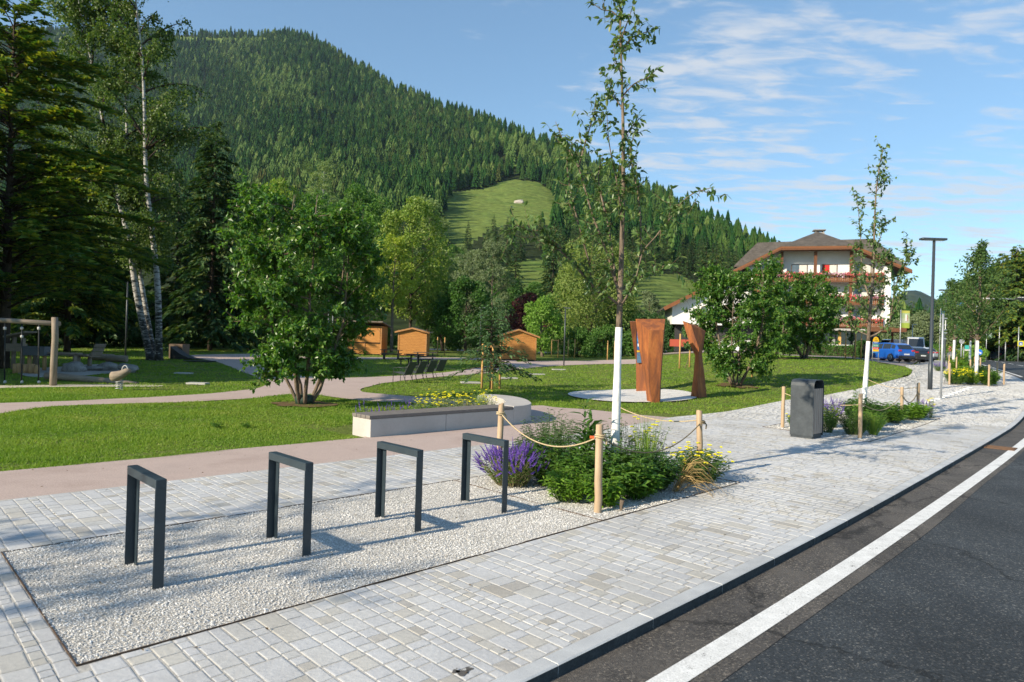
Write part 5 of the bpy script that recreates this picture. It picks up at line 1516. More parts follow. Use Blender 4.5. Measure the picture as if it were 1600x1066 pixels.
# ================================================================== park lamps
M_LAMP = plain('lamp_anthracite', (.050, .060, .070), .42, .3)
M_LENS = plain('lamp_lens', (.55, .57, .58), .3)
def park_lamp(loc, H, label, r=.055, head=True, group='dark park lamps', light=False):
    t = thing('park_lamp', label, 'lamp', loc, 0, group)
    MB().tube([(0, 0, -.1), (0, 0, H * .5), (0, 0, H)], [r, r, r * .8], 10).obj('pole', M_LAMP, t)
    if head:
        MB().box((.12, 0, H + .03), (.55, .22, .07)).obj('head', M_LENS if light else M_LAMP, t, bevel=.02)
        MB().box((.14, 0, H - .012), (.40, .16, .012)).obj('lens', M_LENS, t)
    return t
park_lamp(G(518, 587), 4.4, 'dark park lamp pole half hidden behind the near bushy tree')
park_lamp(G(881, 570.5), 4.45, 'slim dark park lamp standing by the path right of the gabled hut')
park_lamp(at(750, 66), 4.8, 'grey park lamp with pale head among the trees behind the larch', light=True)
park_lamp(G(196, 558), 5.0, 'dark slim pole in the shade left of the birches', head=False)
park_lamp(at(512, 47), 4.4, 'park lamp with pale head seen through the near bushy tree', light=True)

# ================================================================== staked young trees
M_STAKE = wood('stake_wood', (.40, .22, .07), (.60, .38, .16), (9, 9, 1.2))
def stakes(loc, pts, h, label, bars=True, r=.045):
    t = thing('tree_stakes', label, 'tree stakes', loc, 0, 'wooden tree stakes')
    tops = []
    for (dx_, dy_) in pts:
        MB().tube([(dx_, dy_, -.1), (dx_, dy_, h)], r, 8).obj('stake', M_STAKE, t); tops.append(np.array([dx_, dy_, h - .1]))
    if bars:
        for i in range(len(tops)):
            if len(tops) == 2 and i == 1: break
            MB().beam(tops[i], tops[(i + 1) % len(tops)], .03, .09).obj('crossbar', M_STAKE, t)
    return t
g = G(768, 607)
stakes(g, [(-.40, .15), (.02, -.12), (.32, .30)], 1.78, 'three-legged wooden stake frame around the young larch')
L_LARCH = leaf_mat('larch_needles', [(.045, .09, .04), (.06, .115, .05), (.08, .14, .055)], .3, .6)
conifer('young_larch', 'wispy young larch tied to three wooden stakes behind the planter', g + np.array([-.05, .15, 0]), 3.55, 1.25, L_LARCH, 211, z0=.18, levels=26, per=5, sprays=16, size=.16, droop=.25, trunk_r=.03, irreg=.4, pw=.6)
WIL = leaf_mat('willow_leaf', [(.05, .10, .03), (.075, .13, .04)], .3, .5)
g = G(1072, 574)
stakes(g, [(-.38, .0), (.22, .1)], 1.9, 'pair of wooden stakes behind the twisted steel figure', bars=False)
crown_tree('young_willow', 'slender young willow with narrow leaves between two stakes near the white house', 'tree', g + np.array([-.05, .1, 0]), 4.4, .75, 1.6, 1, 12, 5, 7, .20, WIL, M_BARK, 212, None, stem_r=.03)
for k, (px, py, px2, py2, dH, lb, lt) in enumerate(((1175, 588, 1175, 588, 1.7, 'single wooden stake right of the bushy tree beyond the figures', None),
        (1331, 561, 1331, 561, 2.2, 'wooden stakes around the dark young tree at the hotel hedge', 'dark young tree tied to stakes in front of the hotel hedge'),
        (1100, 601, 1100, 601, .001, None, None))):
    if lb is None: continue
    g = G(px, py)
    stakes(g, [(0, 0)] if k == 0 else [(-.5, 0), (.1, -.3), (.75, .1)], dH, lb, bars=False)
    if lt: crown_tree('young_tree', lt, 'tree', g + np.array([.1, .15, 0]), 5.0, 1.0, 1.5, 1, 14, 7, 8, .17, leaf_mat('young_dark_leaf', [(.03, .065, .025), (.05, .09, .035)], .3), M_BARK, 213, None, stem_r=.04)
for k, (px, y_, h_, lb) in enumerate(((689, 66, 1.8, 'stake pair and sapling at the far lawn right of the narrow hut'), (867, 72, 1.9, 'square stake frame in the far lawn left of the dark lamp'), (893, 70, 2.0, 'stake pair in the far lawn right of the dark lamp'), (955, 66, 1.9, 'stake pair in the far lawn left of the white trunk'))):
    stakes(at(px, y_), [(-.35, 0), (.35, .1)], h_, lb, bars=(k == 1))

# ================================================================== playground
M_LOG = wood('weathered_log', (.17, .135, .10), (.33, .27, .21), (7, 7, 1.0))
M_LOG_X = wood('weathered_log_lying', (.17, .135, .10), (.33, .27, .21), (1.0, 7, 7))
M_LOGY = wood('fresh_log', (.32, .19, .08), (.48, .31, .15), (7, 7, 1.0))
M_BLKROPE = plain('black_rope', (.012, .016, .018), .8)
M_KNOB = plain('pale_knob', (.45, .45, .44), .6)
gp = G(83, 602); yp = gp[1]
fr = thing('rope_climber', 'wooden log climbing frame with thick post, top beam and hanging ropes', 'climbing frame', gp, 0)
def lp(px, py, y): return P(px, py, y) - gp
MB().tube([(0, 0, -.2), (.0, 0, .8), (.02, 0, 1.6), lp(85.5, 496, yp)], [.11, .10, .10, .095], 12).obj('post', M_LOG, fr)
MB().tube([lp(-120, 494.5, yp + .15), lp(0, 500.5, yp + .17), lp(93, 506, yp + .18)], [.09, .085, .085], 10).obj('beam', M_LOG_X, fr)
MB().tube([lp(-95, 612, yp + .1), lp(-95, 490, yp + .1)], .12, 10).obj('post', M_LOG, fr)
for px in (8, 34.5, 61):
    m = MB(); m.tube([lp(px, 503, yp + .15), lp(px - 1, 600, yp + .15)], .022, 6); r_ = m.obj('climbing_rope', M_BLKROPE, fr)
    for py in (513, 526 if px == 34.5 else 513.5, 597):
        MB().lathe([(.02, -.05), (.045, -.03), (.045, .03), (.02, .05)], 8, lp(px - .3, py, yp + .15)).obj('knob', M_KNOB, r_)
# see-saw log
gs = G(150, 596)
o = MB().tube([P(72, 587, gs[1] + .3) - gs, P(120, 591, gs[1] + .2) - gs, P(170, 596, gs[1]) - gs, P(215, 601.5, gs[1] - .2) - gs], [.13, .125, .12, .11], 10).obj('balance_log', M_LOG_X)
tag(o, 'long bent balance log lying behind the climbing post', 'log'); o.location = gs
gr = G(186, 609)
sr_ = thing('spring_rider', 'carved wooden spring rider with white rope handle on a coil spring', 'spring rider', gr)
def ls(px, py): return P(px, py, gr[1]) - gr
an = np.linspace(0, 9 * math.pi, 60)
MB().tube(np.stack([.10 * np.cos(an), .10 * np.sin(an), np.linspace(0, .30, 60)], -1), .014, 5).obj('coil_spring', plain('galvanised', (.45, .46, .47), .45, .6), sr_)
MB().tube([(-.24, 0, .42), (-.1, 0, .43), (.08, 0, .50), (.24, .0, .60), (.34, 0, .62)], [.15, .165, .13, .10, .06], 10).obj('log_body', M_LOG_X, sr_)
a2 = np.linspace(0, math.pi, 9)
MB().tube(np.stack([.17 + .10 * np.cos(a2), np.zeros(9), .58 + .20 * np.sin(a2)], -1), .015, 6).obj('handle', M_KNOB, sr_)
# boulders
M_ROCK = rough_mat('boulder', (.16, .155, .145), (.30, .285, .265), 3, .9, .2, fine=(20, .2), bmp=(9, .7, .05), world=False)
def boulder(loc, s, label, seed, rotz=0.):
    me = bpy.data.meshes.new('boulder'); bm_ = bmesh.new(); bmesh.ops.create_icosphere(bm_, subdivisions=3, radius=1)
    for v in bm_.verts:
        n = mnoise.noise(v.co * 1.2 + Vector((seed * 7.1, 0, 0))) * .35 + mnoise.noise(v.co * 3 + Vector((0, seed * 3.3, 0))) * .08
        v.co = v.co * (1 + n); v.co.x *= s[0]; v.co.y *= s[1]; v.co.z *= s[2]
    bm_.to_mesh(me); bm_.free(); me.materials.append(M_ROCK); me.polygons.foreach_set('use_smooth', [True] * len(me.polygons))
    o = bpy.data.objects.new('boulder', me); link(o); o.location = loc + np.array([0, 0, s[2] * .5]); o.rotation_euler = (0, 0, rotz)
    return tag(o, label, 'boulder', 'boulders round the play sand')
boulder(G(116, 580), (.55, .4, .28), 'flat grey boulder at the sand edge in front of the log bench', 1)
boulder(G(168, 578.5), (.50, .4, .26), 'grey boulder beside the spring rider', 2)
boulder(G(200, 581), (.45, .35, .26), 'grey boulder behind the spring rider handle', 3)
boulder(G(141, 578.5), (.55, .3, .14), 'low pale stone between two larger boulders', 4)
# log bench, recliner, lying logs, palisade, play tower
gb = G(92, 571)
t = thing('log_bench', 'long wooden balance bench in the play sand', 'bench', gb)
MB().box((0, 0, .56), (3.0, .34, .10)).obj('seat', M_LOG_X, t)
for x_ in (-1.2, -.2, .95): MB().tube([(x_, 0, -.05), (x_, 0, .51)], .12, 8).obj('leg', M_LOG, t)
gq = G(140, 571.5)
t = thing('wooden_recliner', 'wooden recliner seat with slatted back beside the log bench', 'seat', gq, rad(-5))
MB().box((-.3, 0, .50), (1.2, .8, .10)).obj('seat', M_LOG_X, t)
for x_ in (-.65, .0): MB().tube([(x_, 0, -.05), (x_, 0, .46)], .10, 8).obj('leg', M_LOG, t)
for k in range(3): MB().box((.36 + .09 * k, 0, .64 + .20 * k), (.05, .8, .18), 0, 0, rad(22)).obj('back_slat', M_LOG, t)
for k, (px, py, l_, lb) in enumerate(((181, 566, 1.1, 'short thick log lying at the edge of the play sand'), (158, 563.5, 1.3, 'dark log lying behind the short thick log'))):
    o = MB().tube([(-l_ / 2, 0, .2), (l_ / 2, .15, .2)], .2, 10).obj('lying_log', M_LOG_X); o.location = G(px, py); tag(o, lb, 'log', 'logs by the play sand')
for k, (px, py) in enumerate(((24, 582), (30, 582), (40, 582.5), (49, 583), (57.5, 583.5))):
    o = MB().tube([(0, 0, -.1), (0, 0, .36 + .02 * (k % 2))], .10 + .01 * (k % 2), 9).obj('palisade_post', M_LOGY); o.location = G(px, py)
    tag(o, ['short round palisade post, first from the tree trunk', 'short round palisade post, second from the tree trunk', 'short round palisade post in the middle of five', 'short round palisade post, fourth from the tree trunk', 'short round palisade post at the end nearest the climbing post'][k], 'post', 'palisade posts in front of the play tower')
gt = G(24, 577)
t = thing('play_tower', 'small weathered wooden play tower with little roof and water channel', 'play tower', gt)
for x_, h_ in ((-.12, 1.45), (.28, 1.40)): MB().tube([(x_, 0, -.1), (x_, .05, h_)], .09, 8).obj('post', M_LOG, t)
fixn(MB().slab([(-.35, -.35, 1.42), (.62, -.35, 1.66), (.62, .45, 1.66), (-.35, .45, 1.42)], (0, 0, .07)).obj('roof', M_LOG_X, t))
MB().box((.08, -.1, .98), (.7, .4, .34)).obj('box', M_LOG_X, t)
MB().box((.95, 0, .85), (1.0, .5, .40)).obj('trough', plain('grey_trough', (.10, .11, .12), .6), t)
for x_ in (.62, 1.3): MB().tube([(x_, 0, -.1), (x_, 0, .66)], .08, 8).obj('leg', M_LOGY, t)
MB().box((2.1, .1, .78), (1.5, .3, .07)).obj('channel', M_LOG_X, t)
for x_ in (1.65, 2.6): MB().tube([(x_, .1, -.1), (x_, .1, .75)], .08, 8).obj('leg', M_LOG, t)
# timber box and dark ramp by the path
gx = G(274, 560)
t = thing('skate_ramp', 'brown timber box with a dark curved ramp in front, in the shade by the path', 'ramp', gx)
MB().bbox((-.45, 0, 0), (.45, 1.0, .95)).obj('timber_box', wood('ramp_wood', (.10, .07, .05), (.17, .12, .085), (7, 7, 1)), t)
prof = [(0.15 + 1.9 * u, .80 * (1 - u) ** 2.2 + .02) for u in np.linspace(0, 1, 9)]
v = [(x_, y_, z_) for y_ in (-1.0, -.05) for x_, z_ in prof] + [(x_, y_, 0) for y_ in (-1.0, -.05) for x_, z_ in prof]
f = []
for i in range(8): f += [(i, i + 1, 9 + i + 1, 9 + i), (18 + i, 18 + i + 1, i + 1, i), (9 + i, 9 + i + 1, 27 + i + 1, 27 + i)]
f += [(0, 9, 27, 18)]
fixn(MB().add(v, f).obj('ramp', plain('ramp_black', (.02, .022, .022), .6), t))
o = MB().add(*(lambda pts: ([(p[0], p[1], p[2]) for p in pts] + [(p[0], p[1], p[2] - .03) for p in pts], [tuple(range(len(pts))), *[(i, len(pts) + i, len(pts) + (i + 1) % len(pts), (i + 1) % len(pts)) for i in range(len(pts))]]))([(1.0 * math.cos(a_), .8 * math.sin(a_), .03) for a_ in np.linspace(0, 2 * math.pi, 14, endpoint=False)])).obj('rubber_mat', plain('rubber', (.015, .016, .016), .8))
fixn(o); o.location = G(312, 564.5); tag(o, 'dark rubber mat on the grass in front of the ramp', 'mat')
# ================================================================== hotel
M_PLASTER = rough_mat('white_plaster', (.66, .655, .64), (.74, .735, .72), .8, .85, .2, fine=(30, .03))
M_TILE = rough_mat('roof_shingle', (.070, .060, .051), (.115, .10, .085), 1.2, .85, .25, fine=(5, .25), bmp=(6, .6, .05))
M_BEAM = wood('dark_beam', (.085, .035, .018), (.17, .075, .035), (3, 3, 3))
M_BALC = wood('balcony_wood', (.135, .050, .020), (.235, .095, .038), (1.5, 8, 8))
M_GLASS = rough_mat('window_glass', (.05, .07, .09), (.10, .13, .16), 1.5, .08, .8, world=True)
M_CURT = plain('curtain', (.55, .55, .52), .9)
M_FRAME = plain('window_frame_wood', (.10, .055, .03), .6)
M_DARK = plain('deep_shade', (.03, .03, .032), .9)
M_GREYC = plain('grey_column', (.22, .23, .24), .7)
HB = at(1275, 82); HB[2] = 1.75
hotel = thing('hotel', 'white alpine hotel with brown shingle roof and wooden flower balconies', 'hotel', HB, rad(-15))
ext = MB()
ext.bbox((-7.9, 1.4, 3.3), (7.9, 15, 10.35)).obj('wall', M_PLASTER, hotel)
# gable wall under the clipped front roof
v = [(-7.88, 1.4, 10.35), (7.88, 1.4, 10.35), (7.88, 1.4, 10.9), (3.85, 1.4, 12.6), (-4.35, 1.4, 12.6), (-7.88, 1.4, 10.9)]
fixn(MB().slab(v, (0, .3, 0)).obj('gable_wall', M_PLASTER, hotel))
MB().bbox((7.30, -.1, 3.35), (7.98, 1.38, 10.6)).obj('pier', M_PLASTER, hotel)
MB().bbox((-8.0, -.1, 3.35), (-7.5, 1.38, 10.4)).obj('pier', M_PLASTER, hotel)
# ground floor, set back, dark glazing with columns
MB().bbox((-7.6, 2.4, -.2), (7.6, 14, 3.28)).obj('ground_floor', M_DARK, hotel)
for u in (-6.2, -3.6, -1.4, .5, 2.2, 4.6, 6.8): MB().bbox((u - .16, 1.3, -.1), (u + .16, 1.6, 3.28)).obj('column', M_GREYC, hotel)
for u0, u1 in ((-5.9, -3.9), (-3.3, -1.7), (-1.1, .2), (.8, 1.9), (2.5, 4.3), (4.9, 6.5)):
    MB().bbox((u0, 2.28, .4), (u1, 2.36, 2.9)).obj('glazing', M_GLASS, hotel)
MB().bbox((2.62, .8, -.1), (2.92, 1.1, 3.2)).obj('yellow_column', plain('yellow_column', (.55, .33, .10), .7), hotel)
MB().bbox((-3.9, -.4, 2.75), (7.4, 1.3, 3.0)).obj('canopy', plain('pale_canopy', (.34, .33, .31), .7), hotel)
MB().bbox((-9.5, -1.2, -.3), (5.0, -.9, 1.05)).obj('terrace_wall', plain('terrace_plaster', (.52, .51, .49), .85), hotel)
MB().bbox((-.3, -.7, 1.06), (.0, -.4, 2.3)).obj('post_sign', plain('sign_post_orange', (.55, .28, .06), .6), hotel)
MB().bbox((-.42, -.74, 2.31), (.12, -.36, 2.85)).obj('sign_cube', plain('sign_white', (.7, .7, .7), .5), hotel)
# porch roof to the right
MB().bbox((5.6, -1.2, 2.72), (9.5, 4.0, 3.22)).obj('porch_roof', M_BEAM, hotel)
for u in (6.0, 9.2): MB().bbox((u - .12, 3.3, -.3), (u + .12, 3.54, 2.7)).obj('porch_post', M_BEAM, hotel)
# balconies with boxes of flowers
for k, (z, u0, u1) in enumerate(((8.75, -7.4, 7.25), (6.0, -7.4, 7.25), (3.3, -7.4, 7.25))):
    MB().bbox((u0, -.25, z - .12), (u1, 1.38, z)).obj('balcony_floor', plain('balcony_slab', (.42, .40, .37), .8) if k == 0 else bpy.data.materials['balcony_slab'], hotel)
    b = MB()
    n = 74
    for i in range(n):
        uu = u0 + (u1 - u0) * (i + .5) / n
        b.box((uu, -.30 + random.uniform(-.004, .004), z + .42), ((u1 - u0) / n - .018, .04, .78))
    o = b.obj('balcony_boards', M_BALC, hotel); o['kind'] = 'stuff'
    MB().bbox((u0, -.36, z + .82), (u1, -.22, z + .92)).obj('handrail', M_BALC, hotel)
    MB().bbox((u0, -.38, z - .16), (u1, -.26, z + .02)).obj('fascia', M_BEAM, hotel)
    fb, lf = MB(), MB()
    RNG = np.random.default_rng(600 + k)
    nf = 1500
    uu = RNG.uniform(u0 + .1, u1 - .1, nf); keep = np.sin(uu * 1.9 + k) + np.sin(uu * .7 + 2 * k) * .6 > -1.1; uu = uu[keep]; nf = len(uu)
    p = np.stack([uu, -.52 + RNG.normal(0, .09, nf), z + .88 + RNG.normal(0, .13, nf) - .18 * RNG.random(nf)], -1)
    d = rvec(nf)
    pink = np.sin(uu * .9 + 3 * k) > .45
    fb2 = MB(); fb.leaves(p[~pink], d[~pink], rvec((~pink).sum()), .16, .13, .1); fb2.leaves(p[pink], d[pink], rvec(pink.sum()), .16, .13, .1)
    nl_ = 1100; uu = RNG.uniform(u0 + .1, u1 - .1, nl_)
    lf.leaves(np.stack([uu, -.50 + RNG.normal(0, .09, nl_), z + .76 + RNG.normal(0, .14, nl_)], -1), rvec(nl_), rvec(nl_), .15, .08)
    bx_ = MB().bbox((u0 + .1, -.62, z + .58), (u1 - .1, -.37, z + .74)).obj('flower_box', M_BEAM, hotel)
    fb.obj('red_flowers', F_RED, bx_)['kind'] = 'stuff'; fb2.obj('pink_flowers', F_PINK, bx_)['kind'] = 'stuff'; lf.obj('flower_leaves', G_MID, bx_)['kind'] = 'stuff'
for u in (-4.2, -.35, 3.65):
    MB().bbox((u - .16, -.22, 2.9), (u + .16, .12, 12.35)).obj('balcony_post', M_BEAM, hotel)
# windows: frame, panes, curtain
def window(parent, u0, u1, z0, z1, y=1.4, curtain=True, col=None, panes=2):
    fr_ = MB()
    for a_, b_, c_, d_ in ((u0, u1, z1 - .07, z1), (u0, u1, z0, z0 + .07), (u0, u0 + .07, z0 + .07, z1 - .07), (u1 - .07, u1, z0 + .07, z1 - .07)):
        fr_.bbox((a_, y - .05, c_), (b_, y + .02, d_))
    f_ = fr_.obj('window', M_FRAME, parent)
    w_ = (u1 - u0 - .14) / panes
    for i in range(panes):
        x0 = u0 + .07 + i * w_
        MB().bbox((x0 + .02, y - .028, z0 + .08), (x0 + w_ - .02, y - .012, z1 - .08)).obj('pane', col if (col and i == 0) else (M_CURT if (curtain and i == panes - 1) else M_GLASS), f_)
M_REDC = plain('red_curtain', (.45, .02, .02), .8); M_YELC = plain('yellow_awning', (.75, .48, .02), .8)
for u0, u1 in ((-6.9, -5.0), (-2.9, -1.0), (.65, 2.4), (4.2, 6.2)):
    for z, cc in ((8.85, M_REDC if u0 > .6 and u0 < 1 else None), (6.1, None), (3.4, M_YELC if u0 > .6 and u0 < 1 else None)):
        window(hotel, u0, u1, z, z + 2.1, curtain=True, col=cc)
# roof: clipped front gable plus cross roof
def roof_slab(pts, nm='roof', mat=None, th=.22):
    return fixn(MB().slab(pts, (0, 0, -th)).obj(nm, mat or M_TILE, hotel))
y0_, yr = -1.0, 5.5
EL, ER, FL_, FR_ = (-9.9, y0_, 10.05), (9.95, y0_, 10.05), (-4.4, y0_, 12.95), (3.95, y0_, 12.95)
AP = (.7, yr, 15.7); APB = (.7, 16, 15.7)
roof_slab([FL_, FR_, AP])
roof_slab([EL, FL_, AP, APB, (-9.9, 16, 10.05)]); roof_slab([FR_, ER, (9.95, 16, 10.05), APB, AP])
CL, CR = (-6.3, 9.6, 14.95), (8.2, 9.6, 15.35)
roof_slab([(-9.5, 4.2, 11.2), (10.7, 4.2, 11.2), CR, CL]); roof_slab([CL, CR, (10.7, 16, 11.0), (-9.5, 16, 11.0)]); roof_slab([(-9.5, 4.2, 11.2), CL, (-9.5, 16, 11.0)]); roof_slab([(10.7, 4.2, 11.2), (10.7, 16, 11.0), CR])
for a_, b_ in ((EL, FL_), (FL_, FR_), (FR_, ER)):
    for k in range(2):
        MB().beam(np.array(a_) + (0, -.05 - .06 * k, -.22 - .24 * k), np.array(b_) + (0, -.05 - .06 * k, -.20 - .20 * k), .07, .21).obj('barge_board', M_BALC if k == 0 else M_BEAM, hotel)
soff = MB()
soff.slab([np.array(EL) + (0, 0, -.30), np.array(FL_) + (0, 0, -.30), (-4.4, 1.4, 12.62), (-9.9, 1.4, 9.75)], (0, 0, -.05)); soff.slab([np.array(FL_) + (0, 0, -.30), np.array(FR_) + (0, 0, -.30), (3.95, 1.4, 12.65), (-4.4, 1.4, 12.65)], (0, 0, -.05)); soff.slab([np.array(FR_) + (0, 0, -.30), np.array(ER) + (0, 0, -.30), (9.95, 1.4, 9.75), (3.95, 1.4, 12.62)], (0, 0, -.05))
fixn(soff.obj('soffit', M_BEAM, hotel))
m = MB(); m.bbox((.5, 6.4, 14.6), (1.7, 7.5, 15.75)); ch_ = m.obj('chimney', plain('chimney_render', (.30, .28, .26), .9), hotel)
MB().bbox((.35, 6.25, 16.0), (1.85, 7.65, 16.12)).obj('cap', plain('chimney_cap', (.2, .19, .18), .9), ch_)
for a_ in (.6, 1.5): MB().bbox((a_, 6.5, 15.76), (a_ + .12, 7.4, 15.99)).obj('cap_leg', bpy.data.materials['chimney_render'], ch_)
# side house with gable to the street
AB_ = at(1125, 76); AB_[2] = 1.7
ann = thing('side_house', 'low white gabled house joined to the left of the hotel', 'house', AB_, rad(-8))
MB().bbox((-5.4, 0, 2.85), (6.5, 10, 5.0)).obj('wall', M_PLASTER, ann)
fixn(MB().slab([(-5.4, 0, 5.0), (6.5, 0, 5.0), (.6, 0, 8.2)], (0, .3, 0)).obj('gable_wall', M_PLASTER, ann))
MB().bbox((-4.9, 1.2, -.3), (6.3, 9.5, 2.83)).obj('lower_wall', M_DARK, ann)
MB().bbox((-.9, -.02, -.3), (6.3, 1.18, 1.2)).obj('base_wall', M_PLASTER, ann)
MB().bbox((-5.6, -.6, .3), (-3.2, -.2, 1.1)).obj('red_shelf', plain('red_shelf', (.35, .06, .03), .7), ann)
for s in (-1, 1):
    fixn(MB().slab([(.6, -1.0, 8.55), (.6 + s * 7.0, -1.0, 4.75), (.6 + s * 7.0, 10.5, 4.75), (.6, 10.5, 8.55)], (0, 0, -.2)).obj('roof', M_TILE, ann))
    MB().beam((.6, -1.04, 8.3), (.6 + s * 7.0, -1.04, 4.5), .07, .4).obj('barge_board', M_BALC, ann)
for u in (-2.2, 1.6): window(ann, u, u + 1.2, 3.7, 4.9, y=-.02)
# hedge in front of the hotel
def hedge(pts, w_, h, label, mat, n, seed, name='hedge'):
    global RNG
    RNG = np.random.default_rng(seed)
    pts = np.asarray(pts, float); t = thing(name, label, 'hedge', (pts[0][0], pts[0][1], float(hf(*pts[0]))))
    seg = np.linalg.norm(np.diff(pts, axis=0), axis=1); L = seg.sum()
    s = RNG.uniform(0, L, n); cs = np.concatenate([[0], np.cumsum(seg)]); i = np.clip(np.searchsorted(cs, s) - 1, 0, len(seg) - 1)
    f = ((s - cs[i]) / seg[i])[:, None]; p = pts[i] * (1 - f) + pts[i + 1] * f; tg = unit(pts[i + 1] - pts[i]); nr = np.stack([-tg[:, 1], tg[:, 0]], -1)
    face = RNG.random(n); q = RNG.uniform(-.5, .5, n); zz = RNG.uniform(0, 1, n) ** .8
    topf = face < .3
    off = np.where(topf, q, np.sign(q) * RNG.uniform(.38, .53, n)) * w_; z = np.where(topf, RNG.uniform(.93, 1.05, n), zz) * h * (1 + .05 * np.sin(s * 2.1))
    pp = np.concatenate([p + nr * off[:, None], (hf(p[:, 0], p[:, 1]) + z)[:, None]], 1) - np.array(t.location)
    MB().leaves(pp, rvec(n) + np.array([0, 0, .2]), rvec(n), RNG.uniform(.10, .2, n), RNG.uniform(.06, .11, n), .15).obj('foliage', mat, t)
    c = MB()
    for k in range(len(pts) - 1):
        a_, b_ = np.append(pts[k], hf(*pts[k]) + h * .45) - np.array(t.location), np.append(pts[k + 1], hf(*pts[k + 1]) + h * .45) - np.array(t.location)
        c.beam(a_, b_, w_ * .8, h * .9)
    c.obj('inner_branches', M_BARK_D, t)
    return t
G_HEDGE = leaf_mat('hedge_leaf', [(.025, .07, .012), (.04, .10, .018), (.065, .135, .026)], .25, .6)
hedge([at(1165, 63)[:2], at(1235, 63)[:2], at(1342, 61)[:2]], .8, .95, 'long clipped hedge below the hotel terrace', G_HEDGE, 9000, 610)
hedge([at(1341, 58.5)[:2], at(1354, 57.5)[:2]], .8, 1.35, 'taller end piece of clipped hedge beside the blue car', G_HEDGE, 1600, 611)

# ================================================================== vehicles
M_TYRE = plain('tyre', (.018, .018, .02), .85); M_RIM = plain('rim_alloy', (.35, .36, .37), .35, .8)
M_CARGLASS = plain('car_glass', (.02, .025, .03), .06, .0, .8); M_TAIL = plain('tail_lamp', (.40, .015, .015), .25); M_HEADL = plain('head_lamp', (.6, .6, .62), .15)
M_TRIM = plain('black_trim', (.02, .02, .022), .6); M_PLATE = plain('number_plate', (.65, .66, .66), .5)
def carpaint(nm, c, metal=.25):
    m, t, b, o = mat_new(nm); b.inputs['Base Color'].default_value = rgba(c); b.inputs['Roughness'].default_value = .32; b.inputs['Metallic'].default_value = metal
    b.inputs['Coat Weight'].default_value = .8; b.inputs['Coat Roughness'].default_value = .06
    return m
def car(loc, label, paint, rotz, L=4.2, W=1.8, H=1.55, van=False, cat='car', name='parked_car'):
    """x forward; body as a loft of cross sections"""
    t = thing(name, label, cat, loc, rotz, 'vehicles parked by the hotel')
    if van: prof = [(-.5, .55, 1.05, 1.0), (-.49, .30, 1.15, 1.0), (-.42, .28, 1.2, 1.0), (0, .28, 1.2, 1.0), (.30, .28, 1.2, 1.0), (.40, .28, 1.02, .97), (.48, .3, .88, .88), (.5, .45, .75, .80)]
    else: prof = [(-.5, .55, .80, .86), (-.485, .32, 1.0, .95), (-.42, .25, 1.02, 1.0), (-.2, .22, .98, 1.0), (.1, .22, .95, 1.0), (.28, .23, .93, .99), (.42, .26, .82, .95), (.48, .30, .72, .86), (.5, .42, .60, .74)]
    rings = []
    for x_, zl, zb, wf in prof:
        h_ = W / 2 * wf; X = x_ * L
        rings.append([(X, -h_ * .9, zl), (X, -h_, zl + .12), (X, -h_, (zl + zb) / 2), (X, -h_ * .955, zb - .03), (X, -h_ * .87, zb), (X, h_ * .87, zb), (X, h_ * .955, zb - .03), (X, h_, (zl + zb) / 2), (X, h_, zl + .12), (X, h_ * .9, zl)])
    o = loft(MB(), rings).obj('body', paint, t); fixn(o)
    if van: cab = [(-.5, 1.0, 1.0, .96), (-.49, 1.0, H - .05, .90), (-.40, 1.0, H, .88), (.22, 1.0, H, .88), (.29, 1.0, H - .08, .86), (.42, .98, 1.05, .92)]
    else: cab = [(-.485, .96, 1.0, .93), (-.40, .97, H - .16, .80), (-.30, .97, H - .03, .76), (-.08, .96, H, .75), (.06, .95, H - .05, .75), (.30, .92, .95, .90)]
    rings = []
    for x_, zb, zt, wf in cab:
        hb, ht = W / 2 * .955, W / 2 * wf * .93; X = x_ * L
        rings.append([(X, -hb, zb - .05), (X, -ht, zt), (X, ht, zt), (X, hb, zb - .05)])
    o = loft(MB(), rings).obj('cabin', paint, t); fixn(o)
    # side windows, windscreen and rear window a little proud of the cabin
    def lerp(a_, b_, f): return tuple(x + (y - x) * f for x, y in zip(a_, b_))
    def side(i, j, s, f0, f1, e0=.06, e1=.94):
        lo0, hi0 = (rings[i][0], rings[i][1]) if s < 0 else (rings[i][3], rings[i][2]); lo1, hi1 = (rings[j][0], rings[j][1]) if s < 0 else (rings[j][3], rings[j][2])
        q = [lerp(lerp(lo0, hi0, f0), lerp(lo1, hi1, f0), e0), lerp(lerp(lo0, hi0, f0), lerp(lo1, hi1, f0), e1), lerp(lerp(lo0, hi0, f1), lerp(lo1, hi1, f1), e1), lerp(lerp(lo0, hi0, f1), lerp(lo1, hi1, f1), e0)]
        q = [(x, y + s * .006, z) for x, y, z in q]
        return MB().slab(q, (0, s * .01, 0))
    for s in (-1, 1):
        for i, j in (((2, 3), (3, 4)) if not van else ((3, 4),)): fixn(side(i, j, s, .22, .88).obj('side_window', M_CARGLASS, t))
        if not van: fixn(side(1, 2, s, .3, .85).obj('side_window', M_CARGLASS, t)); fixn(side(4, 5, s, .25, .80, .06, .5).obj('side_window', M_CARGLASS, t))
    def cross(i, j, sgn, nm, f0=.12, f1=.90):
        a0, a1, b0_, b1 = rings[i][1], rings[i][2], rings[j][1], rings[j][2]
        a0, a1 = lerp(a0, a1, .06), lerp(a0, a1, .94); b0_, b1 = lerp(b0_, b1, .06), lerp(b0_, b1, .94)
        q = [lerp(a0, b0_, f0), lerp(a1, b1, f0), lerp(a1, b1, f1), lerp(a0, b0_, f1)]
        q = [(x + sgn * .012, y, z + .012) for x, y, z in q]
        fixn(MB().slab(q, (sgn * .008, 0, .008)).obj(nm, M_CARGLASS, t))
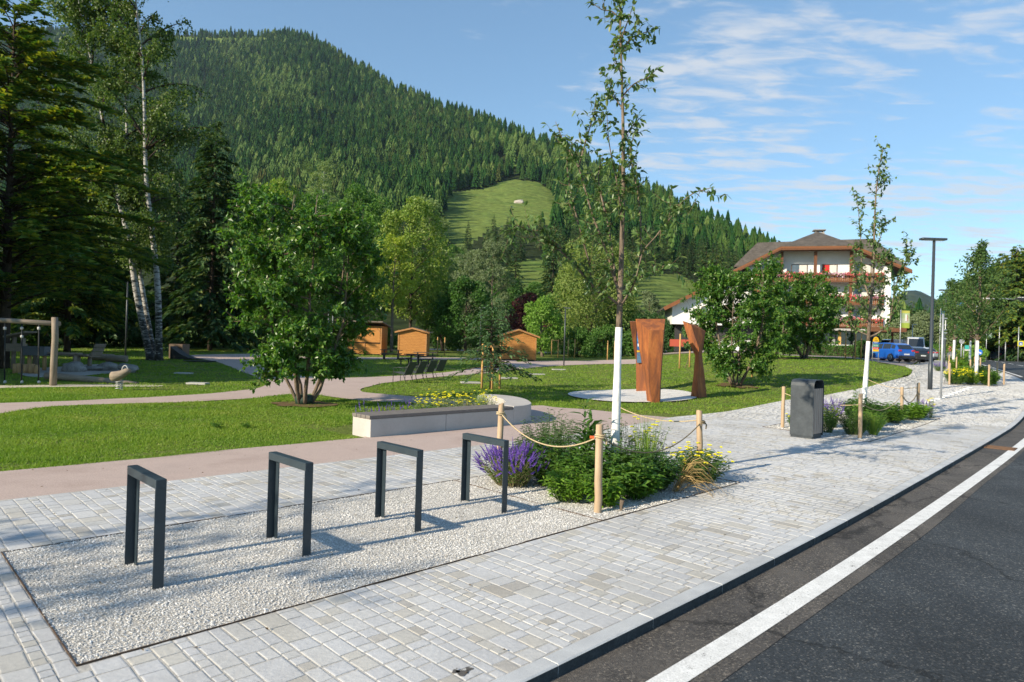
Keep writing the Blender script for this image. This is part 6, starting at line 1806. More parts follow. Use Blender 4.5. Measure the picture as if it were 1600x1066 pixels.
    cross(len(rings) - 1, len(rings) - 2, 1, 'windscreen'); 
    if not van: cross(0, 1, -1, 'rear_window')
    for s in (-1, 1):
        for x_ in (-.31, .31):
            r_ = .33 if not van else .36
            wh = MB().lathe([(r_ * .72, -.11), (r_, -.09), (r_, .09), (r_ * .72, .11)], 18)
            c_ = (x_ * L, s * (W / 2 - .09), r_)
            o = wh.obj('wheel', M_TYRE, t); o.location = c_; o.rotation_euler = (rad(90), 0, 0)
            ri = MB().lathe([(.05, .10 * -s), (r_ * .66, .105 * -s), (r_ * .66, .118 * -s), (.05, .125 * -s)], 14)
            for k in range(5):
                an = k * 2 * math.pi / 5
                ri.box((r_ * .36 * math.cos(an), r_ * .36 * math.sin(an), -s * .13), (r_ * .55, .06, .02), an)
            ri.obj('rim', M_RIM, o)
        X = -.495 * L
        MB().box((X, s * W * .37, .92 if not van else 1.0), (.10, .30, .13 if not van else .5)).obj('tail_lamp', M_TAIL, t, bevel=.02)
        MB().box((.475 * L, s * W * .34, .70 if not van else .82), (.16, .32, .13)).obj('headlight', M_HEADL, t, bevel=.02)
        MB().box((.21 * L, s * (W / 2 + .08), 1.0 if not van else 1.25), (.10, .16, .13)).obj('mirror', paint, t, bevel=.02)
    MB().box((-.5 * L - .005, 0, .62), (.03, .52, .11)).obj('number_plate', M_PLATE, t)
    MB().box((-.488 * L, 0, .40), (.12, W * .86, .22)).obj('rear_bumper', M_TRIM, t, bevel=.03)
    MB().box((.486 * L, 0, .42), (.10, W * .78, .26)).obj('grille', M_TRIM, t, bevel=.03)
    return t
def heading(az): return math.atan2(math.cos(rad(az)), math.sin(rad(az)))
car(at(1386, 58), 'bright blue hatchback parked with its tail to the pavement', carpaint('blue_paint', (.012, .10, .44)), heading(346), 4.25, 1.8, 1.58)
car(at(1412, 62), 'dark estate car parked right beside the blue hatchback', carpaint('dark_paint', (.02, .024, .03)), heading(346), 4.4, 1.8, 1.45)
car(at(1421, 67), 'white saloon car parked two places beyond the blue hatchback', carpaint('white_paint', (.62, .63, .64), .0), heading(348), 4.4, 1.8, 1.45)
car(at(1431, 72), 'silver car parked before the tall van', carpaint('silver_paint', (.36, .38, .40), .5), heading(350), 4.3, 1.8, 1.48)
car(at(1428, 80), 'tall pale grey van facing the camera at the end of the parked cars', carpaint('van_paint', (.45, .47, .50), .1), heading(205), 5.6, 2.05, 2.6, True, 'van', 'parked_van')
car(at(1402, 84), 'white van with dark windows under the flag behind the cars', carpaint('white_van_paint', (.62, .62, .62), .0), heading(262), 5.2, 2.0, 2.2, True, 'van', 'parked_van')
car(at(1564, 104), 'dark blue car parked beyond the road near the white kiosk', carpaint('navy_paint', (.015, .04, .11)), heading(20), 4.4, 1.85, 1.75)
car(at(1551, 108), 'black car parked left of the dark blue car beyond the road', carpaint('black_paint', (.012, .012, .014)), heading(20), 4.4, 1.85, 1.65)
car(at(1497, 92), 'silver-roofed car seen over the shrubs behind the flag poles', carpaint('pale_paint', (.4, .42, .44), .4), heading(300), 4.4, 1.8, 1.5)

# ================================================================== street lamps, poles, flags, signs
def street_lamp(loc, H, head_w, label, r=.075):
    t = thing('street_lamp', label, 'street lamp', loc, 0, 'tall T-shaped street lamps')
    MB().tube([(0, 0, -.1), (0, 0, 1.1), (0, 0, 1.12), (0, 0, H)], [r * 1.25, r * 1.25, r, r * .75], 14).obj('pole', M_LAMP, t)
    MB().box((-.04, 0, H + .05), (head_w, .30, .09)).obj('head', M_LAMP, t, bevel=.015)
    MB().box((-.04, 0, H - .0), (head_w * .8, .22, .012)).obj('lens', M_LENS, t)
    MB().box((0, -r * 1.26, .75), (.09, .02, .35)).obj('service_door', M_LAMP, t)
    return t
street_lamp(G(1453, 608.5), 6.5, 1.08, 'tall dark T-shaped street lamp standing on the pavement')
street_lamp(G(1475, 576), 5.85, .92, 'farther dark T-shaped street lamp behind the steel sign pole', .07)
M_GALV = plain('galvanised_pole', (.36, .38, .40), .42, .5)
def pole(name, loc, H, label, r=.04, mat=None, group=None, cat='pole'):
    t = thing(name, label, cat, loc, 0, group)
    MB().tube([(0, 0, -.1), (0, 0, H / 2), (0, 0, H)], r, 10).obj('pole', mat or M_GALV, t)
    return t
g = G(1470, 623)
t = pole('sign_pole', g, 3.22, 'slim steel sign pole seen edge-on in front of the street lamps', .038)
for z_, w_ in ((3.05, .16), (2.80, .14), (2.62, .14), (2.50, .16), (2.28, .14)): MB().box((.07, 0, z_), (w_, .05, .04)).obj('clamp', M_GALV, t)
MB().box((.10, 0, 2.80), (.02, .16, .34), rad(-33)).obj('sign_plate', plain('plate_white', (.6, .6, .6), .5), t)
# coloured board
g = G(1367.5, 566.5); s_ = g[1] / 1050
t = thing('hotel_sign', 'arched sign board with yellow, blue, green and red bands beside the blue car', 'sign', g, rad(8))
for x_ in (-.235, .235): MB().tube([(x_, 0, -.1), (x_, 0, 1.5)], .022, 8).obj('post', M_GALV, t)
bands = [(1.52, .44, (.72, .42, .01)), (1.36, .15, (.02, .10, .36)), (1.13, .22, (.02, .22, .16)), (.97, .15, (.58, .03, .02)), (.80, .16, (.75, .45, .01)), (.70, .09, (.04, .20, .45))]
m = MB(); a_ = np.linspace(0, math.pi, 13); m.slab([(.24 * math.cos(x_), -.035, 1.52 + .36 * math.sin(x_)) for x_ in a_] , (0, .03, 0)); fixn(m.obj('arched_band', plain('band_yellow', bands[0][2], .5), t))
for z_, h_, c_ in bands[1:]: MB().box((0, -.02, z_ + h_ / 2), (.46, .03, h_ - .008)).obj('band', plain('band_paint', c_, .5), t)
m = MB()
for z_ in (1.44, 1.27, 1.20, 1.05): 
    for k in range(5): m.box((-.15 + .07 * k, -.037, z_), (.045, .004, .035))
m.obj('lettering', plain('sign_letter_white', (.7, .7, .7), .5), t)
m = MB()
for k in range(4): m.box((-.10 + .065 * k, -.037, 1.62), (.04, .004, .06))
m.box((-.02, -.037, 1.74), (.16, .004, .03)); m.obj('lettering', plain('sign_letter_dark', (.10, .07, .03), .5), t)
for k, px in enumerate((1405, 1437)):
    g = G(px, 567 if k == 0 else 568.5); o = MB().tube([(0, 0, -.1), (0, 0, .86), (0, 0, .9)], [.045, .045, .03], 10).obj('bollard', M_LAMP); o.location = g
    tag(o, ['dark steel bollard behind the blue hatchback', 'dark steel bollard at the pavement end of the car park'][k], 'bollard', 'bollards along the car park')
# flags on poles
def banner_mat(nm, bands_):
    m, t, b, o = mat_new(nm)
    sx = nd(t, 'ShaderNodeSeparateXYZ'); tc_ = nd(t, 'ShaderNodeTexCoord'); t.links.new(tc_.outputs['Generated'], sx.inputs[0])
    r = ramp(t, sx.outputs['Z'], bands_, 'CONSTANT'); t.links.new(r.outputs[0], b.inputs['Base Color']); b.inputs['Roughness'].default_value = .8
    tr = nd(t, 'ShaderNodeBsdfTranslucent'); t.links.new(r.outputs[0], tr.inputs['Color']); mx = nd(t, 'ShaderNodeMixShader'); mx.inputs[0].default_value = .5
    t.links.new(b.outputs[0], mx.inputs[1]); t.links.new(tr.outputs[0], mx.inputs[2]); t.links.new(mx.outputs[0], o.inputs[0])
    return m
def flag_pole(px, y, py_top, w_px, py_f0, py_f1, mat, label, side=1, extra=None):
    g = at(px, y); s = y / 1050
    H = P(px, py_top, y)[2] - g[2]
    t = thing('flag_pole', label, 'flag pole', g, 0, 'flag poles along the street')
    MB().tube([(0, 0, -.1), (0, 0, H / 2), (0, 0, H)], .045, 8).obj('pole', M_GALV, t)
    z1, z0 = P(px, py_f0, y)[2] - g[2], P(px, py_f1, y)[2] - g[2]; w_ = w_px * s
    n = 10; xs = np.linspace(.03, w_, n); yy = .07 * np.sin(xs * 5)
    v = [(side * x_, q, z_ - .06 * x_ * (1 if z_ == z0 else .5)) for z_ in (z0, (z0 + z1) / 2, z1) for x_, q in zip(xs, yy)]
    f = [(r_ * n + i, r_ * n + i + 1, (r_ + 1) * n + i + 1, (r_ + 1) * n + i) for r_ in range(2) for i in range(n - 1)]
    MB().add(v, f).obj('flag', mat, t)
    if extra: extra(t, side, w_, z0, z1)
    return t
B_GREEN = banner_mat('banner_green', [(0, (.40, .52, .08)), (.30, (.55, .60, .42)), (.55, (.44, .56, .30)), (.85, (.58, .58, .12))])
B_TEAL = banner_mat('banner_teal', [(0, (.05, .30, .18)), (.35, (.35, .5, .42)), (.5, (.04, .28, .17))])
B_PALE = banner_mat('banner_pale', [(0, (.30, .45, .36)), (.5, (.45, .52, .46))])
B_BLUE = banner_mat('banner_blue', [(0, (.03, .16, .45))])
def redbox(t, side, w_, z0, z1):
    MB().box((side * w_ * .82, -.03, z0 + (z1 - z0) * .55), (w_ * .22, .02, (z1 - z0) * .34)).obj('red_panel', plain('banner_red', (.40, .05, .06), .7), t)
    MB().box((side * w_ * .60, -.05, z0 + (z1 - z0) * .57), (w_ * .2, .02, (z1 - z0) * .40)).obj('white_panel', plain('banner_white', (.6, .6, .58), .7), t)
flag_pole(1406, 75, 484, 13.5, 485, 512, B_GREEN, 'pole with a pale green and yellow banner above the parked vans', 1, redbox)
flag_pole(1468, 78, 482, 10, 486, 491, B_BLUE, 'pole with a small blue pennant behind the steel sign pole')
flag_pole(1493, 84, 472, 10, 472, 477, B_BLUE, 'taller pole with a small blue pennant left of the dense street tree')
flag_pole(1491, 76, 500, 9, 501, 519, B_TEAL, 'pole with a teal green banner left of the dense street tree')
flag_pole(1541, 96, 518, 8, 519, 528, B_PALE, 'pole with a small pale green banner across the road')
for k, (px, y, py, lb, arm) in enumerate(((1561, 98, 503, 'grey lamp pole across the road left of the blue car', -1), (1591, 92, 511, 'grey pole carrying the yellow crossing sign', 0), (1571, 96, 533, 'short pale pole in front of the white kiosk', 0), (1425, 95, 507, 'thin grey lamp pole behind the pale van', 1), (1502, 70, 524, 'thin pole carrying the round grey sign back near the shrubs', 0))):
    g = at(px, y); H = P(px, py, y)[2] - g[2]
    t = pole('steel_pole', g, H, lb, .055, None, 'grey poles along the far street')
    if arm: MB().box((arm * .25, 0, H), (.6, .14, .08)).obj('lamp_head', M_GALV, t)
    if k == 1:
        MB().box((.30, -.03, P(px, 537, y)[2] - g[2]), (.85, .03, .75)).obj('sign_plate', plain('sign_yellow', (.70, .62, .03), .5), t)
        MB().box((.30, -.05, P(px, 537, y)[2] - g[2]), (.48, .02, .48)).obj('blue_square', plain('sign_blue', (.02, .12, .45), .5), t)
        fixn(MB().slab([(.12, -.065, P(px, 538.6, y)[2] - g[2]), (.48, -.065, P(px, 538.6, y)[2] - g[2]), (.30, -.065, P(px, 535.2, y)[2] - g[2])], (0, .008, 0)).obj('white_triangle', plain('sign_white2', (.7, .7, .7), .5), t))
    if k == 4: 
        m = MB(); a_ = np.linspace(0, 2 * math.pi, 16, endpoint=False); m.slab([(.28 * math.cos(x_), -.06, H * .78 + .28 * math.sin(x_)) for x_ in a_], (0, .02, 0)); fixn(m.obj('sign_back', plain('sign_grey', (.3, .31, .32), .5), t))
g = at(1530, 74)
t = thing('traffic_sign', 'round blue traffic sign with white arrow beside the bend of the road', 'traffic sign', g, rad(-20))
MB().tube([(0, 0, -.1), (0, 0, .65)], .03, 8).obj('post', M_GALV, t)
a_ = np.linspace(0, 2 * math.pi, 24, endpoint=False); zc = P(1530, 550.5, 74)[2] - g[2]
fixn(MB().slab([(.32 * math.cos(x_), -.05, zc + .32 * math.sin(x_)) for x_ in a_], (0, .02, 0)).obj('disc', plain('disc_blue', (.01, .12, .48), .4), t))
m = MB(); m.beam((-.14, -.06, zc + .12), (.12, -.06, zc - .11), .012, .07); m.slab([(.19, -.066, zc - .18), (.16, -.066, zc + .02), (-.01, -.066, zc - .15)], (0, .012, 0)); fixn(m.obj('arrow', bpy.data.materials['sign_white2'], t))
g = at(1511, 72); t = thing('notice_board', 'teal and white notice board between the thin white trunks', 'notice board', g)
for x_ in (-.35, .35): MB().tube([(x_, 0, -.1), (x_, 0, 1.7)], .03, 8).obj('post', M_GALV, t)
zc = P(1511, 544, 72)[2] - g[2]
MB().box((.05, -.03, zc + .08), (.6, .03, .42)).obj('teal_panel', plain('teal_panel', (.05, .40, .36), .5), t); MB().box((.05, -.03, zc - .22), (.62, .03, .16)).obj('white_panel', plain('white_panel2', (.55, .52, .46), .5), t)
# overhead sign arm
g = at(1525, 66); H = P(1525, 457, 66)[2] - g[2]; ha = P(1530, 466.5, 66)[2] - g[2]
t = thing('gantry', 'grey overhead sign arm reaching across the road from behind the street tree', 'sign gantry', g)
MB().tube([(0, 0, -.1), (0, 0, H)], [.12, .09], 12).obj('column', M_GALV, t)
MB().tube([(0, 0, ha), (5.6, -.3, ha + .02)], [.085, .07], 10).obj('arm', M_GALV, t)
MB().box((4.6, -.4, ha), (2.2, .4, .30)).obj('sign_box', M_TRIM, t)
for k in range(6): MB().box((3.8 + .3 * k, -.4, ha + .18), (.14, .3, .08)).obj('lamp', M_LENS, t)
# white kiosk
g = at(1583, 104); t = thing('kiosk', 'small white kiosk with dark window and orange awning across the road', 'kiosk', g, rad(-10))
MB().bbox((-1.0, 0, 0), (1.2, 1.8, 2.05)).obj('wall', M_PLASTER, t); MB().bbox((-.75, -.03, .45), (.35, -.005, 1.7)).obj('window', M_GLASS, t)
MB().bbox((-1.9, -.7, 2.06), (.2, .9, 2.4)).obj('awning', plain('orange_awning', (.60, .18, .03), .7), t); MB().bbox((-1.2, -.2, 2.41), (1.4, 2.0, 2.5)).obj('roof', plain('kiosk_roof', (.5, .5, .5), .7), t)
# drain grate in the gutter
gd = AB(17.55, float(kb(17.55)) + .27, ROADZ + .012)
t = thing('drain_grate', 'rusty drain grate in the gutter beside the white road line', 'drain', gd, RZ + .05)
M_RUST = rough_mat('grate_rust', (.10, .055, .03), (.17, .10, .06), 20, .85, .3, world=False)
MB().box((0, 0, -.006), (.50, .50, .008)).obj('pit', M_GAP, t)
for k in range(9): MB().box((0, -.21 + .0525 * k, .002), (.46, .026, .012)).obj('bar', M_RUST, t)
m = MB()
for s in (-1, 1): m.box((0, s * .25, .002), (.54, .03, .014)); m.box((s * .255, 0, .002), (.03, .47, .014))
m.obj('frame', M_RUST, t)
# far street planting beds: posts, shrubs, trees
B3 = [(37.9, -8.25), (38.6, -6.8), (41.0, -6.6), (43.5, -7.3), (41.6, -9.1), (46, -9.0)]
lab3 = ['pale post at the near left corner of the third bed, in the yellow flowers', 'pale post at the near right corner of the third bed', 'pale post on the road side of the third bed, nearest the corner', 'pale post on the road side of the third bed, farther along', 'pale post on the far side of the third bed behind the yellow flowers', 'pale post at the far end of the third bed']
for k, (a_, b_) in enumerate(B3): post(AB(a_, b_), 1.02, lab3[k], (0, .0), 20 + k)
for k, (a_, b_) in enumerate(((53.2, -11.2), (54.5, -10.1), (57, -10.9), (59, -12.9))): post(AB(a_, b_), 1.02, ['pale post at the near corner of the fourth bed', 'pale post of the fourth bed next to the grey pot', 'pale post on the road side of the fourth bed', 'pale post at the back of the fourth bed'][k], (0, 0), 30 + k)
sh = [('yarrow', 'big yellow flowering clump at the near corner of the third bed', 38.5, -8.1, .75, .55, 80, G_MID, .10, .03, ('Z', 70)), ('yarrow', 'second yellow flowering clump in the third bed, before the white trunk', 39.2, -7.6, .72, .5, 70, G_BRIGHT, .10, .03, ('Z', 44)),
      ('leafy_shrub', 'low green shrub at the near right corner of the third bed', 39.5, -7.0, .75, .45, 60, G_MID, .14, .05, None), ('leafy_shrub', 'dark green shrub behind the white trunk of the third bed', 41.2, -7.3, .85, .5, 60, G_DARK, .14, .05, None),
      ('leafy_shrub', 'yellow-green shrub at the back of the third bed', 41.5, -8.4, .9, .5, 60, G_BRIGHT, .14, .05, None), ('leafy_shrub', 'dark shrub at the far end of the third bed', 44.5, -8.3, .9, .6, 60, G_DARK, .14, .05, None),
      ('lavender_bush', 'purple sage on the far side of the fourth bed, left of the lamp', 52.9, -12.1, .55, .5, 70, G_MID, .06, .012, ('P', 70)), ('leafy_shrub', 'yellow-green shrub in the fourth bed', 54.5, -11.4, .9, .6, 60, G_BRIGHT, .16, .06, ('Y', 14)), ('leafy_shrub', 'dark shrub of the fourth bed near the road', 57.0, -11.6, 1.0, .7, 60, G_DARK, .16, .06, None), ('leafy_shrub', 'green shrub at the far end of the fourth bed', 60, -12.6, 1.1, .7, 60, G_MID, .16, .06, None)]
for k, (nm, lb, a_, b_, h_, r_, ns, lm, ll, lw, fl) in enumerate(sh):
    herb(nm, lb, AB(a_, b_), h_, r_, ns, lm, ll, lw, 500 + k, None, per=14, six=False, flowers=None if not fl else ((F_YEL, 'umbel_big' if fl[0] == 'Z' else 'umbel', fl[1]) if fl[0] in 'YZ' else (F_PUR, 'spike', fl[1])))
g = at(1487, 58); t = thing('plant_pot', 'tall grey plant pot with orange-red flowers in the fourth bed', 'plant pot', g)
MB().lathe([(.28, 0), (.36, 1.2), (.32, 1.2), (.30, 1.1)], 12).obj('pot', plain('grey_pot', (.11, .12, .13), .6), t)
RNG = np.random.default_rng(77); m = MB(); p = rvec(70, .17); p[:, 2] = abs(p[:, 2]) + 1.2; m.leaves(p, rvec(70), rvec(70), .09, .06); m.obj('flowers', F_RED, t); m = MB(); p = rvec(200, .24); p[:, 2] = abs(p[:, 2]) + 1.1; m.leaves(p, rvec(200), rvec(200), .18, .09); m.obj('foliage', G_MID, t)
def street_tree(a_, b_, H, R, label, seed, nl=26, per=150):
    g = AB(a_, b_)
    global RNG
    RNG = np.random.default_rng(seed)
    t = thing('young_tree', label, 'tree', g, 0, 'young street trees with painted trunks')
    MB().tube([(0, 0, -.1), (.01, 0, 1.0), (0.02, .0, 2.15)], [.085, .075, .068], 12).obj('painted_trunk', M_WHITE, t)
    tr, cr_ = MB(), MB(); tr.tube(bez((.02, 0, 2.13), (.1, 0, H * .96), (.05, .05, 0), 8), np.linspace(.07, .012, 8), 8)
    lb = []
    for k in range(nl):
        u = (k + RNG.random()) / nl; z = 2.5 + (H - 2.7) * u; an = k * 2.4; q = R * math.sin(math.pi * (.15 + .80 * u)) * RNG.uniform(.35, .95)
        c = np.array([math.cos(an) * q + .05, math.sin(an) * q, z]); lb.append((c, np.array([.48, .48, .52]) * RNG.uniform(.7, 1.15) * R / 1.4))
        tr.tube(bez((.05, 0, max(2.2, z - q * 1.3)), c, (0, 0, -.1), 5), np.linspace(.028, .008, 5), 4, cap=False)
    for k in range(5):
        c = np.array([RNG.normal(0, .2), RNG.normal(0, .2), H * RNG.uniform(.95, 1.06)]); lb.append((c, np.array([.18, .18, .3]))); tr.tube(bez((.05, 0, H * .8), c, (0, 0, 0), 4), np.linspace(.02, .006, 4), 4, cap=False)
    clump_crown(cr_, lb, per, .15, .2)
    tr.obj('branch', M_BARK, t); cr_.obj('foliage', leaf_mat('street_tree_leaf', [(.03, .065, .02), (.05, .095, .026), (.08, .125, .035)], .33, .5) if 'street_tree_leaf' not in bpy.data.materials else bpy.data.materials['street_tree_leaf'], t)
street_tree(40.4, -7.65, 6.6, 1.55, 'dense young tree with white-painted trunk in the third bed', 120)
street_tree(55.6, -11.9, 6.0, 1.3, 'small white-trunked tree of the fourth bed, right beside the second lamp', 121, 20, 110)
street_tree(59.5, -11.7, 6.2, 1.3, 'small white-trunked tree of the fourth bed, behind the dense one', 122, 20, 110)
# ================================================================== trees round the park
L_MAPLE = leaf_mat('maple_leaf', [(.065, .11, .02), (.10, .155, .028), (.145, .19, .04), (.11, .14, .025)], .35, .5, gain=1.75)
L_YEL = leaf_mat('yellow_green_leaf', [(.14, .19, .025), (.19, .23, .035), (.24, .26, .05)], .38, .5, gain=1.75)
L_GREEN = leaf_mat('green_leaf', [(.03, .075, .014), (.05, .105, .02), (.075, .14, .03)], .33, .5, gain=1.75)
L_DEEP = leaf_mat('deep_green_leaf', [(.018, .055, .010), (.032, .082, .015), (.056, .115, .022)], .32, .5, gain=1.6)
L_PALE = leaf_mat('pale_green_leaf', [(.075, .115, .045), (.11, .15, .06), (.14, .175, .07)], .35, .6, gain=1.75)
L_GREYG = leaf_mat('grey_green_leaf', [(.07, .095, .05), (.10, .125, .065), (.085, .115, .05)], .3, .6, gain=1.75)
L_PURP = leaf_mat('purple_leaf', [(.045, .014, .016), (.075, .022, .022), (.10, .03, .028)], .25, .5, tcol=(1.4, .8, .8))
L_LIME = leaf_mat('fresh_leaf', [(.07, .14, .02), (.10, .18, .028), (.13, .21, .04)], .36, .5, gain=1.75)
L_WEEP = leaf_mat('weeping_leaf', [(.075, .115, .025), (.105, .145, .035), (.14, .17, .045)], .35, .5, gain=1.75)
L_SPRUCE = leaf_mat('spruce_needles', [(.014, .042, .016), (.024, .060, .019), (.040, .082, .023), (.085, .105, .022)], .16, .6)
L_PINE = leaf_mat('pine_needles', [(.022, .062, .014), (.040, .090, .018), (.085, .13, .020), (.20, .20, .02)], .28, .6)
L_THUJA = leaf_mat('thuja_scales', [(.016, .05, .014), (.026, .07, .018), (.04, .09, .024)], .15, .6)
L_BIRCH = leaf_mat('birch_leaf', [(.035, .075, .018), (.055, .10, .024), (.085, .135, .035), (.12, .15, .04)], .35, .45, gain=1.2)
def h_of(px, py, y):
    return P(px, py, y)[2] - float(hf((px - 800) / 1050 * y, y))
TL = [  # px, distance, top py, radius, trunk_h, leaves, bark, shape, clumps, per clump, leaf size, label
    (640, 80, 308, 4.6, 4.0, L_MAPLE, M_BARK_D, 'oval', 46, 150, .36, 'large yellow-green maple right behind the narrow hut'),
    (612, 75, 366, 2.3, 5.0, L_YEL, M_BARK, 'oval', 20, 130, .30, 'bright yellow-green young tree in front of the maple'),
    (668, 88, 306, 3.4, 5.0, L_PALE, M_BARK, 'oval', 34, 130, .34, 'pale green pointed tree right of the large maple'),
    (560, 84, 292, 4.4, 4.0, L_GREEN, M_BARK_D, 'oval', 44, 140, .36, 'mid green tree rising behind the market stall'),
    (425, 78, 276, 4.6, 3.0, L_MAPLE, M_BARK_D, 'round', 46, 140, .36, 'broad green tree behind the crown of the near bushy tree'),
    (485, 88, 300, 4.0, 3.0, L_GREEN, M_BARK_D, 'oval', 40, 130, .36, 'green tree behind the near bushy tree, under the pale birch'),
    (727, 78, 436, 3.3, 2.2, L_DEEP, M_BARK_D, 'round', 34, 140, .32, 'dark green round tree between the narrow hut and the larch'),
    (692, 84, 440, 2.6, 2.2, L_GREEN, M_BARK_D, 'round', 28, 130, .30, 'green tree right behind the dark round one'),
    (820, 90, 461, 3.1, .8, L_PURP, M_BARK_D, 'round', 30, 150, .30, 'dark purple-leaved tree above the gabled hut'),
    (848, 74, 467, 2.5, .8, L_LIME, M_BARK, 'round', 30, 150, .26, 'fresh green round tree right of the gabled hut'),
    (925, 82, 377, 4.8, 1.5, L_WEEP, M_BARK, 'weep', 60, 170, .30, 'big weeping yellow-green tree behind the white trunk'),
    (880, 88, 440, 3.4, 1.2, L_GREEN, M_BARK_D, 'round', 34, 140, .32, 'green tree between the fresh green and the weeping tree'),
    (975, 84, 470, 3.0, 1.0, L_GREEN, M_BARK_D, 'round', 30, 140, .30, 'green tree left of the thuja row'),
    (770, 110, 372, 3.4, 3.0, L_GREYG, M_BARK, 'oval', 36, 130, .36, 'greyish green tree on the rise above the larch'),
    (735, 125, 388, 4.2, 2.0, L_GREYG, M_BARK, 'round', 36, 130, .42, 'broad grey-green tree on the rise left of the larch top'),
    (790, 120, 430, 3.6, 2.0, L_DEEP, M_BARK_D, 'oval', 32, 130, .36, 'dark tree on the rise behind the purple-leaved one'),
    (830, 125, 440, 3.4, 1.5, L_GREEN, M_BARK_D, 'round', 30, 130, .36, 'green tree on the rise behind the fresh green one'),
    (1012, 120, 455, 3.0, 1.5, L_GREYG, M_BARK, 'round', 26, 130, .36, 'olive tree before the hillside meadow'),
    (350, 72, 455, 3.6, .8, L_DEEP, M_BARK_D, 'round', 34, 130, .34, 'dark bushy tree in the shade beyond the timber ramp'),
    (300, 76, 470, 3.4, .8, L_DEEP, M_BARK_D, 'round', 30, 130, .34, 'dark bushy tree in the shade between birches and spruce'),
    (255, 72, 462, 3.0, .8, L_GREEN, M_BARK_D, 'round', 30, 130, .32, 'green bushy tree close behind the birch trunks'),
    (150, 72, 430, 4.2, 1.0, L_DEEP, M_BARK_D, 'round', 40, 140, .36, 'dark tree behind the wooden recliner'),
    (70, 66, 420, 4.2, 1.0, L_DEEP, M_BARK_D, 'round', 40, 140, .36, 'dark tree behind the climbing frame'),
    (-20, 60, 400, 4.2, 1.0, L_DEEP, M_BARK_D, 'round', 40, 140, .36, 'dark tree at the edge of the play ground'),
    (400, 84, 470, 3.6, .8, L_DEEP, M_BARK_D, 'round', 32, 130, .36, 'dark bush-like tree behind the near bushy tree stems'),
    (450, 90, 480, 3.6, .8, L_DEEP, M_BARK_D, 'round', 30, 130, .36, 'dark undergrowth tree left of the market stall'),
]
for k, (px, y, pt_, R, th_, lm, bm__, shp, nl, per, sz, lb) in enumerate(TL):
    bg_tree('broadleaf_tree', lb, at(px, y), h_of(px, pt_, y), R, th_, lm, bm__, 700 + k, nl, per, sz, shape=shp)
# undergrowth shrubs along the back edge
for k, (px, y, h_, R, lb) in enumerate(((905, 76, 3.0, 2.2, 'low green bush under the weeping tree, by the far stakes'), (945, 77, 3.4, 2.2, 'low green bush under the weeping tree, left of the white trunk'), (985, 78, 3.0, 2.0, 'low green bush right of the white trunk'), (700, 88, 2.8, 2.4, 'low dark bush between narrow hut and round tree'), (760, 86, 2.6, 2.2, 'low green bush behind the larch'), (780, 92, 3.0, 2.2, 'low green bush left of the gabled hut'), (220, 66, 2.4, 2.4, 'low dark bush behind the birch foot'), (110, 62, 2.2, 2.4, 'low dark bush behind the log bench'), (30, 58, 2.2, 2.4, 'low dark bush behind the play tower'), (330, 80, 2.2, 2.6, 'low dark bush beyond the path in the shade'), (520, 92, 2.6, 2.4, 'low bush left behind the market stall'), (600, 90, 2.6, 2.0, 'low bush between stall and narrow hut'))):
    bg_tree('garden_bush', lb, at(px, y), h_, R, .2, L_DEEP if k in (3, 6, 7, 8, 9) else L_GREEN, M_BARK_D, 740 + k, 20, 110, .26, 'bushes along the back of the park', 'round', .05, 'bush')
for k, (px, y, top) in enumerate(((990, 80, 497), (1002, 80, 490), (1014, 80, 488), (1026, 80, 490), (1038, 79.5, 497), (1049, 79, 503))):
    bg_tree('thuja', ['thuja at the left end of the dark clipped row', 'second thuja from the left in the dark row', 'third thuja from the left, tallest of the dark row', 'third thuja from the right in the dark row', 'second thuja from the right in the dark row', 'thuja at the right end of the dark row, touching the white house'][k], at(px, y), h_of(px, top, y), .75, .1, L_THUJA, M_BARK_D, 760 + k, 20, 90, .20, 'row of thujas left of the white house', 'wall', .06)
# conifers of the left side
conifer('pine_tree', 'dark pine with yellow-green tips at the left edge of the play ground', at(6, 31), 17, 5.2, L_PINE, 801, z0=.16, levels=44, per=8, sprays=80, size=.40, droop=-.02, trunk_r=.24, up=.06, pw=.45, irreg=.45)
conifer('pine_tree', 'broad dark pine behind the climbing frame', at(105, 50), 16.5, 4.6, L_PINE, 802, z0=.10, levels=44, per=8, sprays=60, size=.5, droop=.10, trunk_r=.24, pw=.55, irreg=.4)
conifer('spruce_tree', 'tall dark spruce right of the birches', at(328, 62), h_of(328, 188, 62), 4.0, L_SPRUCE, 803, z0=.08, levels=44, per=8, sprays=34, size=.62, droop=.45, pw=.72)
conifer('spruce_tree', 'dark spruce half hidden behind the birch crowns', at(272, 70), h_of(272, 262, 70), 3.8, L_SPRUCE, 804, z0=.05, levels=38, per=8, sprays=30, size=.62, droop=.45)
conifer('spruce_tree', 'dark spruce behind the left-hand birch', at(160, 64), h_of(160, 215, 64), 4.4, L_SPRUCE, 805, z0=.05, levels=40, per=8, sprays=30, size=.62, droop=.4)
conifer('spruce_tree', 'dark spruce at the left edge behind the pine', at(48, 58), h_of(48, 150, 58), 4.4, L_SPRUCE, 806, z0=.05, levels=40, per=8, sprays=30, size=.62, droop=.4)
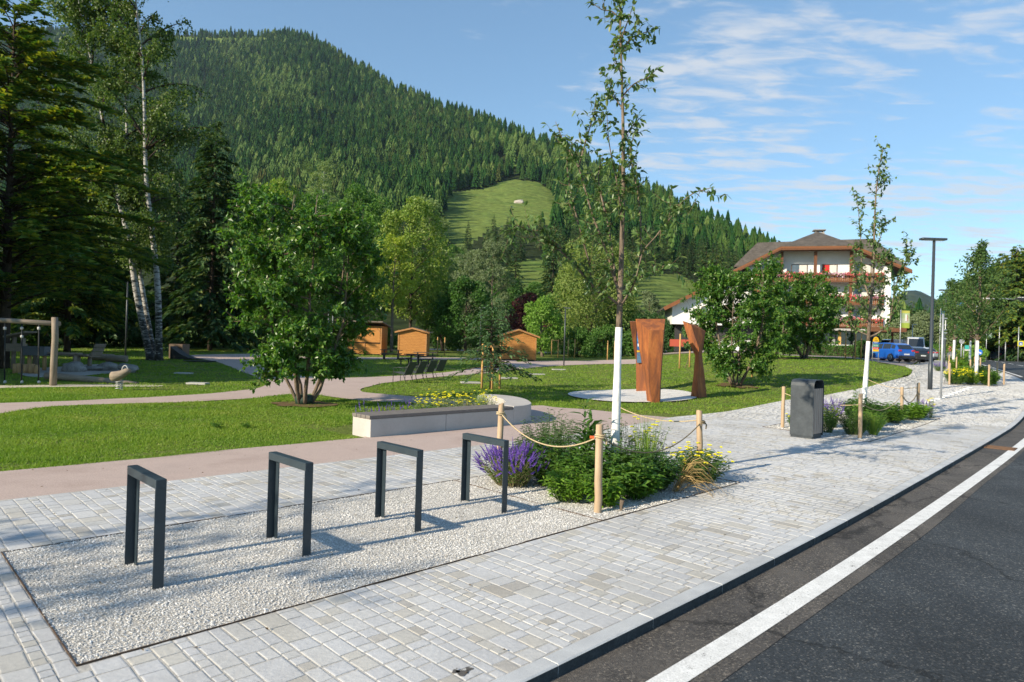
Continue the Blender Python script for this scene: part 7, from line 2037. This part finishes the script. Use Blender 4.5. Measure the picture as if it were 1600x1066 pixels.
# birches: traced stems, hanging foliage
def birch_mat():
    m, t, b, o = mat_new('birch_bark')
    v = coords(t, False, (2.2, 2.2, 9))
    n = noise_(t, v, 1.3, 5, .65, .4)
    v2 = coords(t, False, (1, 1, .25)); sx = nd(t, 'ShaderNodeSeparateXYZ'); tc_ = nd(t, 'ShaderNodeTexCoord'); t.links.new(tc_.outputs['Object'], sx.inputs[0])
    mr_ = nd(t, 'ShaderNodeMapRange'); t.links.new(sx.outputs['Z'], mr_.inputs[0]); mr_.inputs[1].default_value, mr_.inputs[2].default_value, mr_.inputs[3].default_value, mr_.inputs[4].default_value = 0, 5, .16, -.02
    sb = nd(t, 'ShaderNodeMath', operation='SUBTRACT'); t.links.new(n.outputs['Fac'], sb.inputs[0]); t.links.new(mr_.outputs[0], sb.inputs[1])
    r = ramp(t, sb.outputs[0], [(.36, (.02, .018, .016)), (.43, (.10, .095, .085)), (.50, (.34, .335, .32)), (.8, (.47, .465, .45))])
    t.links.new(r.outputs[0], b.inputs['Base Color']); b.inputs['Roughness'].default_value = .8
    bump(t, b, n.outputs['Fac'], .4, .02)
    return m
M_BIRCH = birch_mat()
def birch(label, path, seed, cr0, r0, nl=54):
    """path: traced stem in the photograph"""
    global RNG
    RNG = np.random.default_rng(seed)
    y = 41.5
    g = G(path[0][0], path[0][1]); y = g[1]
    t = thing('birch_tree', label, 'tree', g, 0, 'group of birches')
    dep = RNG.uniform(-1.2, 1.2)
    c = smooth_poly([P(p[0], p[1], y + dep * (i / len(path))) - g for i, p in enumerate(path)], False, 5); c[0][2] = -.2
    H = c[-1][2]; rr_ = r0 * (1 - .9 * np.clip(c[:, 2] / H, 0, 1)) + .01; rr_[:3] *= [1.5, 1.2, 1.05]
    tr, br, cr_ = MB(), MB(), MB(); tr.tube(c, rr_, 10)
    P_, D_ = [], []
    for k in range(nl):
        z = H * RNG.uniform(.22, .99); i = int(np.argmin(abs(c[:, 2] - z))); st = c[i]
        u = z / H; ln = cr0 * (1.05 - .75 * abs(u - .55) ** .8 * 1.4) * RNG.uniform(.5, 1.05); an = RNG.uniform(0, 2 * math.pi)
        e = st + np.array([math.cos(an) * ln, math.sin(an) * ln, ln * RNG.uniform(.25, .9)])
        b_ = bez(st, e, (0, 0, .12 * ln), 7); br.tube(b_, np.linspace(.03 + .012 * ln, .008, 7), 4, cap=False)
        for q in range(24):
            s = RNG.uniform(.3, 1) * 6; j = min(int(s), 5); p0 = b_[j] + (b_[j + 1] - b_[j]) * (s - j)
            l = RNG.uniform(.5, 1.5); off = rvec(None, .3); off[2] = abs(off[2]) * .4
            d_ = bez(p0, p0 + np.array([off[0], off[1], -l * .75]) , off * .8, 5); n = 16
            s2 = RNG.uniform(0, 4, n); j2 = np.minimum(s2.astype(int), 3); P_.append(d_[j2] + (d_[j2 + 1] - d_[j2]) * (s2 - j2)[:, None] + rvec(n, .07)); D_.append(rvec(n, .7) + np.array([0, 0, -.5]))
    p, d = np.vstack(P_), np.vstack(D_); n = len(p)
    cr_.leaves(p, d, rvec(n) + np.array([0, 0, .8]),   .17 * RNG.uniform(.7, 1.25, n), .13 * RNG.uniform(.7, 1.2, n), .15)
    tr.obj('trunk', M_BIRCH, t); br.obj('branch', M_BARK_D, t); cr_.obj('crown', L_BIRCH, t)
birch('left-leaning white birch of the group of three', [(236, 562), (226, 520), (212, 450), (200, 370), (180, 290), (163, 200), (148, 120), (128, 30), (118, -30)], 811, 4.2, .21)
birch('slender middle birch of the group of three', [(242, 561), (231, 500), (219, 430), (208, 350), (200, 250), (196, 130), (190, 40), (182, -40)], 812, 3.2, .155, 50)
birch('straight white birch, right-hand one of the group of three', [(248, 563), (248, 500), (245, 430), (236, 350), (228, 270), (226, 180), (222, 90), (212, 0), (208, -50)], 813, 4.2, .20)
bg_tree('birch_tree', 'pale solitary birch standing out against the dark spruces above the bushy tree', np.array([P(503, 355, 150)[0], 150, float(P(503, 400, 150)[2])]), P(503, 252, 150)[2] - P(503, 400, 150)[2], 3.6, 3, L_PALE, M_BIRCH, 820, 40, 90, .4, None, 'oval')
# right-hand side of the street
conifer('pine_tree', 'big dark pine at the right edge beyond the road', at(1586, 100), h_of(1586, 384, 100), 6.0, L_PINE, 831, z0=.16, levels=40, per=7, sprays=44, size=.62, droop=.15, pw=.6, trunk_r=.35, irreg=.35)
conifer('pine_tree', 'second pine left of the big one beyond the road', at(1562, 106), h_of(1562, 396, 106), 4.6, L_PINE, 832, z0=.14, levels=38, per=7, sprays=40, size=.62, droop=.2, pw=.65, trunk_r=.3)
conifer('spruce_tree', 'spruce just outside the big pine at the picture edge', at(1620, 98), 15, 4.6, L_SPRUCE, 833, levels=36, per=8, sprays=30, size=.62)
TR = [(1535, 112, 452, 4.4, 'round', L_GREEN, 'green tree behind the dense street tree'), (1512, 122, 470, 4.6, 'round', L_DEEP, 'dark tree left behind the dense street tree'), (1487, 128, 492, 4.2, 'round', L_GREEN, 'green tree behind the teal banner'), (1462, 122, 500, 4.2, 'round', L_GREYG, 'grey-green tree behind the second street lamp'), (1440, 118, 492, 4.6, 'round', L_GREYG, 'grey-green willow behind the pale van'), (1418, 116, 500, 4.2, 'round', L_GREYG, 'grey-green willow behind the green banner'), (1396, 122, 488, 4.2, 'round', L_DEEP, 'dark tree between hotel porch and banner'), (1548, 118, 500, 3.6, 'round', L_DEEP, 'dark tree behind the pale green banner')]
for k, (px, y, top, R, shp, lm, lb) in enumerate(TR):
    bg_tree('broadleaf_tree', lb, at(px, y), h_of(px, top, y), R, 1.0, lm, M_BARK_D, 840 + k, 36, 130, .42, 'trees beyond the car park and road', shp)
for k, (px, y, top, R) in enumerate(((1404, 150, 474, 3.2), (1424, 155, 470, 3.4), (1444, 150, 476, 3.2), (1460, 158, 470, 3.4), (1476, 150, 468, 3.6), (1384, 150, 470, 3.2))):
    conifer('spruce_tree', 'dark spruce standing in the row behind the car park willows', at(px, y), h_of(px, top, y), R, L_SPRUCE, 860 + k % 3, levels=26, per=7, sprays=9, size=.8, group='row of spruces behind the car park')
for k, (px, y, h_, R, lm, lb) in enumerate(((1466, 84, 1.7, 1.5, L_GREEN, 'rounded green bush behind the second street lamp'), (1481, 80, 1.6, 1.3, L_MAPLE, 'rounded reddish-green bush behind the grey pot'), (1519, 82, 1.7, 1.5, L_LIME, 'rounded bright bush left of the round blue sign'), (1449, 92, 2.2, 1.8, L_DEEP, 'dark bush right of the pale van'), (1540, 108, 2.2, 1.8, L_DEEP, 'dark bush across the road left of the black car'), (1597, 100, 1.9, 1.6, L_DEEP, 'dark bush at the right edge beside the kiosk'))):
    bg_tree('garden_bush', lb, at(px, y), h_, R, .1, lm, M_BARK_D, 870 + k, 18, 120, .22, 'bushes along the far street', 'round', .05, 'bush')
# trees just outside the picture on the sunny side: they throw the shade over the play lawn and the gravel
for k, (x_, y_, H, R, lb) in enumerate(((-31, 17.5, 15, 4.6, 'tree left of the picture, shading the play lawn'), (-37, 27, 17, 5.0, 'tall tree left of the picture beyond the play ground'), (-45, 36, 18, 5.2, 'tree left of the picture, farthest from the street'), (-40, 20, 16, 4.8, 'second tree left of the picture, shading the play lawn'), (-27.5, 19, 13, 4.0, 'tree left of the picture right beside the climbing frame'), (-33, 24.5, 16, 4.6, 'tree left of the picture behind the climbing frame'), (-32, 31, 14, 4.4, 'tree left of the picture level with the play tower'), (-38, 14.5, 19, 4.6, 'tallest tree left of the picture towards the street'))):
    bg_tree('broadleaf_tree', lb, np.array([x_, y_, float(hf(x_, y_))]), H, R, 1.5, L_DEEP, M_BARK_D, 880 + k, 50, 110, .60, 'trees left of the picture')
crown_tree('young_tree', 'young street tree behind the viewer that dapples the gravel', 'tree', np.array([-12.0, -1.2, 0]), 7.4, 2.3, 3.4, 1, 34, 9, 8, .13, M_LEAF_MULTI, M_BARK, 890, None, stem_r=.06)

# ================================================================== mountain with its forest
RIDGE = [(-420, 40, 1900), (-200, 45, 1950), (0, 50, 2000), (150, 52, 2000), (290, 56, 1950), (380, 58, 1900), (440, 55, 1800), (470, 62, 1720), (520, 90, 1600), (600, 138, 1450), (680, 172, 1320), (760, 198, 1200), (820, 220, 1120), (870, 240, 1040), (920, 268, 950), (970, 295, 880), (1020, 318, 800), (1070, 345, 730), (1110, 365, 690), (1150, 388, 650), (1190, 412, 620), (1230, 440, 590), (1290, 480, 560), (1360, 520, 540), (1450, 545, 540)]
RX = np.array([r[0] for r in RIDGE], float); RY = np.array([r[1] for r in RIDGE], float); RD = np.array([r[2] for r in RIDGE], float)
def slope_point(px, tt):
    """point on the mountain: px = azimuth column, tt = 0 foot .. 1 ridge .. 1.3 behind it (arrays)"""
    px = np.asarray(px, float); tt = np.asarray(tt, float)
    pr = np.interp(px, RX, RY); yr_ = np.interp(px, RX, RD)
    er = (533 + .0297 * (px - 800) + 2.4 - pr) / FPX
    Y = 112 + np.where(tt < 0, 150., yr_ - 112) * tt
    e = er * np.clip(tt, 0, 1) ** .65
    z = 1.885 + e * Y
    z = np.where(tt <= 0, 1.2 + 60 * tt, z)
    z = np.where(tt > 1, 1.885 + er * yr_ - (tt - 1) * (yr_ - 112) * .55, z)
    u = (px - 800) / FPX
    X = u * Y
    nz = 9 * np.sin(X * .011 + Y * .006) * np.sin(Y * .009 - X * .004 + 1.3) + 5 * np.sin(X * .031 + 2) * np.sin(Y * .027)
    nz += np.sin(u * 34 + Y * .0011) * 10
    z = z + nz * np.clip(tt, 0, 1) * np.clip((1.0 - tt) * 5, 0, 1) * np.clip((Y - 380) / 700, .03, 1.)
    return X, Y, z
gx_ = np.arange(-420, 1451, 7.); gt_ = np.concatenate([np.linspace(-.04, .15, 14), np.linspace(.16, 1, 86), [1.03, 1.1, 1.3]])
PX, TT = np.meshgrid(gx_, gt_, indexing='ij')
X, Y, Zm = slope_point(PX, TT)
M_FLOOR = rough_mat('forest_floor', (.016, .026, .010), (.034, .045, .016), .02, .95, .05, fine=(.2, .4))
M_MEAD = rough_mat('mountain_meadow', (.065, .120, .026), (.125, .165, .040), .03, .95, .05, fine=(.15, .4), c3=(.095, .145, .034))
CLEAR = [[(686, 366), (690, 335), (704, 300), (752, 296), (790, 281), (838, 284), (866, 303), (868, 345), (850, 352), (800, 350), (760, 362), (722, 388)],
         [(792, 412), (850, 404), (858, 444), (840, 462), (792, 462)], [(978, 452), (1000, 432), (1062, 428), (1098, 450), (1110, 500), (970, 505)]]
def pix(X, Y, Zz):
    d = np.stack([X, Y, Zz - CH], -1); z = d @ FW
    return 800 + FPX * (d @ RT) / z, 533 - FPX * (d @ UP) / z
sx_, sy_ = pix(X, Y, Zm)
clear = np.zeros(X.shape, bool)
for c in CLEAR: clear |= inside(c, sx_, sy_)
top_clear = (sy_ < 78) & (sx_ > 270) & (sx_ < 425) & (TT < .995) & (TT > .955)
n_, k_ = X.shape
i = np.arange(n_ - 1)[:, None] * k_; j = np.arange(k_ - 1)[None]
F = np.stack([i + j, i + k_ + j, i + k_ + j + 1, i + j + 1], -1).reshape(-1, 4)
mb = MB(); mb.add(np.stack([X, Y, Zm], -1).reshape(-1, 3), F, True)
mo = mb.obj('mountain', [M_FLOOR, M_MEAD]); tag(mo, kind='structure')
cm_ = (clear | top_clear).ravel()[F].sum(1) >= 2
mo.data.polygons.foreach_set('material_index', cm_.astype(np.int32)); mo.data.update()
o = bpy.data.objects.new('rock', bpy.data.meshes.new('rock')); bm_ = bmesh.new(); bmesh.ops.create_icosphere(bm_, subdivisions=2, radius=1)
for v in bm_.verts: v.co = v.co * (1 + .4 * mnoise.noise(v.co * 1.7)); v.co.x *= 5.5; v.co.y *= 4; v.co.z *= 3
bm_.to_mesh(o.data); bm_.free(); o.data.materials.append(rough_mat('pale_rock', (.35, .31, .27), (.48, .43, .38), .8, .9)); link(o)
k = np.argmin(np.abs(sx_ - 809) + np.abs(sy_ - 317)); o.location = (X.ravel()[k], Y.ravel()[k], Zm.ravel()[k]); tag(o, 'pale rock outcrop in the sunny mountain clearing', 'rock')

# forest trees: six shapes, jagged tiers of boughs
F_DARK = leaf_mat('forest_spruce', [(.004, .018, .005), (.010, .042, .009), (.022, .066, .013), (.042, .076, .017), (.070, .070, .022)], .0, .9, spec=.1, inst=True, gain=1.02, patch=(.0045, .9))
F_LARCH = leaf_mat('forest_larch', [(.060, .120, .020), (.082, .140, .026), (.11, .16, .034)], .2, .75, inst=True, gain=1.1)
def tier_tree(nm, H, R, tiers, spikes, seed, mat, top=1.0, fat=.8):
    q = np.random.default_rng(seed); m = MB()
    m.tube([(0, 0, -1), (0, 0, H * .9)], [.25, .06], 5)
    for k in range(tiers):
        u = k / tiers; z0_ = H * (.10 + .88 * u); z1_ = min(H, z0_ + H * (1.9 / tiers) + .6)
        r = R * (1 - u) ** fat * q.uniform(.85, 1.15) + .15
        a_ = np.linspace(0, 2 * math.pi, spikes * 2, endpoint=False) + q.uniform(0, 6)
        rr_ = np.where(np.arange(spikes * 2) % 2 == 0, r * q.uniform(.75, 1.15, spikes * 2), r * q.uniform(.35, .6, spikes * 2))
        zz = z0_ + np.where(np.arange(spikes * 2) % 2 == 0, -q.uniform(.1, .9, spikes * 2), q.uniform(.1, .7, spikes * 2))
        v = np.vstack([np.stack([rr_ * np.cos(a_), rr_ * np.sin(a_), zz], -1), [[q.normal(0, .1), q.normal(0, .1), z1_]]])
        n = spikes * 2
        m.add(v, [(i, (i + 1) % n, n) for i in range(n)])
    return m.mesh(nm, mat)
def blob_tree(nm, H, R, seed, mat):
    global RNG
    RNG = np.random.default_rng(seed); m = MB(); m.tube([(0, 0, -1), (0, 0, H * .8)], [.3, .08], 5)
    lb = []
    for k in range(16):
        u = (k + .5) / 16; a_ = k * 2.4; q = R * math.sin(math.pi * (.15 + .8 * u)) * RNG.uniform(.3, .9); lb.append(((math.cos(a_) * q, math.sin(a_) * q, H * (.18 + .78 * u)), (R * .42,) * 3))
    clump_crown(m, lb, 22, 1.5, .3)
    return m.mesh(nm, mat)
PROTO = [tier_tree('forest_tree', 28, 5.2, 10, 7, 1, F_DARK, fat=.62), tier_tree('forest_tree', 26, 4.6, 9, 7, 2, F_DARK, fat=.66), tier_tree('forest_tree', 31, 5.5, 11, 8, 3, F_DARK, fat=.6),
         tier_tree('forest_tree', 25, 5.0, 8, 6, 4, F_DARK, fat=.55), tier_tree('forest_tree', 26, 6.2, 7, 7, 5, F_LARCH, fat=.5), blob_tree('forest_tree', 20, 6.4, 6, F_LARCH)]
def instancer(name, pts, proto, label_kind='stuff'):
    """one object of far-off wood: a point for every tree, the tree shape instanced on the points"""
    src = bpy.data.objects.new('forest_tree_shape', proto)
    me = bpy.data.meshes.new(name); me.vertices.add(len(pts)); me.vertices.foreach_set('co', pts.astype(np.float32).ravel())
    q = np.random.default_rng(len(pts))
    a_ = me.attributes.new('tree_scale', 'FLOAT', 'POINT'); a_.data.foreach_set('value', (q.uniform(.42, 1.15, len(pts)) ** .8).astype(np.float32))
    a_ = me.attributes.new('tree_turn', 'FLOAT', 'POINT'); a_.data.foreach_set('value', q.uniform(0, 6.28, len(pts)).astype(np.float32))
    o = bpy.data.objects.new(name, me); link(o); o['kind'] = 'stuff'
    ng = bpy.data.node_groups.new('forest_points', 'GeometryNodeTree')
    ng.interface.new_socket('Geometry', in_out='INPUT', socket_type='NodeSocketGeometry'); ng.interface.new_socket('Geometry', in_out='OUTPUT', socket_type='NodeSocketGeometry')
    N = ng.nodes; Lk = ng.links
    gi, go = N.new('NodeGroupInput'), N.new('NodeGroupOutput')
    oi = N.new('GeometryNodeObjectInfo'); oi.inputs['Object'].default_value = src; oi.inputs['As Instance'].default_value = True
    ip = N.new('GeometryNodeInstanceOnPoints')
    s1 = N.new('GeometryNodeInputNamedAttribute'); s1.data_type = 'FLOAT'; s1.inputs['Name'].default_value = 'tree_scale'
    s2 = N.new('GeometryNodeInputNamedAttribute'); s2.data_type = 'FLOAT'; s2.inputs['Name'].default_value = 'tree_turn'
    cx = N.new('ShaderNodeCombineXYZ')
    cs = N.new('ShaderNodeCombineXYZ')
    Lk.new(gi.outputs[0], ip.inputs['Points']); Lk.new(oi.outputs['Geometry'], ip.inputs['Instance'])
    Lk.new(s1.outputs['Attribute'], ip.inputs['Scale']); Lk.new(s2.outputs['Attribute'], cx.inputs['Z']); Lk.new(cx.outputs[0], ip.inputs['Rotation'])
    Lk.new(ip.outputs['Instances'], go.inputs[0])
    md = o.modifiers.new('forest', 'NODES'); md.node_group = ng
    return o
RNG = np.random.default_rng(99)
N = 46000
px = RNG.uniform(-200, 1440, N)
yr_ = np.interp(px, RX, RD); tmin = (430 - 112) / (yr_ - 112)
# even cover on the ground: distance drawn with weight ~ distance
y_ = np.sqrt(RNG.uniform(0, 1, N) * ((yr_ * 1.02) ** 2 - 420 ** 2) + 420 ** 2); tt = (y_ - 112) / (yr_ - 112)
keep = RNG.random(N) < np.clip(yr_ / 2000, .2, 1) ** 2
xk = (px - 800) / FPX * y_; keep &= (np.sin(xk * .021 + 1.7 * np.sin(y_ * .013)) * np.sin(y_ * .019 + 1.3 * np.sin(xk * .009)) < .72) | (RNG.random(N) < .35)
px, tt = px[keep], tt[keep]
X, Y, Zt = slope_point(px, tt)
sx_, sy_ = pix(X, Y, Zt)
ok = np.ones(len(X), bool)
for c in CLEAR:
    for hh in (0, 7, 14, 20): ok &= ~(inside(c, sx_, sy_ - hh * 1050 / Y) & (RNG.random(len(X)) < (1 if hh == 0 else .93)))
ok &= ~((sy_ < 80) & (sx_ > 270) & (sx_ < 422) & (tt < .99) & (tt > .958))
X, Y, Zt, tt, sx_, sy_ = X[ok], Y[ok], Zt[ok], tt[ok], sx_[ok], sy_[ok]
# stands: patches of larch and mixed wood
pn = np.sin(X * .012 + 1.0) * np.sin(Y * .008 + X * .005) + .5 * np.sin(X * .03 + Y * .021) + RNG.normal(0, .45, len(X))
kind = np.where((pn > .85) | (RNG.random(len(X)) < .13), 4, RNG.integers(0, 4, len(X)))
kind = np.where((kind == 4) & (RNG.random(len(X)) < .25), 5, kind)
print('forest trees', len(X))
for k in range(6):
    q = kind == k
    instancer('forest', np.stack([X[q], Y[q], Zt[q] - .5], -1), PROTO[k])

# nearer slope: trees one can tell apart, one object each (they share a few meshes)
srcs = [conifer('spruce_tree', 'dark spruce on the lower mountain slope', (0, 0, 0), 22, 3.4, L_SPRUCE, 900 + k, z0=.05, levels=28, per=7, sprays=8, size=1.0, droop=.4, group='spruces on the lower mountain slope') for k in range(3)]
srcl = [bg_tree('broadleaf_tree', 'leafy tree on the lower mountain slope', (0, 0, 0), 15, 4.0, 2.5, [L_GREYG, L_GREEN, L_PALE][k], M_BARK, 910 + k, 30, 90, .55, 'leafy trees on the lower mountain slope', 'oval') for k in range(3)]
RNG = np.random.default_rng(5)
cand = []
N = 9000
px = RNG.uniform(380, 1300, N); y_ = np.sqrt(RNG.uniform(150 ** 2, 440 ** 2, N)); yr_ = np.interp(px, RX, RD); tt = (y_ - 112) / (yr_ - 112)
ok = tt < 1.0; px, tt = px[ok], tt[ok]
X, Y, Zt = slope_point(px, tt); sx_, sy_ = pix(X, Y, Zt)
ok = np.ones(len(X), bool)
for c in CLEAR: ok &= ~inside(c, sx_, sy_)
used = []; ns = nlf = 0
first_s, first_l = [True] * 3, [True] * 3
for k in np.argsort(RNG.random(len(X))):
    if not ok[k]: continue
    # keep the tree tops off the meadows too
    if any(inside(c, np.array([sx_[k]] * 3), sy_[k] - np.array([6., 12., 19.]) * 1050 / Y[k]).any() for c in CLEAR) and RNG.random() < .94: continue
    if any((X[k] - a_) ** 2 + (Y[k] - b_) ** 2 < 8.5 ** 2 for a_, b_ in used): continue
    leafy = (sx_[k] < 780 and Y[k] < 330 and RNG.random() < .75) or RNG.random() < .07
    if leafy and nlf >= 130 or (not leafy and ns >= 290): continue
    used.append((X[k], Y[k])); i_ = int(RNG.integers(0, 3)); sc = RNG.uniform(.7, 1.12)
    L_, fl = (srcl, first_l) if leafy else (srcs, first_s)
    loc = (X[k], Y[k], Zt[k] - .3)
    if fl[i_]:
        fl[i_] = False; L_[i_].location = loc; L_[i_].scale = (sc,) * 3
    else: copy_tree(L_[i_], None, loc, RNG.uniform(0, 6.28), (sc * RNG.uniform(.9, 1.1), sc * RNG.uniform(.9, 1.1), sc))
    if leafy: nlf += 1
    else: ns += 1
    if ns >= 290 and nlf >= 130: break
print('slope trees', ns, nlf)

# ================================================================== hills on the right
def hill(name, sil, y_foot, y_ridge, mat, step=8):
    xs = np.arange(sil[0][0], sil[-1][0] + 1, step); pr = np.interp(xs, [s[0] for s in sil], [s[1] for s in sil]); tt = np.concatenate([np.linspace(0, 1, 24), [1.2]])
    PX, TT = np.meshgrid(xs, tt, indexing='ij'); PR = np.repeat(pr[:, None], len(tt), 1)
    er = (535.4 + .0297 * (PX - 800) - PR) / FPX; Y = y_foot + (y_ridge - y_foot) * TT
    Z = 1.0 + er * np.clip(TT, 0, 1) ** .7 * Y; Z = np.where(TT > 1, 1.0 + er * y_ridge - (TT - 1) * (y_ridge - y_foot) * .6, Z)
    X = (PX - 800) / FPX * Y; Z = Z + 3 * np.sin(X * .02 + Y * .013) * np.clip(TT, 0, 1)
    n_, k_ = X.shape; i = np.arange(n_ - 1)[:, None] * k_; j = np.arange(k_ - 1)[None]
    mb = MB(); mb.add(np.stack([X, Y, Z], -1).reshape(-1, 3), np.stack([i + j, i + k_ + j, i + k_ + j + 1, i + j + 1], -1).reshape(-1, 4), True)
    tag(mb.obj(name, mat), kind='structure')
    return xs, pr, y_foot, y_ridge
def wood_on(h_, n, seed):
    xs, pr, yf, yr2 = h_; q = np.random.default_rng(seed)
    px = q.uniform(xs[0], xs[-1], n); t = np.sqrt(q.uniform(0, 1, n)); p_ = np.interp(px, xs, pr); er = (535.4 + .0297 * (px - 800) - p_) / FPX
    Y = yf + (yr2 - yf) * t; X = (px - 800) / FPX * Y; Z = 1 + er * t ** .7 * Y + 3 * np.sin(X * .02 + Y * .013) * t
    k = q.integers(0, 5, n); k = np.where((k == 4) & (q.random(n) < .6), 0, k)
    for s in range(5): instancer('forest', np.stack([X, Y, Z - .5], -1)[k == s], PROTO[s])
h1 = hill('hill', [(1425, 545), (1442, 512), (1458, 494), (1478, 473), (1505, 453), (1540, 437), (1580, 418), (1640, 392), (1720, 350), (1900, 280)], 520, 1350, M_FLOOR)
wood_on(h1, 12000, 31)
h2 = hill('hill', [(1300, 505), (1360, 480), (1395, 464), (1412, 455), (1432, 454), (1455, 464), (1490, 482), (1560, 505)], 1600, 3600, rough_mat('far_forest', (.022, .038, .015), (.06, .075, .028), .012, .95, .05, fine=(.03, .4)))

# ================================================================== air
hz = MB().bbox((-2600, -60, -7), (3200, 4300, 1150)).obj('haze', None)
hz.data.materials.clear()
m = bpy.data.materials.new('air'); m.use_nodes = True; t = m.node_tree; t.nodes.clear()
o_ = t.nodes.new('ShaderNodeOutputMaterial'); pv = t.nodes.new('ShaderNodeVolumePrincipled')
pv.inputs['Color'].default_value = (.62, .80, 1.0, 1); pv.inputs['Density'].default_value = .000045; pv.inputs['Anisotropy'].default_value = .3
t.links.new(pv.outputs[0], o_.inputs['Volume']); hz.data.materials.append(m)
hz['kind'] = 'stuff'
SC.cycles.volume_max_steps = 64
